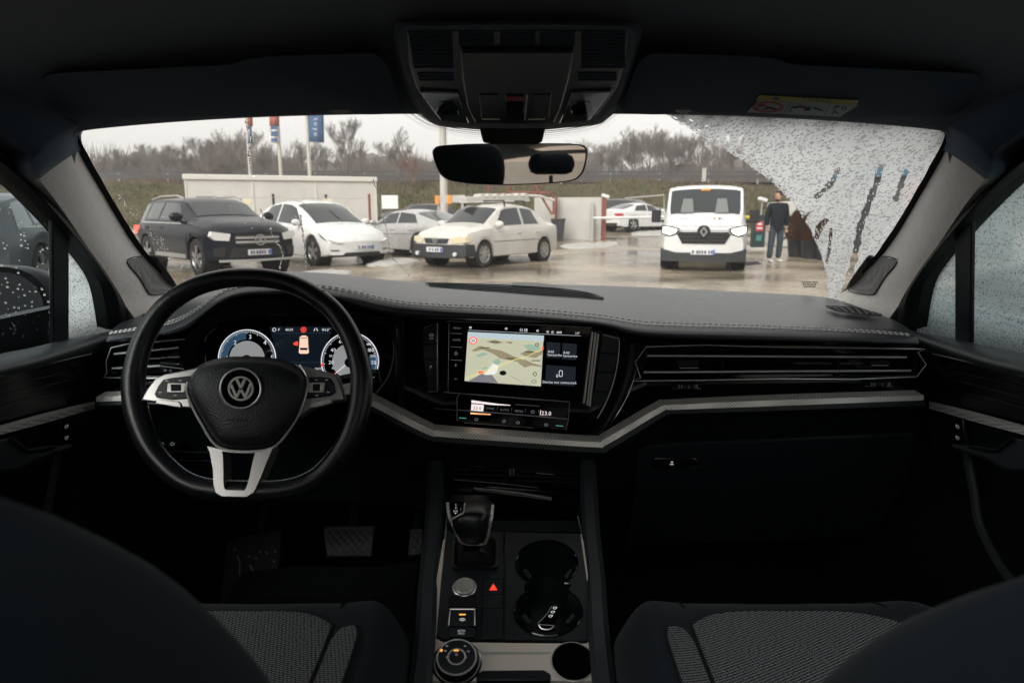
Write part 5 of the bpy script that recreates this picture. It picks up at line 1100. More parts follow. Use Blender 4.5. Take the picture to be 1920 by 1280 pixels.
# ================================================================== PEDALS
def pedal(label, pts, Y, nrm, m, marks=None):
    c = at(sum(p[0] for p in pts)/len(pts), sum(p[1] for p in pts)/len(pts), Y); t = thing('pedal', label, 'pedal', c, group='pedals in the driver footwell')
    P = Pl(c, nrm); mb = MB(); mb.prism(P.px(pts), -P.n*.018); mb.build('pad', M[m], t, bevel=.003)
    mb = MB(); mb.tube([c - P.n*.015, c + V((0, .10, .10)), c + V((0, .14, .24))], .010, 6); mb.build('arm', M['hard_black'], t); return t, P
pedal('wide brake pedal with a cross-hatched rubber pad', [(606, 985), (704, 984), (702, 1000), (697, 1043), (612, 1044), (607, 1005)], 1.50, (0, -.8, .6), 'pedal_rubber')
pedal('narrow black accelerator pedal beside the console', [(768, 990), (794, 988), (792, 1040), (764, 1042)], 1.52, (0, -.8, .6), 'pedal_rubber')
t, P = pedal('worn muddy black footrest left of the brake', [(424, 1010), (528, 990), (518, 1130), (412, 1130)], 1.42, (0, -.75, .65), 'rubber')
mb = MB()
for pts in ([(445, 1042), (450, 1055), (449, 1075), (458, 1090), (460, 1105)], [(468, 1058), (476, 1072), (484, 1088), (488, 1108), (490, 1128)], [(480, 1076), (500, 1090), (514, 1104)], [(486, 1104), (500, 1112), (514, 1122)], [(458, 1104), (474, 1116), (490, 1130)], [(452, 1080), (476, 1096)]):
    mb.tube(P.off(.001).px(pts), [.0013 + .0012*rnd.random() for _ in pts], 5)
for u, v in ((466, 1043), (480, 1046), (487, 1034), (500, 1036), (515, 1033), (513, 1052), (440, 1030)): mb.prism(P.off(.001).px([(u-3+rnd.random(), v-2), (u+2, v-2.4+rnd.random()), (u+3, v+1), (u-1, v+2)]), -P.n*.0006)
mat('dried_mud', (.16, .17, .18), .9); mb.build('dried_mud', M['dried_mud'], t)
mb = MB(); mb.prism([at(u, v, 1.25) + V((0, 0, 0)) for u, v in ((530, 1118), (690, 1117), (775, 1108), (790, 1200), (420, 1200), (420, 1128))], (0, .10, .01)); 
tag(mb.build('floor_mat', M['carpet'], smooth=False), 'black floor mat edge in front of the driver seat', 'floor mat')
# ================================================================== SEATS
def seat(sgn, label, dy, dz, dx):
    t = thing('front_seat', label, 'car seat', (-.37*sgn, .55, .45), group='front seats')
    cx, z0 = -.375, .815; mir = sgn < 0
    def top(fx, y):                   # cushion surface: raised side bolsters, rolled front edge
        z = z0 + .030*max(0, abs(fx)-.55)**1.5*3 - .012*math.cos(fx*1.4)
        if y > .83: z -= .075*((y-.83)/.125)**2.4
        return z
    nx, ny = 22, 18; rows = []
    for j in range(ny+1):
        y = .28 + (.955-.28)*j/ny; row = []
        for i in range(nx+1):
            fx = -1 + 2*i/nx; hw = .232*(1 - .05*max(0, (y-.7)/.24)**2); e = max(0, abs(fx)-.80)/.20
            yy = y - .05*abs(fx)**4*max(0, (y-.6)/.34)
            row.append(V((cx + fx*hw, yy, top(fx, y) - .05*e**2)))
        row = [row[0] + V((-.008, 0, -.07)), row[0] + V((-.012, 0, -.02))] + row + [row[-1] + V((.012, 0, -.02)), row[-1] + V((.008, 0, -.07))]
        rows.append(row)
    rows.append([p + V((0, .012, -.035)) for p in rows[-1]]); rows.append([p + V((0, -.03, -.10)) for p in rows[-1]])
    mb = MB(); mb.loft(rows); cu = mb.build('cushion', M['seat_fabric'], t, mirror=mir, sub=1)
    # light woven centre panels with seams
    def patch(name, f0, f1, y0, y1, rnd_=0):
        mb = MB(); rr = []
        for j in range(13):
            y = y0 + (y1-y0)*j/12; row = []
            for i in range(15):
                fx = f0 + (f1-f0)*i/14; hw = .232*(1 - .05*max(0, (y-.7)/.24)**2)
                q = (2*i/14-1); yy = y - .05*abs(fx)**4*max(0, (y-.6)/.34) - (rnd_*abs(q)**4 if j == 12 else rnd_*abs(q)**4*(j/12)**2)
                row.append(V((cx + fx*hw, yy, top(fx, yy) + .0035)))
            rr.append(row)
        mb.loft(rr); mb.build(name, M['seat_insert'], cu, mirror=mir)
        b = [r[0] for r in rr] + rr[-1] + [r[-1] for r in rr[::-1]]
        mb = MB(); mb.tube([p + V((0, 0, -.001)) for p in b], .0018, 5); mb.build('seam', M['rubber'], cu, mirror=mir)
    patch('insert', -.62, .62, .30, .845, .035); patch('side_insert', .64, .80, .30, .80, .03); patch('side_insert', -.80, -.64, .30, .80, .03)
    mb = MB(); s_ = []
    for j in range(8): y = .865 + .09*j/7; s_.append(V((cx + .60*.232, y - .012, top(.62, y) + .001)))
    mb.tube(s_, .0016, 5); mb.build('seam', M['rubber'], cu, mirror=mir); mb = MB(); mb.tube([V((2*cx - p.x, p.y, p.z)) for p in s_], .0016, 5); mb.build('seam', M['rubber'], cu, mirror=mir)
    mb = MB(); mb.box((cx, .58, .62), (.40, .55, .16)); mb.build('seat_base', M['hard_black'], t, mirror=mir, bevel=.02)
    # backrest, leaning back; its inner shoulder rises into view
    mb = MB(); rows = []
    for j in range(15):
        f = j/14; z = .74 + (.545+dz)*f; yc = .40 + dy - .245*f; hw = .245 - .01*f - .075*max(0, (f-.62)/.38)**2.0; row = []
        for k in range(28):
            a = 2*PI*k/28; ca, sa = math.cos(a), math.sin(a)
            x = hw*math.copysign(abs(ca)**.55, ca); y = (.080 + .03*abs(ca)**3)*math.copysign(abs(sa)**.7, sa)*(1 - .5*max(0, (f-.85)/.15))
            row.append(V((cx + dx + x, yc + y + .045*abs(ca)**4, z - .03*abs(ca)**3*f)))
        rows.append(row)
    mb.capped(rows); mb.build('backrest', M['seat_fabric'], t, mirror=mir, sub=1)
    mb = MB(); rows = []
    for z, hw, d in ((1.345, .08, .03), (1.355, .115, .045), (1.40, .13, .055), (1.46, .128, .055), (1.50, .11, .045), (1.508, .08, .025)):
        rows.append([V((cx + hw*math.copysign(abs(math.cos(a))**.6, math.cos(a)), .085 + d*math.copysign(abs(math.sin(a))**.7, math.sin(a)), z)) for a in [2*PI*k/20 for k in range(20)]])
    mb.capped(rows); hr = mb.build('headrest', M['seat_fabric'], t, mirror=mir, sub=1)
    mb = MB(); mb.tube([V((cx-.07, .09, 1.25)), V((cx-.07, .085, 1.37))], .007, 8); mb.build('headrest_post', M['hard_black'], hr, mirror=mir); mb = MB(); mb.tube([V((cx+.07, .09, 1.25)), V((cx+.07, .085, 1.37))], .007, 8); mb.build('headrest_post', M['hard_black'], hr, mirror=mir)
    return t
seat(1, 'driver seat with dark fabric bolsters, behind the steering wheel', .01, -.005, .02); seat(-1, 'passenger seat with woven grey centre panel, on the side without a wheel', .01, -.035, .0)
# rear bench, seen only in the mirror
rb = thing('rear_bench', 'dark rear bench behind the front seats', 'car seat', (0, -.9, .45))
mb = MB(); mb.box((0, -.75, .62), (1.3, .5, .24)); mb.build('cushion', M['seat_fabric'], rb, bevel=.05); mb = MB(); mb.box((0, -1.12, .90), (1.3, .16, .55), Matrix.Rotation(-.25, 3, 'X')); mb.build('backrest', M['seat_fabric'], rb, bevel=.05)
for x in (-.30, .30):
    mb = MB(); mb.tube([V((x, -1.19, 1.10)), V((x, -1.21, 1.42))], .010, 8); mb.build('headrest_post', M['hard_black'], rb); mb = MB(); mb.box((x, -1.22, 1.475), (.23, .10, .10)); mb.build('headrest', M['seat_fabric'], rb, bevel=.04)
# ================================================================== SUN VISORS
VP = Pl((0, 1.07, 1.478), (0, -.168, -1))
vis_o = [(78, 150), (84, 141), (110, 136), (260, 128), (420, 120), (445, 116), (470, 107), (520, 103), (600, 100), (690, 97), (712, 104), (728, 122), (740, 155), (755, 200), (753, 209), (744, 213), (700, 215), (666, 214), (658, 208), (618, 208), (610, 213), (560, 215), (440, 219), (250, 223), (180, 223), (140, 219), (118, 211), (98, 190), (82, 165)]
def visor(sgn, label):
    mir = sgn < 0; t = thing('sun_visor', label, 'sun visor', tuple(VP(430, 160)*1.0) if not mir else (-VP(430, 160).x, VP(430, 160).y, VP(430, 160).z), group='sun visors')
    o = [(p.x, p.y) for p in catmull([V((u, v, 0)) for u, v in vis_o], 3, True)]; c = (430, 163)
    mb = MB(); rows = []
    for f, e in ((.97, -.022), (1.0, -.014), (1.0, -.006), (.985, 0), (.95, .003)):
        rows.append([VP.off(e)(c[0]+(u-c[0])*(1-(1-f)*.25), c[1]+(v-c[1])*f) for u, v in o])
    mb.capped(rows); mb.build('visor_flap', M['visor_fabric'], t, mirror=mir, angle=60)
    mb = MB(); mb.prism(VP.off(.002).px([(622, 206), (655, 205), (652, 211), (646, 212), (643, 216), (634, 216), (630, 212), (625, 211)]), -VP.n*.02); mb.build('visor_clip', M['hard_black'], t, mirror=mir, bevel=.002)
    mb = MB(); mb.tube([VP.off(-.012)(78, 152), VP.off(-.012)(40, 158), VP.off(-.03)(30, 150)], .006, 8); mb.build('hinge_arm', M['hard_black'], t, mirror=mir)
    return t
visor(1, 'plain dark sun visor folded up above the steering wheel')
vr = visor(-1, 'dark sun visor with a yellow and white airbag warning label')
mat('label_white', (.34, .40, .42), .6); mat('label_yellow', (.30, .28, .03), .6); mat('label_red', (.35, .03, .03), .6); mat('label_black', (.02, .02, .02), .6)
q = VP.off(.0042); q2 = VP.off(.0048); q3 = VP.off(.0054)
mb = MB(); mb.prism(q.px([(1422, 190), (1610, 197), (1575, 219.5), (1401, 211)]), -VP.n*.0008); lb = mb.build('warning_label', M['label_white'], vr)
mb = MB(); mb.prism(q2.px([(1424, 179), (1611, 189), (1604, 198), (1417, 189)]), -VP.n*.0008); mb.build('label_band', M['label_yellow'], lb)
mb = MB(); mb.frame(q2.px(ell(1440, 201.5, 29, 10.5, 28)), q2.px(ell(1440, 201.5, 23, 7.5, 28)), -VP.n*.0004); mb.prism(q2.px([(1424, 195), (1428, 194), (1458, 208), (1454, 209)]), -VP.n*.0004); mb.tube(q3.px([(1500, 200), (1508, 201), (1514, 204)]), .0008, 4); mb.build('label_ban', M['label_red'], lb)
mb = MB(); ptext(mb, 'AIRBAG', 1531, 188, 6.5, q3, rot=.055, wide=1.6); mb.prism(q3.px([(1446, 187.5), (1456, 181.5), (1462, 188.5)]), -VP.n*.0004)
for p_ in ([(1422, 206), (1424, 198), (1430, 199)], [(1432, 205), (1446, 202), (1456, 206)], [(1481, 211), (1486, 201), (1494, 202), (1500, 200), (1518, 205)], [(1508, 207), (1518, 206), (1520, 201)], [(1526, 203), (1534, 205), (1542, 208)], [(1564, 206), (1567, 200), (1574, 200)], [(1578, 206), (1580, 200)], [(1584, 207), (1587, 201)], [(1560, 214), (1566, 210), (1572, 214)]): mb.tube(q3.px(p_), .0009, 4)
mb.tube(q3.px([(1470, 213), (1481, 192)]), .0004, 4); mb.tube(q3.px([(1546, 216), (1558, 195)]), .0004, 4); mb.build('label_print', M['label_black'], lb)
# ================================================================== OVERHEAD CONSOLE
OP = Pl((0, 1.13, 1.468), (0, -.16, -1))
oh = thing('overhead_console', 'dark roof console with louvred grilles and two reading lamps above the mirror', 'roof console', OP(965, 150))
oo = [(750, 52), (800, 46), (970, 44), (1140, 46), (1190, 52), (1188, 90), (1182, 125), (1168, 165), (1150, 200), (1128, 222), (1108, 232), (1040, 238), (965, 241), (880, 238), (832, 234), (810, 222), (786, 196), (768, 160), (756, 120)]
oc = [(p.x, p.y) for p in catmull([V((u, v, 0)) for u, v in oo], 3, True)]
mb = MB(); rows = []
for f, e in ((1.06, -.060), (1.045, -.018), (1.02, -.006), (1.0, 0), (.97, .003)): rows.append([OP.off(e)(968+(u-968)*f, 140+(v-140)*(f if v < 140 else 1 + (f-1)*.5)) for u, v in oc])
mb.capped(rows); mb.build('console_shell', M['headliner_fabric'], oh, angle=60)
q = OP.off(.0036)
ins_o = [(768+(u-768)*1, v) for u, v in [(762, 58), (1178, 58), (1172, 120), (1158, 165), (1120, 216), (1075, 232), (862, 232), (815, 216), (780, 165), (766, 120)]]
mb = MB(); mb.prism(q.px(ins_o), -OP.n*.004); ip_ = mb.build('console_face', M['hard_black'], oh, bevel=.002)
mb = MB()
def louvre(u0, u1, v0, v1, n_, sl_=0):
    for k in range(n_):
        v = v0 + (v1-v0)*k/n_; h = (v1-v0)/n_*.42; f = k/max(n_-1, 1)
        mb.prism(OP.off(.0046).px([(u0 + sl_*f, v), (u1 + sl_*f*.2, v), (u1 + sl_*f*.2, v+h), (u0 + sl_*f, v+h)]), -OP.n*.002)
louvre(766, 848, 60, 132, 12, 10); louvre(1090, 1172, 60, 132, 12, 0); louvre(782, 850, 138, 156, 3, 4); louvre(1084, 1156, 138, 156, 3, 0)
for u0 in (860, 938, 1012): louvre(u0, u0+66, 60, 88, 5)
mb.build('louvres', M['visor_fabric'], ip_)
mb = MB(); mb.prism(OP.off(.009).px([(863, 98), (1076, 98), (1068, 150), (1052, 205), (1040, 231), (890, 231), (876, 205), (866, 150)]), -OP.n*.008); cp = mb.build('switch_panel', M['hard_black'], oh, bevel=.003)
mb = MB(); mb.prism(OP.off(.0105).px([(898, 178), (935, 178), (935, 222), (902, 222)]), -OP.n*.003); mb.build('lamp_button', M['console_plastic'], cp, bevel=.0015); mb = MB(); mb.prism(OP.off(.0105).px([(998, 178), (1034, 178), (1030, 222), (996, 222)]), -OP.n*.003); mb.build('lamp_button', M['console_plastic'], cp, bevel=.0015)
mb = MB(); mb.prism(OP.off(.0105).px([(947, 178), (984, 178), (982, 224), (949, 224)]), -OP.n*.003); mb.build('roof_switch', M['piano_black'], cp, bevel=.0015)
mb = MB(); mb.tube(OP.off(.012).px([(988, 178), (984, 225)]), .0012, 6); mb.tube(OP.off(.012).px([(904, 223.5), (937, 224)]), .0010, 6); mb.tube(OP.off(.012).px([(990, 224), (1022, 223.5)]), .0010, 6); mb.build('switch_chrome', M['satin_silver'], cp)
mb = MB(); mb.prism(OP.off(.0108).px([(950, 182), (981, 182), (981, 190), (950, 190)]), -OP.n*.0005); mb.build('pilot_lamp', M['label_red'], cp)
for pts in ([(786, 173), (859, 176), (880, 232), (826, 226)], [(1146, 173), (1072, 176), (1048, 232), (1106, 226)]):
    mb = MB(); mb.prism(OP.off(.0075).px(pts), -OP.n*.004); lens = mb.build('reading_lamp', M['lamp_glossy'] if 'lamp_glossy' in M else mat('lamp_glossy', (.30, .31, .32), .10, metal=.75), oh, bevel=.0015)
    cu_ = sum(p[0] for p in pts)/4; cv_ = sum(p[1] for p in pts)/4 + 2
    mb = MB(); mb.prism(OP.off(.0082).px([(cu_-14, cv_-12), (cu_+10, cv_-14), (cu_+20, cv_-6), (cu_+22, cv_+10), (cu_+4, cv_+14), (cu_-20, cv_+8)] if cu_ < 960 else [(cu_+14, cv_-12), (cu_-10, cv_-14), (cu_-20, cv_-6), (cu_-22, cv_+10), (cu_-4, cv_+14), (cu_+20, cv_+4)]), -OP.n*.001); mb.build('lamp_bulb_cover', M['piano_black'], lens, bevel=.001)
# ================================================================== REAR-VIEW MIRROR
rm = thing('rear_view_mirror', 'wide frameless rear-view mirror hanging under the roof console', 'mirror', at(958, 305, 1.14))
cM = at(958, 306, 1.14); MN = V((-.105, -1, -.02)).normalized(); MP = Pl(cM, MN)
mo = [(816, 279), (830, 274), (880, 271), (960, 270), (1050, 270), (1084, 272), (1097, 277), (1100, 286), (1096, 312), (1088, 328), (1072, 338), (1030, 343), (960, 346), (890, 344), (850, 339), (832, 331), (822, 317), (813, 290)]
mc = [(p.x, p.y) for p in catmull([V((u, v, 0)) for u, v in mo], 4, True)]
def mring(f, e, g=1): return [MP.off(e)(957+(u-957)*(1-(1-f)*.5), 307+(v-307)*f) for u, v in mc]
mb = MB(); rows = [mring(1.0, .0), mring(1.03, -.004), mring(1.03, -.012), mring(.9, -.026), mring(.5, -.036), mring(.1, -.038)]; mb.capped(rows); mb.build('housing', M['hard_black'], rm)
mb = MB(); mb.prism(mring(.975, .0012), -MN*.001); mb.build('glass', M['mirror_glass'], rm, smooth=False)
mb = MB(); mb.tube(mring(1.0, .0006), .0009, 6, True); mb.build('rim', M['piano_black'], rm)
mb = MB(); fk = [[at(u, v, Y) for u, v in ((898, 236), (930, 238), (965, 238), (1000, 238), (1024, 236), (1016, 268), (965, 274), (906, 268))] for Y in (1.14, 1.17, 1.22)]
mb.capped(fk); mb.build('foot_cover', M['hard_black'], rm, bevel=.004)
mb = MB(); mb.tube([cM - MN*.03, cM + V((0, .06, .05))], .012, 10); mb.build('stem', M['hard_black'], rm)
# ================================================================== OUTSIDE: GROUND
def pave_mat():
    m = mat('wet_paving', (.26, .23, .19), .3, spec=.5); n = m.node_tree; b = n.nodes['Principled BSDF']; L = n.links.new
    tc = n.nodes.new('ShaderNodeTexCoord'); mp = n.nodes.new('ShaderNodeMapping'); mp.inputs['Rotation'].default_value = (0, 0, math.radians(40)); L(tc.outputs['Object'], mp.inputs[0])
    br = n.nodes.new('ShaderNodeTexBrick'); br.inputs['Scale'].default_value = 1; br.inputs['Brick Width'].default_value = .42; br.inputs['Row Height'].default_value = .21; br.inputs['Mortar Size'].default_value = .012
    br.inputs['Color1'].default_value = (.345, .29, .22, 1); br.inputs['Color2'].default_value = (.27, .224, .166, 1); br.inputs['Mortar'].default_value = (.14, .12, .10, 1); L(mp.outputs[0], br.inputs['Vector'])
    nz = n.nodes.new('ShaderNodeTexNoise'); nz.inputs['Scale'].default_value = .35; nz.inputs['Detail'].default_value = 6; L(tc.outputs['Object'], nz.inputs['Vector'])
    rp = n.nodes.new('ShaderNodeValToRGB'); rp.color_ramp.elements[0].position = .38; rp.color_ramp.elements[1].position = .62; rp.color_ramp.elements[0].color = (.55, .55, .55, 1); rp.color_ramp.elements[1].color = (1.1, 1.08, 1.05, 1); L(nz.outputs['Fac'], rp.inputs[0])
    mx = n.nodes.new('ShaderNodeMix'); mx.data_type = 'RGBA'; mx.blend_type = 'MULTIPLY'; mx.inputs[0].default_value = 1; L(br.outputs['Color'], mx.inputs[6]); L(rp.outputs[0], mx.inputs[7]); L(mx.outputs[2], b.inputs['Base Color'])
    mr = n.nodes.new('ShaderNodeMapRange'); mr.inputs[1].default_value = .35; mr.inputs[2].default_value = .65; mr.inputs[3].default_value = .08; mr.inputs[4].default_value = .36; L(nz.outputs['Fac'], mr.inputs[0]); L(mr.outputs[0], b.inputs['Roughness'])
    bp = n.nodes.new('ShaderNodeBump'); bp.inputs['Strength'].default_value = .3; bp.inputs['Distance'].default_value = .006; L(br.outputs['Fac'], bp.inputs['Height']); bp.invert = True; L(bp.outputs[0], b.inputs['Normal'])
    return m
pave_mat()
mat('field_earth', (.10, .085, .055), 1, spec=.1, var=(.5, (.07, .07, .035)))
mat('dry_grass', (.085, .066, .040), 1, spec=.05, var=(.28, (.050, .058, .022)))
mat('white_paint', (.66, .665, .66), .28, coat=.4, var=(3, .06)); mat('dirty_white', (.62, .605, .56), .35, coat=.3, var=(1.3, .22))
mat('black_paint', (.008, .010, .015), .25, coat=.08, spec=.22); mat('silver_paint', (.46, .46, .45), .26, metal=.35, coat=.5, var=(2, .1)); mat('grey_paint', (.055, .066, .073), .3, coat=.4, var=(2, .2)); mat('dark_paint', (.022, .026, .03), .3, coat=.4)
mat('car_glass', (.015, .020, .022), .05, spec=.6, coat=.3, croug=.02); mat('pale_glass', (.20, .23, .23), .08, spec=.8, coat=.5)
mat('tyre', (.012, .012, .013), .75); mat('alloy', (.42, .42, .42), .3, metal=.8); mat('steel_trim', (.42, .42, .40), .4, metal=.5)
mat('bumper_plastic', (.030, .034, .038), .55, var=(4, .3)); mat('lamp_clear', (.62, .62, .60), .12, spec=.8, coat=.5); mat('lamp_yellowed', (.60, .54, .38), .25); mat('lamp_on', (.9, .9, .85), .2, emit=(1, .98, .9), estr=2.2)
mat('tail_red', (.45, .02, .02), .25); mat('tail_red_on', (.5, .03, .02), .3, emit=(1, .06, .04), estr=1.6); mat('orange_plastic', (.8, .28, .03), .5)
mat('plate_white', (.62, .63, .64), .5); mat('plate_ink', (.08, .09, .14), .6); mat('plate_blue', (.05, .12, .4), .5)
mat('container_white', (.56, .545, .51), .6, var=(.9, .14), bump=('noise', 8, .1, .01)); mat('container_trim', (.58, .565, .52), .6); mat('concrete_white', (.50, .49, .46), .8, var=(1.6, .15)); mat('rust_red', (.24, .07, .05), .7, var=(5, .3)); mat('galvanised', (.42, .42, .40), .5, metal=.4)
mat('concrete_pole', (.50, .48, .44), .85, var=(3, .15)); mat('bark', (.10, .085, .075), .95); mat('bark_red', (.11, .050, .040), .95); mat('twig', (.17, .148, .135), 1, spec=.05); mat('twig_red', (.19, .115, .10), 1, spec=.05); mat('brush_wood', (.118, .100, .090), 1, spec=.05)
mat('snow', (.42, .41, .38), .7, var=(4, .25), bump=('noise', 9, .6, .05)); mat('asphalt', (.075, .075, .073), .7); mat('banner_blue', (.05, .10, .20), .7); mat('banner_white', (.62, .60, .57), .7); mat('banner_red', (.34, .10, .08), .7); mat('banner_ink', (.5, .53, .58), .7)
mat('cone_brown', (.10, .048, .026), .95, spec=.1, var=(30, .4)); mat('pot_black', (.018, .02, .024), .5); mat('totem_green', (.012, .03, .033), .4); mat('sign_red', (.45, .06, .06), .5); mat('sign_white', (.7, .72, .72), .5); mat('sign_green', (.05, .20, .17), .5)
mat('fascia_blue', (.045, .11, .155), .5); mat('yellow_plastic', (.6, .5, .05), .5); mat('sand_wall', (.82, .68, .57), .85, var=(.5, .25)); mat('teal_door', (.03, .13, .15), .5)
def flat(name, pts, m, z=0.0): 
    mb = MB(); mb.poly([V((x, y, z)) for x, y in pts]); return tag(mb.build(name, M[m], smooth=False), None, None, kind='structure')
flat('ground', [(-600, -300), (600, -300), (600, 900), (-600, 900)], 'field_earth', -.02)
mb = MB(); rows = []
for y in (-30, 0, 10, 20, 26, 30, 34, 38, 42, 46): rows.append([V((x, y, 0 if y <= 26 else .40*min((y-26)/12, 1)**1.2)) for x in (-60, -20, 0, 20, 60)])
mb.loft(rows); tag(mb.build('pavement', M['wet_paving']), None, None, kind='structure')
# embankment carrying a road, grass on its face
def bank(x, y):                       # height of the slope
    f = min(max((y-40)/16, 0), 1); return .35 + 3.1*(f*f*(3-2*f)) + .22*math.sin(x*.31+y*.2) * f + .15*math.sin(x*.83)*f
mb = MB(); rows = []
for j in range(22):
    y = 38 + 22*j/21; rows.append([V((x, y, bank(x, y) - (.5 if j == 0 else 0))) for x in [-110 + 3*i for i in range(74)]])
rows.append([V((p.x, 75, 3.6)) for p in rows[-1]]); rows.append([V((p.x, 160, 7.5)) for p in rows[-1]]); mb.loft(rows); tag(mb.build('embankment', M['dry_grass']), None, None, kind='structure')
rnd = random.Random(21); mb = MB()
for k in range(24000):
    x, y = rnd.uniform(-34, 34), 39 + 18*rnd.random(); z = bank(x, y); h = rnd.uniform(.10, .28)*(1.8 if rnd.random() < .06 else 1); a = rnd.uniform(0, PI); d = V((math.cos(a), math.sin(a)*.3, 0))*rnd.uniform(.02, .07)
    nv = noise.noise(V((x*.16, y*.30, 3))) + rnd.uniform(-.22, .22) - (y-47)*.03; mb.m = 1 if nv > .02 else (0 if nv > -.32 else 2); t_ = V((rnd.uniform(-.15, .15), rnd.uniform(-.1, .1), h)); p = V((x, y, z-.05)); mb.add([p - d, p + d, p + t_ + d*.3, p + t_ - d*.4], [[0, 1, 2, 3]])
mat('grass_straw', (.13, .10, .058), 1, spec=.05); mat('grass_green', (.050, .056, .020), 1, spec=.05); mat('grass_rust', (.075, .042, .027), 1, spec=.05)
tag(mb.build('grass', [M['grass_straw'], M['grass_green'], M['grass_rust']], smooth=False), 'dry tussock grass covering the roadside embankment', 'grass', kind='stuff')
mb = MB(); mb.poly([V((-110, 57.5, 3.66)), V((110, 57.5, 3.66)), V((110, 64, 3.68)), V((-110, 64, 3.68))]); tag(mb.build('road', M['asphalt']), None, None, kind='structure')
gr = thing('guard_rail', 'long grey crash barrier along the road on the embankment', 'guard rail', (0, 57, 3.4))
mb = MB(); mb.box((0, 57, 4.10), (200, .06, .32)); mb.box((0, 57.02, 4.45), (200, .05, .16)); mb.build('rail', mat('weathered_rail', (.06, .06, .06), .8), gr); 
for k in range(-10, 11):
    mb = MB(); mb.box((k*4, 57.08, 3.95), (.10, .06, .9)); mb.build('post', M['galvanised'], gr)
mk = thing('marker_post', 'short white marker post standing on the roadside above the van', 'marker post', at(1320, 331, 56)); mb = MB(); p = at(1320, 331, 56); mb.box(p + V((0, 0, .10)), (.30, .12, 1.0)); mb.box(p + V((0, 0, .62)), (.34, .14, .06)); mb.build('post', M['concrete_pole'], mk)
# ================================================================== TREES
def tree_mesh(seed, H, spread, levels=5, red=False):
    rnd = random.Random(seed); tr, cr = MB(), MB()
    def grow(p, d, L, r, lv):
        n_ = 4; path = [p]; rad = [r]; dd = d.copy()
        for i in range(n_):
            dd = (dd + V((rnd.uniform(-1, 1), rnd.uniform(-1, 1), rnd.uniform(-.3, .7)))*.17).normalized(); path.append(path[-1] + dd*L/n_); rad.append(r*(1 - .55*(i+1)/n_))
        (tr if lv < 1 else cr).tube(path, rad, 5 if lv < 2 else 3)
        if lv >= levels: return
        k = rnd.randint(4, 6) if lv == 0 else rnd.randint(3, 4)
        for i in range(k):
            f = rnd.uniform(.35, 1.0) if lv else rnd.uniform(.30, 1.0); j = min(int(f*n_), n_-1); b = path[j].lerp(path[j+1], f*n_-j)
            a = rnd.uniform(0, 2*PI); side = V((math.cos(a), math.sin(a), 0)); nd = (dd*rnd.uniform(.5, 1.0) + side*spread*rnd.uniform(.6, 1.1) + V((0, 0, .25))).normalized()
            grow(b, nd, L*rnd.uniform(.50, .72), max(r*.5*(1-.4*f), .011), lv+1)
        grow(path[-1], (dd + V((rnd.uniform(-.3, .3), rnd.uniform(-.3, .3), .2))).normalized(), L*.6, max(r*.45, .011), lv+1)
    grow(V((0, 0, -.2)), V((0, 0, 1)), H*.46, H*.020, 0)
    return tr, cr
proto = []
for i, (H, sp, red) in enumerate(((8.0, .62, 0), (7.0, .85, 0), (9.0, .45, 0), (6.5, .75, 1), (7.5, .7, 0))):
    tr, cr = tree_mesh(31+i, H, sp, 5, red)
    t = thing('bare_tree', 'bare tree', 'tree', (0, 0, 0), group='leafless trees beyond the embankment road'); OFF[t.name] = V((0, 0, 0))
    a = tr.build('trunk', M['bark_red' if red else 'bark'], t); b = cr.build('crown', M['twig_red' if red else 'twig'], t); KIDS[t.name] = [a, b]; proto.append(t)
used = [False]*5
def plant(kind, u, vt, Y, gz, sc=None, label='bare brown tree in the wood line beyond the embankment', rz=0):
    top_ = at(u, vt, Y); H = (8.0, 7.0, 9.0, 6.5, 7.5)[kind]; s_ = sc or (top_.z-gz)/(H*1.12)
    o = proto[kind] if not used[kind] else copy_tree(proto[kind]); used[kind] = True
    o.location = (top_.x, Y, gz); o.scale = (s_, s_, s_); o.rotation_euler = (0, 0, rz); o['label'] = label
plant(2, 645, 212, 50, 2.6, label='tall bare tree right of the blue banner', rz=.4); plant(0, 740, 228, 52, 2.9, label='bare tree with a lone tall crown left of the lamp post', rz=2); plant(3, 768, 268, 50, 2.5, label='reddish brown bare tree beside the lamp post', rz=1)
plant(0, 425, 240, 48, 1.6, label='broad bare tree left of the banner poles, tallest of that clump', rz=4); plant(1, 380, 262, 49, 1.6, label='bare tree between the black SUV and the banner poles', rz=3)
rnd = random.Random(4)
us = [200, 225, 238, 262, 275, 305, 318, 342, 368, 390, 412, 428, 440, 465, 505, 560, 630, 660, 722, 765, 830, 890, 940, 975, 1025, 1075, 1118, 1142, 1170, 1198, 1222, 1248, 1276, 1305, 1335, 1365, 1395, 1425, 1460, 1500, 215, 250, 290, 330, 355, 400, 450, 490, 540, 585, 610, 680, 705, 790, 810, 870, 915, 1000, 1050, 1105, 1130, 1155, 1185, 1210, 1235, 1262, 1290, 1320, 1350, 1380, 1410, 1440, 1480, 1520, 1560, 1600, 1650, 1700]
for i, u in enumerate(us):
    hgt = lin([(200, 300), (300, 285), (400, 255), (450, 250), (520, 275), (620, 270), (800, 292), (1000, 285), (1130, 268), (1190, 240), (1260, 250), (1330, 248), (1450, 262), (1700, 262)], u) + rnd.uniform(-26, 14)
    Y = rnd.uniform(66, 84); plant(rnd.choice((0, 1, 2, 4)), u, hgt, Y, 3.6 + (Y-64)*.04, rz=rnd.uniform(0, 6))
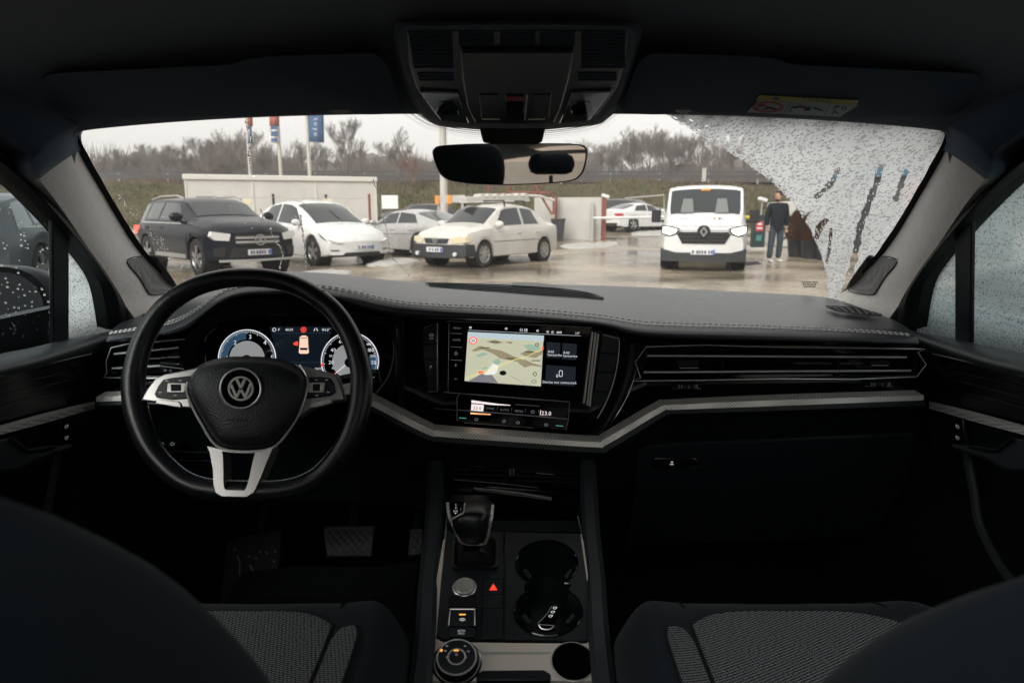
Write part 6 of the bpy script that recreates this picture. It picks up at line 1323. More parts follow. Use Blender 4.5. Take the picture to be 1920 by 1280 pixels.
# dense brush below the trees: reads as one mass
mb = MB(); rnd = random.Random(9)
for k in range(34000):
    x = rnd.uniform(-75, 75); y = rnd.uniform(66, 92); u = 960 + 1280*x/y; full = 1.0 if u < 560 else (.8 if u < 900 else .75)
    z0 = 3.2 + (y-64)*.04; h = rnd.uniform(1.5, 4.4)*full*(.8 + .3*math.sin(x*.4)+.2*math.sin(x*1.1)); a = rnd.uniform(-.35, .35); w_ = rnd.uniform(.03, .09); p = V((x, y, z0)); t_ = V((a*h, rnd.uniform(-.3, .3), h))
    mb.add([p - V((w_, 0, 0)), p + V((w_, 0, 0)), p + t_*.6 + V((w_*.8, 0, 0)), p + t_, p + t_*.55 - V((w_*.8, 0, 0))], [[0, 1, 2, 3, 4]])
tag(mb.build('undergrowth', M['brush_wood'], smooth=False), 'dense leafless undergrowth under the distant trees', 'undergrowth', kind='stuff')
mb = MB(); rows = []
for i in range(300):
    x = -130 + 260*i/299; h = 2.7 + .7*math.sin(x*.23) + .5*math.sin(x*.61+1) + rnd.uniform(0, .9); rows.append([V((x, 93, 3)), V((x+rnd.uniform(-.3, .3), 93.5, 4.8+h*.6)), V((x, 95, 4.8+h)), V((x, 99, 4)), ])
mb.loft(rows); mat('far_wood', (.16, .15, .145), 1, spec=.05, var=(1.2, .35)); tag(mb.build('far_wood', M['far_wood'], smooth=False), 'far grey-brown wood closing the view behind the trees', 'wood', kind='stuff')
# near bare bushes on the left, behind the container
# ================================================================== VEHICLES
def wheel_geo(parent, cx, cy_, r, wd, side, cover='alloy', spokes=5):
    w_ = MB(); ax = V((0, side, 0)); c = V((cx, cy_ - side*wd, r))
    w_.lathe(c, ax, [(r*.62, 0), (r*.93, 0), (r, wd*.12), (r, wd*.86), (r*.95, wd), (r*.70, wd), (r*.66, wd*.93)], 28); wo_ = w_.build('wheel', M['tyre'], parent)
    m_ = MB(); m_.lathe(c, ax, [(0, wd*.55), (r*.60, wd*.55), (r*.62, wd*.9), (r*.67, wd*.98), (r*.69, wd*.96)], 28); m_.build('rim', M['steel_trim' if cover == 'steel' else 'dark_chrome'], wo_)
    m_ = MB()
    for k in range(spokes):
        for da in ((-.11, .11) if spokes == 5 else (0,)):
            a = 2*PI*k/spokes + da + .3; d = V((math.cos(a), 0, math.sin(a))); t_ = V((-math.sin(a), 0, math.cos(a))); o_ = c + ax*wd*.90
            m_.add([o_ + d*r*.10 + t_*r*.07, o_ + d*r*.10 - t_*r*.07, o_ + d*r*.64 - t_*r*.06, o_ + d*r*.64 + t_*r*.06, o_ + d*r*.10 + t_*r*.07 + ax*.03, o_ + d*r*.10 - t_*r*.07 + ax*.03, o_ + d*r*.64 - t_*r*.06 + ax*.015, o_ + d*r*.64 + t_*r*.06 + ax*.015], [[0, 1, 2, 3], [4, 7, 6, 5], [0, 4, 5, 1], [1, 5, 6, 2], [2, 6, 7, 3], [3, 7, 4, 0]])
    m_.lathe(c + ax*wd*.88, ax, [(r*.16, 0), (r*.15, .02), (0, .022)], 14); m_.build('spokes', M['alloy' if cover != 'steel' else 'steel_trim'], wo_)
    return wo_
def columns(pts, n):                # a polygon as matching lower and upper lines over its first coordinate
    lo, hi = min(p[0] for p in pts), max(p[0] for p in pts); xs_ = sorted(set([lo + (hi-lo)*(.0005 + .999*i/n) for i in range(n+1)] + [p[0] for p in pts if lo + 1e-4 < p[0] < hi - 1e-4])); A, B = [], []
    for x in xs_:
        zs = []
        for (x0, z0), (x1, z1) in zip(pts, pts[1:] + pts[:1]):
            if min(x0, x1) <= x <= max(x0, x1): zs += [z0, z1] if abs(x1-x0) < 1e-9 else [z0 + (z1-z0)*(x-x0)/(x1-x0)]
        if zs: A.append((x, min(zs))); B.append((x, max(zs)))
    return A, B
def capped_strip(s, A, B, A2, B2):
    n = len(A); fs = []
    for i in range(n-1): fs += [[i, i+1, n+i+1, n+i], [2*n+i, 3*n+i, 3*n+i+1, 2*n+i+1], [i, 2*n+i, 2*n+i+1, i+1], [n+i, n+i+1, 3*n+i+1, 3*n+i]]
    fs += [[0, n, 3*n, 2*n], [n-1, 3*n-1, 4*n-1, 2*n-1]]
    return s.add(list(A) + list(B) + list(A2) + list(B2), fs)
MB.capped_strip = capped_strip
class Car:
    def __init__(s, name, label, cat, L, W, H, top, belt, wb, fo, wr, xa, xb, xc, xd, paint, sill=.24, bow=.18, rbow=.10, tumble=.72, group=None, glass='car_glass', rclad=None):
        s.L, s.W, s.H, s.top, s.belt, s.wb, s.wr = L, W, H, top, belt, wb, wr; s.xa, s.xb, s.xc, s.xd, s.sill, s.bow, s.rbow, s.tum = xa, xb, xc, xd, sill, bow, rbow, tumble
        s.x1 = L/2; s.x0 = -L/2; s.wf = L/2 - fo; s.wrr = s.wf - wb; s.glass = glass
        s.t = thing(name, label, cat, (0, 0, 0), 0, group); OFF[s.t.name] = V((0, 0, 0)); s.paint = paint
        s.body()
    def hw(s, x):                    # half width in plan
        f = max(0, (abs(x) - s.L*.30)/(s.L*.20)); return s.W/2*(1 - .115*f**2.4)
    def bx(s, x, y):                 # plan bow of nose and tail
        w_ = s.W/2
        if x > 0: return x - s.bow*(y/w_)**2*max(0, (x - s.x1*.55)/(s.x1*.45))**1.5
        return x + s.rbow*(y/w_)**2*max(0, (-x - s.x1*.55)/(s.x1*.45))**1.5
    def zb(s, x): return min(lin(s.belt, x), lin(s.top, x) - .035)
    def bottom(s, x):
        z = s.sill + .06*max(0, (abs(x)-s.L*.42)/(s.L*.08))
        for w_ in (s.wf, s.wrr):
            R = s.wr*1.16; d = abs(x-w_)
            if d < R: z = max(z, s.wr*.98 + math.sqrt(R*R - d*d)*.98)
        return z
    def sect(s, x):
        w_ = s.hw(x); b = s.bottom(x); zt = lin(s.top, x); zb = s.zb(x); gh = max(0, min(1, (zt-zb)/.32)); q = []
        z1 = max(.50*zb+.06, b+.03); z1 = min(z1, zb-.10)
        ytop = w_*(.80*(1-gh) + s.tum*gh); zr = zt - .05*gh - .02*(1-gh)
        pts = [(w_*.93, b), (w_*.985, b+.025 if b+.05 < z1 else b+.01), (w_, max(z1, b+.04)), (w_*.995, max(zb-.12, b+.06)), (w_*.955, max(zb, b+.08)), (ytop, max(zr, zb+.012)), (ytop*.80, max(zt-.012*gh, zb+.02)), (ytop*.42, max(zt+.012, zb+.03)), (0, max(zt+.02, zb+.035))]
        return [V((s.bx(x, y), y, z)) for y, z in pts]
    def xs(s):
        X = set([s.x0, s.x1, s.xa, s.xb, s.xc, s.xd]); n_ = 46
        for i in range(n_+1): X.add(s.x0 + s.L*i/n_)
        for w_ in (s.wf, s.wrr):
            for k in range(-9, 10): X.add(w_ + s.wr*1.17*math.sin(k/9*PI/2))
        X = sorted(X); out = [X[0]]
        for x in X[1:]:
            if x - out[-1] > .018: out.append(x)
        out[-1] = s.x1; return out
    def body(s):
        mb = MB(); rows = []
        for x in s.xs():
            h = s.sect(x); rows.append(h + [V((p.x, -p.y, p.z)) for p in h[-2::-1]])
        mb.loft(rows)
        for r in (rows[0], rows[-1]):   # nose and tail faces: bowed grids between left and right flanks
            n_ = len(r); half = n_//2; g = []; x = s.x1 if r is rows[-1] else s.x0
            for k in range(half+1):
                a, b = r[k], r[n_-1-k]; g.append([V((s.bx(x, a.y + (b.y-a.y)*i/10), a.y + (b.y-a.y)*i/10, a.z)) for i in range(11)])
            mb.loft(g)
        s.bodyo = mb.build('body', M[s.paint], s.t, angle=32)
        mb = MB(); mb.box(((s.wf+s.wrr)/2, 0, s.sill+.10), (s.wb+.9, s.W*.80, .22)); mb.build('underbody', M['tyre'], s.t)
        for w_ in (s.wf, s.wrr):
            for sd in (1, -1):
                mb = MB(); R = s.wr*1.17; mb.lathe(V((w_, sd*(s.W/2-.33), s.wr)), V((0, sd, 0)), [(0, 0), (R, 0), (R, .28)], 24); mb.build('wheel_arch', M['tyre'], s.t)
        # greenhouse
        def on(x, f, e=.006):         # point on the window band
            h = s.sect(x); a, b = h[4], h[5]; return a.lerp(b, f) + V((0, e, e*.4))
        s.on = on
        def toprow(x, j0=5): h = s.sect(x); return h[j0:]
        def screen(xa, xb, name, n_=8):
            mb = MB(); rr = []
            for i in range(n_+1):
                x = xa + (xb-xa)*(.06 + .90*i/n_); h = s.sect(x); up = V((.006 if xa > 0 else -.006, 0, .008)); half = [h[5].lerp(h[6], .35), h[6], h[7], h[8]]
                half = [p + up for p in half]; rr.append(half + [V((p.x, -p.y, p.z)) for p in half[-2::-1]])
            mb.loft(rr); return mb.build(name, M[s.glass], s.t)
        s.ws = screen(s.xa, s.xb, 'windscreen'); s.rw = screen(s.xd, s.xc, 'rear_window')
    def sidewin(s, cuts, f0=.10, f1=.90):
        for (a0, a1, b0, b1) in cuts:   # bottom from a0..a1, top from b0..b1
            for sd in (1, -1):
                mb = MB(); rr = []
                for j in range(6):
                    f = j/5; x0, x1 = a0 + (b0-a0)*f, a1 + (b1-a1)*f; row = []
                    for i in range(9):
                        x = x0 + (x1-x0)*i/8; p = s.on(x, f0 + (f1-f0)*f); row.append(V((p.x, p.y*sd, p.z)))
                    rr.append(row)
                mb.loft(rr); mb.build('side_window', M[s.glass], s.t)
    def wheels(s, cover='alloy', spokes=5, wd=.22):
        for x in (s.wf, s.wrr):
            for sd in (1, -1): wheel_geo(s.t, x, sd*(s.hw(x)*.985), s.wr, wd, sd, cover, spokes)
    def front(s, y, z, e=.006): 
        x = s.x1
        # follow the hood rake: nose leans back above the bumper
        return V((s.bx(x, y) + e, y, z))
    def patch(s, name, pts, m, parent=None, d=.03, both=False, e=.006, rear=False):
        objs = []
        for sd in ((1, -1) if both else (1,)):
            mb = MB(); x = s.x0 if rear else s.x1; F = lambda y, z, q=0: V((s.bx(x, y) + ((-e+q) if rear else (e-q)), y*sd, z))
            A, B = columns(pts, 14); mb.capped_strip([F(*q) for q in A], [F(*q) for q in B], [F(*q, d) for q in A], [F(*q, d) for q in B]); objs.append(mb.build(name, M[m], parent or s.t, bevel=.004))
        return objs
    def flank(s, name, pts, m, both=True, e=.006, parent=None):   # patch on the body side: (x, row fraction 0..1 from sill to belt)
        for sd in ((1, -1) if both else (1,)):
            mb = MB(); PP = []; A, B = columns(pts, 12)
            for x, z in A + B:
                h = s.sect(x); ys = [(p.z, p.y, p.x) for p in h[:6]]; y = ys[0][1]; xx = ys[0][2]
                for (z0, y0, x0_), (z1, y1, x1_) in zip(ys, ys[1:]):
                    if z0 <= z <= z1 + 1e-6: q = (z-z0)/max(z1-z0, 1e-6); y = y0 + (y1-y0)*q; xx = x0_ + (x1_-x0_)*q
                PP.append(V((xx, sd*(y+e), z)))
            nA = len(A); dd_ = V((0, -sd*.03, 0)); mb.capped_strip(PP[:nA], PP[nA:], [p+dd_ for p in PP[:nA]], [p+dd_ for p in PP[nA:]]); mb.build(name, M[m], parent or s.t)
    def plate(s, z, seed, y0=0, rear=False, e=.02, tilt=0):
        x = (s.x0 if rear else s.x1) + (-e if rear else e); mb = MB(); mb.box((x, y0, z), (.012, .52, .115)); p = mb.build('number_plate', M['plate_white'], s.t, bevel=.003)
        rnd = random.Random(seed); mb = MB(); y = .19; dx = (-.0075 if rear else .0075)
        while y > -.22:
            wd = rnd.choice((.035, .045, .05)); mb.box((x+dx, y0 + (y if not rear else -y), z), (.004, wd, .07)); y -= wd + rnd.choice((.018, .018, .05))
        mb.build('plate_marks', M['plate_ink'], p); mb = MB(); mb.box((x+dx, y0 + (.235 if not rear else -.235), z), (.004, .045, .11)); mb.build('plate_band', M['plate_blue'], p)
    def mirrors(s, m, x, z=None, sz=1.0):
        for sd in (1, -1):
            h = s.sect(x); c = V((x, sd*(h[4].y + .11), (z or h[4].z + .07))); mb = MB(); mb.ball(c, (.075*sz, .12*sz, .085*sz), 12, 8); mb.tube([c - V((0, sd*.06, .03)), V((x, sd*(h[4].y-.02), h[4].z))], .025, 6); mb.build('door_mirror', M[m], s.t)
    def handles(s, xs, z, m):
        for x in xs:
            for sd in (1, -1):
                mb = MB(); mb.box((x, sd*(s.hw(x)+.004), z), (.19, .03, .03)); mb.build('door_handle', M[m], s.t, bevel=.006)
    def seams(s, xs, z0, z1):
        for x in xs: s.flank('door_seam', [(x-.006, z0), (x+.006, z0), (x+.006, z1), (x-.006, z1)], 'tyre', e=.002)
    def place(s, u, v, lx, ly, hx, hy, gz=0.0):  # put local ground point (lx,ly) at the ground seen at (u,v), heading (hx,hy)
        g = ground(u, v, gz); h = V((hx, hy, 0)).normalized(); l = V((-h.y, h.x, 0)); p = g - h*lx - l*ly
        s.t.location = (p.x, p.y, gz); s.t.rotation_euler = (0, 0, math.atan2(h.y, h.x)); return s
# ---- black SUV
suv_top = [(-2.41, .98), (-2.36, 1.12), (-2.15, 1.42), (-1.95, 1.66), (-1.5, 1.755), (-.6, 1.79), (.15, 1.76), (.45, 1.68), (1.05, 1.25), (1.5, 1.19), (2.0, 1.10), (2.28, 1.01), (2.41, .90)]
suv_belt = [(-2.41, .95), (-1.2, 1.12), (.9, 1.08), (1.3, 1.06), (2.1, .98), (2.41, .84)]
suv_top = [(x, z if z < 1.2 else 1.2 + (z-1.2)*.74) for x, z in suv_top]
def suv(name, label, paint, group=None, glass='car_glass'):
    c = Car(name, label, 'SUV', 4.82, 1.94, 1.80, suv_top, suv_belt, 2.92, .90, .385, 1.08, .38, -1.90, -2.30, paint, sill=.30, bow=.22, group=group, glass=glass)
    c.sidewin([(-.55, .82, -.50, .30), (-1.45, -.63, -1.35, -.58), (-2.02, -1.53, -1.80, -1.43)]); c.wheels('alloy', 5, .25)
    c.mirrors(paint, .80, 1.22, 1.2); c.handles((-.35, -1.25), .98, paint); c.seams((.95, -.60, -1.5), .45, 1.05)
    c.flank('sill_trim', [(-1.0, .34), (.95, .34), (.95, .43), (-1.0, .43)], 'steel_trim'); c.flank('window_trim', [(-1.9, 1.075), (.8, 1.07), (.8, 1.09), (-1.9, 1.105)], 'steel_trim', e=.004)
    return c
c = suv('parked_suv', 'black SUV with a wide two-bar silver grille, parked behind the left pillar', 'black_paint'); S = c
c.patch('grille', [(-.46, .86), (.46, .86), (.50, .78), (.42, .64), (-.42, .64), (-.50, .78)], 'tyre', e=.012)
for z in (.80, .71): c.patch('grille_bar', [(-.47, z-.022), (.47, z-.022), (.47, z+.022), (-.47, z+.022)], 'steel_trim', e=.03)
mb = MB(); cx = c.x1 + .075; mb.lathe(V((cx, 0, .755)), V((1, 0, 0)), [(.115, 0), (.115, .012), (.095, .012), (.095, 0)], 24)
for k in range(3):
    a = PI/2 + 2*PI*k/3; mb.prism([V((cx, 0, .755)) + V((0, math.cos(q), math.sin(q)))*r for q, r in ((a, .10), (a+PI/3, .022), (a-PI/3, .022))], (.012, 0, 0))
mb.build('star_emblem', M['alloy'], c.t)
c.patch('headlight', [(.56, .88), (.90, .93), (.93, .84), (.86, .76), (.60, .74)], 'lamp_clear', both=True, e=.02, d=.12)
c.patch('lower_intake', [(-.55, .60), (.55, .60), (.62, .40), (-.62, .40)], 'tyre', e=.010); c.patch('side_intake', [(.66, .62), (.88, .60), (.86, .44), (.70, .42)], 'tyre', both=True, e=.012); c.patch('skid_trim', [(-.80, .355), (.80, .355), (.80, .31), (-.80, .31)], 'steel_trim', e=.02)
c.plate(.50, 1, e=.03)
for sd in (1, -1): mb = MB(); mb.tube([V((-1.7, sd*.64, 1.60)), V((-1.0, sd*.66, 1.675)), V((0, sd*.66, 1.675)), V((.3, sd*.64, 1.61))], .022, 6); mb.build('roof_rail', M['steel_trim'], c.t)
c.patch('tail_lamp', [(.55, .98), (.90, 1.0), (.90, .82), (.60, .84)], 'tail_red_on', both=True, e=.02, d=.3, rear=True); c.flank('tail_lamp_side', [(-2.30, .86), (-1.98, .93), (-1.98, .99), (-2.33, 1.0)], 'tail_red_on', e=.012)
c.place(377, 517, c.wf, -c.W/2+.08, .72, -.70)
# ---- white electric hatchback
ty_top = [(-2.375, .95), (-2.3, 1.08), (-1.95, 1.24), (-1.5, 1.42), (-.9, 1.57), (-.35, 1.62), (.15, 1.585), (.6, 1.42), (1.35, 1.02), (1.7, .965), (2.05, .87), (2.28, .74), (2.375, .60)]
ty_belt = [(-2.375, .92), (-1.4, 1.06), (.9, .96), (1.35, .93), (2.0, .80), (2.375, .56)]
c = Car('electric_hatchback', 'white electric hatchback with a smooth closed nose, beside the black SUV', 'car', 4.75, 1.92, 1.62, ty_top, ty_belt, 2.89, .86, .36, 1.36, .28, -1.15, -2.1, 'white_paint', sill=.22, bow=.30)
c.sidewin([(-.35, 1.02, -.32, .38), (-1.55, -.43, -1.05, -.40)], .08, .93); c.wheels('alloy', 5, .23); c.mirrors('white_paint', .88, 1.06); c.handles((-.2, -1.2), .86, 'white_paint'); c.seams((1.12, -.38, -1.35), .36, .92)
c.patch('headlight', [(.52, .585), (.66, .60), (.84, .665), (.80, .60), (.64, .565)], 'lamp_clear', both=True, e=.03, d=.1); c.flank('headlight_wing', [(2.30, .60), (2.05, .74), (1.90, .80), (2.06, .70)], 'dark_chrome', e=.01)
c.patch('lower_intake', [(-.48, .34), (.48, .34), (.58, .25), (-.58, .25)], 'tyre', e=.012); c.patch('fog_slot', [(.62, .40), (.82, .41), (.82, .385), (.64, .38)], 'tyre', both=True, e=.012); c.plate(.46, 2, e=.03)
mb = MB(); mb.loft([[V((x, y, lin(ty_top, x) + .018 - .02*(y/.5)**2)) for y in (-.5, -.25, 0, .25, .5)] for x in (-1.1, -.7, -.3, .1, .3)]); mb.build('glass_roof', M['car_glass'], c.t)
c.place(592, 498, c.wf, -c.W/2+.08, .70, -.71)
# ---- silver coupe seen from behind
bm_top = [(-2.32, .98), (-2.25, 1.03), (-1.85, 1.09), (-1.5, 1.17), (-.9, 1.33), (-.3, 1.385), (.25, 1.33), (.95, 1.0), (1.5, .93), (2.1, .80), (2.32, .66)]
bm_belt = [(-2.32, .92), (-1.5, .98), (.8, .92), (1.2, .88), (2.1, .76), (2.32, .60)]
def coupe(name, label, paint, glass='car_glass'):
    c = Car(name, label, 'car', 4.64, 1.83, 1.38, bm_top, bm_belt, 2.81, .84, .345, 1.0, .30, -.95, -1.95, paint, sill=.20, bow=.25, glass=glass)
    c.sidewin([(-.25, .80, -.22, .38), (-1.25, -.33, -.95, -.30)], .10, .92); c.wheels('alloy', 5, .23); c.mirrors(paint, .72, 1.0); c.handles((-.1, -1.0), .80, paint); c.seams((.85, -.28, -1.2), .32, .88)
    c.patch('tail_lamp', [(.50, .86), (.86, .87), (.88, .76), (.55, .74)], 'tail_red', both=True, e=.015, d=.2, rear=True); c.patch('rear_diffuser', [(-.7, .40), (.7, .40), (.66, .26), (-.66, .26)], 'tyre', e=.01, rear=True); c.plate(.62, 5, rear=True)
    c.patch('headlight', [(.50, .66), (.84, .68), (.84, .58), (.55, .57)], 'lamp_clear', both=True, e=.02, d=.1); c.patch('grille', [(-.35, .66), (.35, .66), (.32, .52), (-.32, .52)], 'tyre', e=.01); return c
c = coupe('coupe', 'silver coupe with dark arched side windows, behind the white sedan', 'silver_paint'); c.flank('crease_shade', [(-1.9, .70), (1.5, .62), (1.5, .635), (-1.9, .715)], 'grey_paint', e=.003)  # grey strip paints the shade line along the body crease
c.place(789, 483, c.wrr, c.W/2-.08, -.74, .67)
# ---- white sedan with a load on its roof
lo_top = [(-2.12, .98), (-2.05, 1.04), (-1.6, 1.07), (-1.05, 1.40), (-.8, 1.48), (-.2, 1.53), (.3, 1.49), (.55, 1.40), (1.12, 1.02), (1.6, .96), (1.95, .87), (2.12, .72)]
lo_belt = [(-2.12, .94), (-1.2, .97), (1.0, .93), (1.4, .90), (1.95, .82), (2.12, .66)]
c = Car('white_sedan', 'dirty white sedan with a black bumper and a bundle on its roof rack', 'car', 4.25, 1.74, 1.53, lo_top, lo_belt, 2.63, .80, .315, 1.12, .48, -.95, -1.55, 'dirty_white', sill=.24, bow=.16, tumble=.74)
c.sidewin([(-.28, .90, -.26, .42), (-1.05, -.38, -.90, -.36)], .10, .90); c.wheels('steel', 8, .2); c.mirrors('dirty_white', .84, 1.02, 1.05); c.handles((-.1, -.95), .80, 'dirty_white'); c.seams((1.02, -.33, -1.1), .36, .90)
c.patch('front_bumper', [(-.84, .56), (.84, .56), (.85, .30), (.70, .24), (-.70, .24), (-.85, .30)], 'bumper_plastic', e=.035, d=.25); c.flank('bumper_corner', [(2.10, .28), (1.72, .28), (1.72, .36), (1.78, .56), (2.10, .57)], 'bumper_plastic', e=.012)
c.patch('grille', [(-.40, .70), (.40, .70), (.34, .58), (-.34, .58)], 'bumper_plastic', e=.012); c.patch('headlight', [(.44, .70), (.66, .76), (.82, .74), (.84, .62), (.46, .57)], 'lamp_yellowed', both=True, e=.016, d=.10)
c.flank('headlight_wing', [(2.10, .58), (2.10, .72), (1.92, .78), (1.84, .74), (1.90, .62)], 'lamp_yellowed', e=.008)
mb = MB(); mb.prism([V((c.x1+.015, y, z)) for y, z in ((-.10, .70), (.10, .70), (.07, .61), (0, .585), (-.07, .61))], (.012, 0, 0)); mb.build('badge', M['alloy'], c.t); c.plate(.44, 3, e=.045)
mb = MB(); mb.lathe(V((c.x1-.02, .60, .34)), V((1, 0, 0)), [(.05, 0), (.05, .05), (0, .055)], 14); mb.build('fog_lamp', M['lamp_clear'], c.t); mb = MB(); mb.lathe(V((c.x1-.02, -.60, .34)), V((1, 0, 0)), [(.05, 0), (.05, .05), (0, .055)], 14); mb.build('fog_lamp', M['lamp_clear'], c.t)
c.flank('side_strip', [(-1.2, .60), (1.15, .60), (1.15, .615), (-1.2, .615)], 'bumper_plastic', e=.003)
for x in (-.62, .25):
    mb = MB(); mb.box((x, 0, 1.60), (.05, 1.26, .03))
    for sd in (1, -1): mb.tube([V((x, sd*.63, 1.60)), V((x, sd*.66, 1.46))], .022, 6)
    mb.build('roof_bar', M['tyre'], c.t)
c.place(905, 501, c.wf, c.W/2-.08, -.59, -.81); LOG = c
# the bundle resting on the rack
ld = thing('roof_load', 'long pale bundle of boards with orange ends tied on the white sedan roof', 'roof load', LOG.t.location + V((0, 0, 1.6)))
hd = V((math.cos(LOG.t.rotation_euler.z), math.sin(LOG.t.rotation_euler.z), 0)); ld_l = LOG.t.location; sx = V((-hd.y, hd.x, 0))
dirn = (hd*.75 - V((1, 0, 0))*.65).normalized()
a0, a1 = at(868, 380, 17.9), at(985, 377, 18.9); d = (a1-a0); nrm_ = V((-d.y, d.x, 0)).normalized()
for (o1, o2, zz, m_, nm) in ((-.22, .22, 0, 'container_white', 'board'), (-.2, .16, .055, 'concrete_white', 'board'), (-.12, .2, .11, 'container_white', 'board')):
    mb = MB(); p = a0 + V((0, 0, zz-.01)); q_ = a1 + V((0, 0, zz-.01)); mb.prism([p + nrm_*o1, q_ + nrm_*o1, q_ + nrm_*o2, p + nrm_*o2], (0, 0, .05)); mb.build(nm, M[m_], ld, bevel=.01)
mb = MB(); r_ = random.Random(6)
for k in range(7): p = a0.lerp(a1, .25 + .70*k/6) + V((0, 0, .15)); mb.tube([p - nrm_*.2, p + nrm_*.2], .05 + .02*r_.random(), 7)
mb.build('rolled_sheet', M['concrete_white'], ld)
mb = MB(); 
for f in (.62,): p = a0.lerp(a1, f) + V((0, 0, .19)); mb.box(p, (.16, .10, .06))
mb.build('red_flag', M['banner_red'], ld)
# ---- white van
vn_top = [(-2.54, 1.90), (-2.45, 1.945), (-1.0, 1.965), (.3, 1.96), (.78, 1.92), (1.02, 1.84), (1.68, 1.28), (1.95, 1.19), (2.25, 1.08), (2.45, .92), (2.54, .78)]
vn_belt = [(-2.54, 1.10), (1.4, 1.10), (1.8, 1.06), (2.3, .92), (2.54, .74)]
c = Car('white_van', 'white delivery van with its headlights on, facing the camera on the wet paving', 'van', 5.08, 1.96, 1.97, vn_top, vn_belt, 3.1, .93, .34, 1.72, .98, -2.52, -2.53, 'white_paint', sill=.30, bow=.20, rbow=.02, tumble=.88)
bpy.data.objects.remove(c.rw)
c.sidewin([(.35, 1.45, .40, .92)], .10, .85); c.wheels('steel', 8, .22); c.handles((.45,), 1.0, 'tyre'); c.seams((1.45, .30), .40, 1.06)
for sd in (1, -1):
    mb = MB(); mb.box((1.50, sd*1.12, 1.22), (.10, .22, .30)); mb.tube([V((1.50, sd*1.0, 1.12)), V((1.50, sd*.92, 1.08))], .04, 6); mb.build('door_mirror', M['tyre'], c.t, bevel=.05)
c.patch('front_bumper', [(-.93, .50), (-.60, .42), (.60, .42), (.93, .50), (.94, .22), (-.94, .22)], 'bumper_plastic', e=.05, d=.3); c.flank('bumper_corner', [(2.50, .26), (2.02, .26), (2.02, .46), (2.50, .51)], 'bumper_plastic', e=.012)
c.patch('headlight', [(.58, .93), (.80, .985), (.90, .99), (.90, .86), (.74, .81), (.62, .86)], 'lamp_on', both=True, e=.022, d=.14)
c.patch('lamp_housing', [(.53, .955), (.80, 1.015), (.935, 1.03), (.935, .835), (.74, .785), (.585, .84)], 'bumper_plastic', both=True, e=.014, d=.10)
c.patch('wiper_cowl', [(-.80, 1.0), (.80, 1.0), (.80, 1.012), (-.80, 1.012)], 'tyre', e=.012)
c.patch('grille', [(-.52, .88), (.52, .88), (.58, .82), (.46, .62), (-.46, .62), (-.58, .82)], 'tyre', e=.02)
for z in (.84, .76, .69): c.patch('grille_bar', [(-.5, z-.010), (.5, z-.010), (.5, z+.010), (-.5, z+.010)], 'bumper_plastic', e=.034)
c.patch('chrome_strip', [(-.56, .905), (.56, .905), (.56, .925), (-.56, .925)], 'steel_trim', e=.03)
mb = MB(); o_ = [(0, .12), (.085, 0), (0, -.12), (-.085, 0)]; i_ = [(0, .065), (.045, 0), (0, -.065), (-.045, 0)]; X = c.x1 + .05
mb.frame([V((X, y, .89+z)) for y, z in o_], [V((X, y, .89+z)) for y, z in i_], (.015, 0, 0)); em = mb.build('diamond_emblem', M['alloy'], c.t)
mb = MB(); mb.lathe(V((X-.03, 0, .89)), V((1, 0, 0)), [(.145, 0), (.145, .02), (0, .022)], 26); mb.build('emblem_plate', M['tyre'], c.t)
c.plate(.44, 4, e=.07)
mb = MB(); mb.box((1.06, 0, 1.845), (.05, .22, .05)); mb.build('roof_marker', M['orange_plastic'], c.t, bevel=.01)
mat('van_print', (.55, .60, .68), .5); r_ = random.Random(8)
for m_, ys in (('van_print', (-.52, -.44, -.34, -.02, .40)), ('orange_plastic', (.22,)), ('banner_blue', (.33,))):
    mb = MB()
    for y in ys:
        x = 2.06; z = lin(vn_top, x) + .03; mb.box((x, y, z), (.05, .06, .006), Matrix.Rotation(math.radians(20), 3, 'Y'))
    mb.build('hood_lettering', M[m_], c.t)
mat('van_seat', (.13, .14, .14), .35, spec=.7, coat=.5)
for y, zz, w_, h_ in ((-.40, 1.45, .30, .34), (.38, 1.45, .30, .34)):
    mb = MB(); mb.prism([V((1.53 - (z-1.45)*1.18, yy, z+.02)) for yy, z in ((y-w_/2, zz-.17), (y+w_/2, zz-.17), (y+w_/2*.7, zz+.15), (y-w_/2*.7, zz+.15))], (.012, 0, .014)); mb.build('seat_silhouette', M['van_seat'], c.t)
g = ground(1316, 503); c.place(1316, 503, c.wf, 0, -g.x, -g.y)
# ---- far white saloon, seen from behind
c = coupe('saloon', 'white saloon parked far off between the white wall and the van', 'white_paint'); c.place(1188, 433, c.wrr, -c.W/2, .80, .60, .36)
# ---- dark vehicles further back
c = suv('dark_van', 'dark vehicle behind the silver coupe with a white sign on its window', 'dark_paint'); c.place(738, 432, c.wf, c.W/2, -.98, -.15, .15)
mb = MB(); p = at(731, 379, 26.4); mb.box(p, (.62, .02, .5)); wsn = tag(mb.build('window_sign', M['sign_white'], bevel=.01), 'square white sign in front of the dark vehicle behind the coupe', 'sign')
c = suv('far_suv', 'dark SUV far behind the white van', 'dark_paint'); c.place(1240, 428, c.wf, c.W/2, .75, -.66, .38)
c = coupe('dark_sedan', 'black car nose showing between the white sedan and the white wall', 'black_paint'); c.place(1050, 452, c.wf+.3, 0, .55, -.83)
c = suv('grey_suv', 'grey SUV parked close on the left, seen through the door window', 'grey_paint', glass='pale_glass'); c.place(78, 545, c.wrr, -c.W/2+.1, -.22, .97)
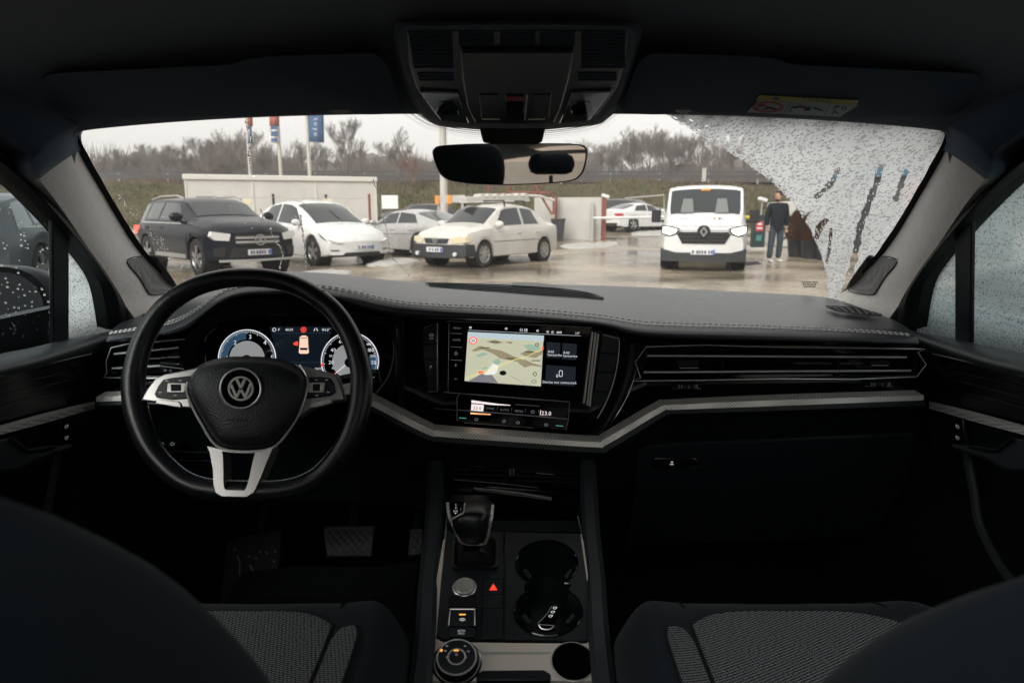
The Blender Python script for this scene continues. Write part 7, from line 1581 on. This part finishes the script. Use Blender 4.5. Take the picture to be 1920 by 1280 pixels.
# ================================================================== YARD
ct = thing('site_container', 'long cream flat-roofed site cabin behind the parked cars', 'container', at(530, 440, 30)); zz = 2.62
A, B = at(352, 400, 29), at(706, 400, 31.5); A.z = B.z = 0; dd = (B-A).normalized(); nb = V((-dd.y, dd.x, 0)); W_ = 2.6
mb = MB(); mb.prism([A, B, B + nb*W_, A + nb*W_], (0, 0, zz)); mb.build('wall', M['container_white'], ct)
mb = MB(); mb.prism([p + V((0, 0, zz+.002)) for p in (A - dd*.08 - nb*.08, B + dd*.08 - nb*.08, B + dd*.08 + nb*(W_+.08), A - dd*.08 + nb*(W_+.08))], (0, 0, .22)); mb.build('roof', M['container_trim'], ct, bevel=.03)
mb = MB()
for k in range(4): p = A.lerp(B, k/3) - nb*.012; mb.box(p + V((0, 0, zz/2)), (.07, .03, zz), Matrix.Rotation(math.atan2(dd.y, dd.x), 3, 'Z'))
mb.build('wall_ribs', M['container_trim'], ct)
mb = MB(); p = A.lerp(B, .12) - nb*.02; mb.box(p + V((0, 0, 1.55)), (1.1, .05, .8), Matrix.Rotation(math.atan2(dd.y, dd.x), 3, 'Z')); mb.build('window', M['pale_glass'], ct)
# slim posts and rope with hung signs before the cabin
for i, (u, v, lab) in enumerate(((512, 366, 'short dark fence post above the roof of the white hatchback'), (611, 367, 'dark fence post in front of the site cabin, middle of three'), (692, 366, 'tall brown post at the right end of the site cabin'))):
    p = at(u, v, 27); mb = MB(); mb.tube([V((p.x, p.y, 0)), p], .05, 8); mb.ball(p, (.06, .06, .06), 8, 5); tag(mb.build('fence_post', M['rust_red' if i == 2 else 'tyre']), lab, 'post', 'posts before the site cabin')
mb = MB(); mb.tube([at(u, v, 26.9) for u, v in ((360, 372), (430, 372), (512, 370), (560, 373), (611, 371), (660, 373), (692, 370))], .012, 5); tag(mb.build('rope', M['galvanised']), 'thin rope strung between the posts before the site cabin', 'rope')
for u, v, lab in ((464, 378, 'small cream sign above the black SUV bonnet'), (615, 378, 'small cream sign hung over the white hatchback roof')):
    mb = MB(); mb.box(at(u, v, 26.8), (.34, .03, .2)); tag(mb.build('hanging_sign', M['lamp_yellowed'], bevel=.01), lab, 'sign', 'small signs on the rope')
# banner poles
for u, uf0, uf1, v1, lab, kind in ((470, 462, 473, 268, 'narrow red and blue banner on the leftmost pole', 0), (527, 504, 523, 268, 'red, white and blue banner on the middle of three poles', 1), (581, 575, 607, 266, 'dark blue banner with white lettering on a tall pole', 2)):
    b_ = at(u, 330, 34); t = thing('banner_pole', lab, 'banner', (b_.x, b_.y, 0), group='banner poles behind the site cabin'); topz = at(u, 150, 34).z
    mb = MB(); mb.tube([V((b_.x, b_.y, 0)), V((b_.x, b_.y, topz))], [.10, .075], 10); mb.build('pole', M['concrete_pole'], t)
    def cloth(va, vb, m_, nm='flag'):
        mb = MB(); rr = []
        for j in range(7):
            f = j/6; row = []
            for i in range(7):
                g = i/6; p = at(uf0 + (uf1-uf0)*g, va + (vb-va)*f, 33.9); row.append(p + V((0, .10*math.sin(g*5 + f*2), -.04*g)))
            rr.append(row)
        mb.loft(rr); return mb.build(nm, M[m_], t, solid=.01)
    if kind == 2:
        fl_ = cloth(150, v1, 'banner_blue'); mb = MB(); pB = Pl(at(591, 240, 33.7), (0, -1, 0))
        for s_, vv in (('o', 252), ('y', 243), ('o', 233), ('t', 224)): ptext(mb, s_, 593, vv, 9, pB, rot=PI/2)
        mb.build('lettering', M['banner_ink'], fl_)
    else:
        cloth(150, 236, 'banner_red'); f2 = cloth(236, v1, 'banner_white' if kind else 'banner_blue')
        if kind:
            mb = MB(); pB = Pl(at(514, 250, 33.6), (0, -1, 0)); mb.prism(pB.px([(507, 236), (521, 236), (521, 243), (507, 243)]), (0, .02, 0)); mb.prism(pB.px([(508, 246), (521, 246), (521, 256), (508, 256)]), (0, .02, 0)); mb.prism(pB.px([(508, 259), (520, 259), (520, 266), (508, 266)]), (0, .02, 0)); mb.build('lettering', M['banner_blue'], f2)
lp = thing('lamp_post', 'pale concrete lamp post rising behind the rear-view mirror', 'lamp post', at(833, 440, 27)); pb_ = at(833, 400, 27)
mb = MB(); mb.tube([V((pb_.x, 27, 0)), V((pb_.x, 27, 9))], [.16, .11], 12); mb.build('pole', M['concrete_pole'], lp); mb = MB(); mb.tube([V((pb_.x, 27, 8.9)), V((pb_.x-.8, 26.5, 9.3)), V((pb_.x-1.6, 26, 9.3))], .05, 6); mb.box((pb_.x-1.8, 25.9, 9.28), (.6, .25, .12)); mb.build('lamp_head', M['galvanised'], lp)
for k, (a, b) in enumerate((((-40, 34, 6.8), (30, 30, 9.6)), ((-60, 40, 9.0), (20, 36, 10.2)), ((-2.4, 27, 8.8), (60, 60, 9.6)))):
    a, b = V(a), V(b); mb = MB(); mb.tube([a.lerp(b, i/16) - V((0, 0, 1.2*4*(i/16)*(1-i/16))) for i in range(17)], .012, 4); tag(mb.build('overhead_wire', M['tyre']), 'thin overhead cable sagging across the pale sky', 'cable', 'overhead cables')
# white boundary wall with red end post
A, B = at(1002, 400, 30.5), at(1128, 400, 30); A.z = B.z = 0; wl = thing('white_wall', 'white concrete panel wall right of the white sedan', 'wall', A)
zt = at(1080, 370, 30).z
mb = MB(); mb.prism([A, B, B + V((0, .15, 0)), A + V((0, .15, 0))], (0, 0, zt)); mb.build('panel', M['concrete_white'], wl, bevel=.01)
mb = MB(); mb.box((B.x+.10, 30, zt/2+.02), (.18, .2, zt+.05)); mb.build('end_post', M['rust_red'], wl); 
mb = MB(); mb.box((A.x + (B.x-A.x)*.32, 30.1, zt/2), (.09, .3, zt+.04)); mb.build('middle_post', M['rust_red'], wl); mb = MB(); mb.box((B.x-.42, 29.9, .85), (.12, .10, 1.7)); mb.build('grey_post', M['galvanised'], wl)
fr = thing('pipe_frame', 'rusty red pipe frame with a slanting brace behind the white sedan', 'frame', at(1020, 400, 29)); mb = MB()
for a, b in (((1035, 402), (1000, 343)), ((950, 360), (1035, 362)), ((1038, 402), (1038, 365)), ((955, 380), (955, 340)), ((915, 362), (920, 330))): mb.tube([at(*a, 29.3), at(*b, 29.3)], .045, 6)
mb.build('pipes', M['rust_red'], fr); mb = MB(); mb.tube(catmull([at(*q, 29.2) for q in ((940, 368), (1005, 367), (1025, 372), (1040, 376))], 4), .05, 6); mb.build('hose', M['concrete_pole'], fr)
bn = at(1046, 440, 29.4); wb_ = thing('wheeled_bin', 'grey wheeled bin against the white wall behind the sedan', 'bin', (bn.x, bn.y, 0)); mb = MB(); mb.capped([[V((bn.x+sx_*w_, bn.y+sy*w_, z)) for sx_, sy in ((-1, -1), (1, -1), (1, 1), (-1, 1))] for z, w_ in ((.06, .2), (.95, .28))]); mb.build('tub', M['bumper_plastic'], wb_, bevel=.02); mb = MB(); mb.box((bn.x, bn.y, .99), (.62, .6, .07)); mb.build('lid', M['bumper_plastic'], wb_, bevel=.02)
br = thing('barrier_arm', 'thin white barrier arm across the entrance beside the white wall', 'barrier', at(1110, 420, 29.6)); mb = MB(); mb.tube([at(1110, 409, 29.6), at(1245, 407, 29.6)], .055, 8); mb.build('arm', M['white_paint'], br); mb = MB(); p = at(1110, 409, 29.6); mb.box((p.x, p.y, p.z/2), (.12, .14, p.z+.1)); mb.build('post', M['galvanised'], br)
mb = MB(); mb.tube([at(1390, 407, 25), at(1412, 408, 25)], .06, 8); tag(mb.build('yellow_rail', M['yellow_plastic']), 'short yellow bar beside the dark totem', 'bar')
gate = thing('wire_gate', 'thin grey gate frame on the slope behind the white saloon', 'gate', at(1200, 400, 42)); mb = MB(); mb.tube([at(1172, 400, 42), at(1172, 372, 42), at(1245, 366, 42), at(1245, 400, 42)], .05, 6); mb.build('frame', M['galvanised'], gate)
for u, v, Y, lab in ((1430, 374, 29, 'white camera lamp on a thin stalk above the totem'), (1135, 368, 30, 'white camera lamp on top of the red end post')):
    p = at(u, v, Y); t = thing('yard_lamp', lab, 'lamp', (p.x, p.y, 0), group='small white yard lamps'); mb = MB(); mb.box(p, (.34, .3, .14), Matrix.Rotation(.3, 3, 'Y')); mb.build('head', M['white_paint'], t, bevel=.03); mb = MB(); mb.tube([V((p.x-.05, p.y+.1, 0)), p], .03, 6); mb.build('stalk', M['galvanised'], t)
# meltwater snow and slush heaps
def heap(pts, lab, h=.12, seed=1, gz=0):
    rnd = random.Random(seed); P = catmull([ground(u, v, gz) for u, v in pts], 3, True); c = sum(P, V((0, 0, 0)))/len(P); mb = MB(); rows = []
    for f, z in ((1, -.01), (.93, .4), (.75, .8), (.45, 1), (.1, .9)): rows.append([c + (p-c)*(f*rnd.uniform(.93, 1.05)) + V((0, 0, z*h*rnd.uniform(.7, 1.2))) for p in P])
    mb.capped(rows); tag(mb.build('snow_patch', M['snow']), lab, 'snow', 'melting snow patches')
heap([(690, 494), (720, 488), (780, 488), (788, 492), (760, 497), (715, 500), (690, 499)], 'slushy snow patch between the white hatchback and the white sedan', .10, 1)
heap([(1050, 462), (1085, 455), (1140, 453), (1180, 455), (1150, 462), (1090, 467)], 'flat snow patch at the foot of the white wall', .08, 2)
heap([(1180, 440), (1215, 433), (1262, 432), (1262, 440), (1215, 443)], 'low snow bank before the white saloon', .18, 3, .2)
heap([(560, 512), (600, 506), (660, 508), (640, 516), (590, 520)], 'thin slush strip under the nose of the white hatchback', .04, 4)
# drain covers
mb = MB(); mb.poly([ground(u, v) + V((0, 0, .006)) for u, v in ((1394, 492), (1420, 490), (1428, 495), (1400, 498))]); tag(mb.build('drain_cover', M['tyre']), 'dark drain cover between the van and the man', 'drain cover')
# totem
p = ground(1421, 468); tt = thing('totem', 'dark green totem with a red and white notice beside the man', 'totem', (p.x, p.y, 0)); zt = at(1421, 403, p.y).z
mb = MB(); mb.box((p.x, p.y+.1, zt/2), (.46, .22, zt)); mb.build('body', M['totem_green'], tt, bevel=.03); mb = MB(); mb.box((p.x, p.y-.012, zt*.68), (.26, .02, .34)); sg = mb.build('notice', M['sign_red'], tt)
mb = MB(); mb.box((p.x, p.y-.026, zt*.74), (.14, .01, .06)); mb.box((p.x, p.y-.026, zt*.62), (.18, .01, .05)); mb.build('notice_marks', M['sign_white'], sg); mb = MB(); mb.box((p.x, p.y-.012, zt*.34), (.18, .02, .20)); mb.build('leaf_sign', M['sign_green'], tt); mb = MB(); mb.box((p.x+.05, p.y+.1, .04), (.9, .6, .08)); mb.build('plinth', M['concrete_pole'], tt)
# potted conifers
for i, (u, vb, vt, Y, lab) in enumerate(((1494, 480, 394, 20.5, 'russet potted conifer nearest the man'), (1520, 486, 400, 19.8, 'russet potted conifer between two others, half behind the raindrops'), (1548, 490, 404, 19.2, 'russet potted conifer farthest from the man, behind the raindrops'))):
    p = at(u, vb, Y); t = thing('potted_conifer', lab, 'potted plant', (p.x, Y, 0), group='potted conifers'); x0 = p.x; zt = at(u, vt, Y).z
    mb = MB(); mb.lathe(V((x0, Y, 0)), V((0, 0, 1)), [(0, 0), (.24, 0), (.30, .5), (.32, .52), (.28, .52), (.26, .46), (0, .46)], 20); mb.build('pot', M['pot_black'], t)
    mb = MB(); mb.tube([V((x0, Y, .4)), V((x0, Y, zt*.8))], .035, 6); mb.build('stem', M['bark'], t)
    rnd = random.Random(40+i); mb = MB()
    for k in range(1500):
        f = rnd.random(); z = .5 + (zt-.5)*f; R = .40*math.sin(min(1, (1-f)*1.5+.1)*PI/2)*(.65+.5*rnd.random()); a = rnd.uniform(0, 2*PI); c = V((x0 + R*math.cos(a), Y + R*math.sin(a), z)); d = V((math.cos(a)*.5, math.sin(a)*.5, .8)).normalized()*rnd.uniform(.06, .13); s_ = V((-math.sin(a), math.cos(a), .2))*rnd.uniform(.02, .04); mb.add([c - s_, c + s_, c + d], [[0, 1, 2]])
    mb.build('foliage', M['cone_brown'], t, smooth=False)
# white tent wall behind the man, station with blue fascia behind the wet glass
tw = thing('white_tent', 'white sheeted shelter behind the man', 'shelter', at(1510, 440, 26)); mb = MB(); A, B = at(1462, 470, 26), at(1600, 470, 25); A.z = B.z = 0
mb.prism([A, B, B + V((.5, 3, 0)), A + V((.5, 3, 0))], (0, 0, at(1500, 378, 26).z)); mb.build('wall', M['concrete_white'], tw, bevel=.05)
st = thing('forecourt_building', 'white building with a blue fascia blurred behind the raindrops', 'building', at(1690, 440, 24)); A, B = at(1575, 470, 23), at(1900, 470, 19); A.z = B.z = 0; z0, z1 = at(1650, 330, 21.5).z, at(1650, 312, 21.5).z; dq = V((1.2, 5, 0))
mb = MB(); mb.prism([A, B, B + dq, A + dq], (0, 0, z0)); mb.build('wall', mat('shop_glass', (.05, .06, .065), .25), st); e = V((-.02, -.25, 0)); mb = MB(); mb.prism([A + e + V((0, 0, z0)), B + e + V((0, 0, z0)), B + dq + V((0, 0, z0)), A + dq + V((0, 0, z0))], (0, 0, z1-z0)); mb.build('fascia', M['fascia_blue'], st)
dn_ = (B-A).normalized(); fn = V((dn_.y, -dn_.x, 0)); RZ = Matrix.Rotation(math.atan2(dn_.y, dn_.x), 3, 'Z')
for u, w_, h0, h1, m_, nm in ((1625, 1.5, 0, 2.2, 'dark_paint', 'door'), (1700, .7, 1.5, 2.3, 'banner_red', 'poster'), (1570, .5, .5, 1.9, 'pale_glass', 'window')):
    f = (at(u, 440, 21.5).x - A.x)/(B.x-A.x); p = A.lerp(B, f) + fn*.03; mb = MB(); mb.box(p + V((0, 0, (h0+h1)/2)), (w_, .05, h1-h0), RZ); mb.build(nm, M[m_], st)
# beyond the right window and behind the car (seen by reflection)
hd_ = thing('teal_truck', 'dim teal truck body beyond the rain-covered right window', 'truck', (8.6, 5.6, 0)); mb = MB(); mb.box((8.8, 6.2, 1.25), (3.0, 5.0, 1.7)); mb.build('body', M['teal_door'], hd_, bevel=.1)
for y in (4.4, 7.8):
    mb = MB(); mb.lathe(V((7.25, y, .45)), V((1, 0, 0)), [(0, 0), (.45, 0), (.45, .3), (0, .3)], 20); mb.build('wheel', M['tyre'], hd_)
bk = thing('sand_wall', 'sandy rendered wall behind the car, seen in the rear-view mirror', 'wall', (-4, -13, 0)); mb = MB(); mb.box((-6, -13, 2.2), (30, .3, 4.4)); mb.build('wall', M['sand_wall'], bk); mb = MB(); mb.box((-6, -13, 4.5), (30.2, .4, .16)); mb.build('coping', M['concrete_white'], bk)
# ================================================================== MAN
mp0 = ground(1452, 491); mx_, my_ = mp0.x, mp0.y
man = thing('person', 'bearded man in a dark jacket, blue jeans and white shoes standing beside the totem', 'person', (mx_, my_, 0), rz=0); MS = (at(1450, 358, my_).z)/1.80
mat('skin', (.42, .23, .16), .55); mat('jacket', (.010, .013, .018), .8, spec=.2, bump=('noise', 18, .5, .02)); mat('jeans', (.034, .050, .070), .85, var=(8, .3)); mat('hair', (.016, .012, .010), .6); mat('shoe', (.72, .71, .68), .5)
def skin(name, verts, edges, radii, m, parent, root=0, sub=1):
    P = [V((mx_ + x*MS, my_ + y*MS, z*MS)) - OFF[parent.name] for x, y, z in verts]
    me = bpy.data.meshes.new(name); me.from_pydata([tuple(p) for p in P], edges, []); o = bpy.data.objects.new(name, me); COL.objects.link(o); o.parent = parent; OFF[o.name] = OFF[parent.name]
    md = o.modifiers.new('skin', 'SKIN'); md.use_smooth_shade = True
    for i, r in enumerate(radii):
        r = r if isinstance(r, tuple) else (r, r); me.skin_vertices[0].data[i].radius = (r[0]*MS, r[1]*MS); me.skin_vertices[0].data[i].use_root = (i == root)
    md2 = o.modifiers.new('sub', 'SUBSURF'); md2.levels = sub; md2.render_levels = sub; me.materials.append(m); return o
# he stands with the weight on one leg, head turned to his right (to the left in the picture)
bv = [(0, 0, .98), (0, .0, 1.15), (0, .01, 1.36), (0, .0, 1.47), (-.01, -.02, 1.535), (.09, 0, .92), (.10, -.02, .52), (.09, .02, .09), (-.10, 0, .92), (-.14, -.05, .50), (-.17, -.06, .09), (.19, .01, 1.43), (.245, .04, 1.15), (.25, .0, .92), (.25, -.02, .84), (-.19, .01, 1.43), (-.245, .03, 1.16), (-.25, -.01, .93), (-.25, -.03, .85)]
be = [(0, 1), (1, 2), (2, 3), (3, 4), (0, 5), (5, 6), (6, 7), (0, 8), (8, 9), (9, 10), (2, 11), (11, 12), (12, 13), (13, 14), (2, 15), (15, 16), (16, 17), (17, 18)]
brd = [(.09, .07), (.12, .09), (.16, .10), .062, .058, .07, .05, .042, .07, .05, .042, .055, .045, .034, (.036, .018), .055, .045, .034, (.036, .018)]
skin('body', bv, be, brd, M['skin'], man)
skin('jacket', [(0, 0, .74), (0, 0, 1.10), (0, .01, 1.36), (0, .0, 1.50), (.20, .01, 1.43), (.25, .04, 1.15), (.255, .0, .90), (-.20, .01, 1.43), (-.25, .03, 1.16), (-.255, -.01, .91)], [(0, 1), (1, 2), (2, 3), (2, 4), (4, 5), (5, 6), (2, 7), (7, 8), (8, 9)], [(.20, .16), (.20, .15), (.21, .15), (.09, .09), .088, .076, .064, .088, .076, .064], M['jacket'], man)
skin('jeans', [(0, 0, .98), (.09, 0, .86), (.10, -.02, .50), (.09, .02, .08), (-.10, 0, .86), (-.14, -.05, .48), (-.17, -.06, .08)], [(0, 1), (1, 2), (2, 3), (0, 4), (4, 5), (5, 6)], [(.13, .11), .115, .088, .080, .115, .088, .080], M['jeans'], man)
for x, y in ((.09, -.02), (-.17, -.10)):
    mb = MB(); rows = []
    for f in range(7):
        t_ = f/6; rows.append([V((mx_ + (x - .02*t_*0 + .045*(1-.25*t_)*math.cos(a))*MS, my_ + (y + .08 - .26*t_)*MS, (.045 + .045*(1-.45*t_)*math.sin(a))*MS)) for a in [2*PI*k/12 for k in range(12)]])
    mb.capped(rows); mb.build('shoe', M['shoe'], man, sub=1)
HR = Matrix.Rotation(math.radians(-52), 3, 'Z'); hc_ = V((-.02, -.03, 1.665))
def hp(p): q = HR @ V(p); return V((mx_, my_, 0)) + (hc_ + q)*MS
mb = MB(); rows = []
for z, w_, f0, f1 in ((-.125, .035, -.03, .062), (-.10, .055, -.055, .092), (-.06, .066, -.085, .098), (-.02, .072, -.095, .096), (.02, .076, -.098, .098), (.06, .074, -.095, .096), (.095, .058, -.075, .075), (.115, .03, -.03, .03)):
    rows.append([hp((w_*math.cos(a), -(f0+f1)/2 + -((f1-f0)/2)*math.sin(a), z)) for a in [2*PI*k/18 for k in range(18)]])
mb.capped(rows); mb.tube([hp((0, -.098, .025)), hp((0, -.122, -.022)), hp((0, -.095, -.03))], [.008, .016, .010], 8); hd2 = mb.build('head', M['skin'], man, sub=1)
for sx_ in (1, -1): mb = MB(); mb.ball(hp((sx_*.03, -.094, .012)), (.010*MS, .008*MS, .006*MS), 8, 5); mb.build('eye', M['hair'], hd2)
mb = MB(); mb.box(hp((0, -.096, -.062)), (.045*MS, .012*MS, .008*MS), HR); mb.build('mouth', M['label_red'], hd2)
for sx_ in (1, -1): mb = MB(); mb.ball(hp((sx_*.078, 0, 0)), (.012*MS, .02*MS, .032*MS), 8, 6, HR); mb.build('ear', M['skin'], hd2)
mb = MB(); mb.ball(hp((0, .022, .045)), (.092*MS, .100*MS, .098*MS), 16, 10, HR); mb.ball(hp((0, -.055, .105)), (.066*MS, .045*MS, .03*MS), 12, 7, HR); mb.ball(hp((0, .085, .0)), (.06*MS, .04*MS, .06*MS), 10, 6); mb.build('hair', M['hair'], man)
mb = MB(); mb.ball(hp((0, -.058, -.095)), (.058*MS, .046*MS, .042*MS), 14, 8, HR); mb.build('beard', M['hair'], man)
for sd in (1, -1):
    w0 = V((.25, -.02, .86)) if sd > 0 else V((-.25, -.03, .87))
    mb = MB()
    for k, (dx, L_) in enumerate(((-.022, .070), (-.008, .082), (.008, .078), (.022, .062))):
        b = w0 + V((dx, -.005, -.035)); mb.tube([V((mx_, my_, 0)) + q*MS for q in (b, b + V((0, -.008, -L_*.5)), b + V((0, -.026, -L_*.92)))], [.0095*MS, .009*MS, .0065*MS], 6)
    b = w0 + V((-.03*sd, -.012, -.0)); mb.tube([V((mx_, my_, 0)) + q*MS for q in (b, b + V((-.014*sd, -.02, -.035)), b + V((-.008*sd, -.03, -.062)))], [.011*MS, .010*MS, .007*MS], 6); mb.build('hand', M['skin'], man)

# barrier boards with orange bands behind the roof load
rbz = thing('road_barrier', 'pale barrier board with two orange bands behind the white sedan windscreen', 'barrier', at(842, 440, 24.5)); a, b = at(816, 374, 24.5), at(872, 372, 24.5)
mb = MB(); mb.prism([a + V((0, 0, -.13)), b + V((0, 0, -.13)), b + V((0, 0, .12)), a + V((0, 0, .12))], (0, .05, 0)); mb.build('board', M['concrete_white'], rbz)
for f in (.06, .48): mb = MB(); p = a.lerp(b, f); mb.box(p + V((0, -.01, -.02)), (.13, .06, .30)); mb.build('orange_band', M['orange_plastic'], rbz)
for f in (.1, .9): mb = MB(); p = a.lerp(b, f); mb.box(V((p.x, p.y+.08, p.z/2)), (.08, .06, p.z)); mb.build('stand', M['galvanised'], rbz)
# winter haze over the yard: one even volume round the scene
mb = MB(); mb.box((0, 40, 10.5), (300, 136, 23.2)); hz_ = mb.build('haze', [], smooth=False)
hm = bpy.data.materials.new('haze'); hm.use_nodes = True; hn = hm.node_tree; hn.nodes.clear(); pv = hn.nodes.new('ShaderNodeVolumePrincipled'); ho = hn.nodes.new('ShaderNodeOutputMaterial')
pv.inputs['Color'].default_value = (.95, .95, .95, 1); pv.inputs['Density'].default_value = .0016; hn.links.new(pv.outputs[0], ho.inputs['Volume']); hz_.data.materials.append(hm); tag(hz_, 'thin grey winter haze over the whole yard', 'haze', kind='stuff')
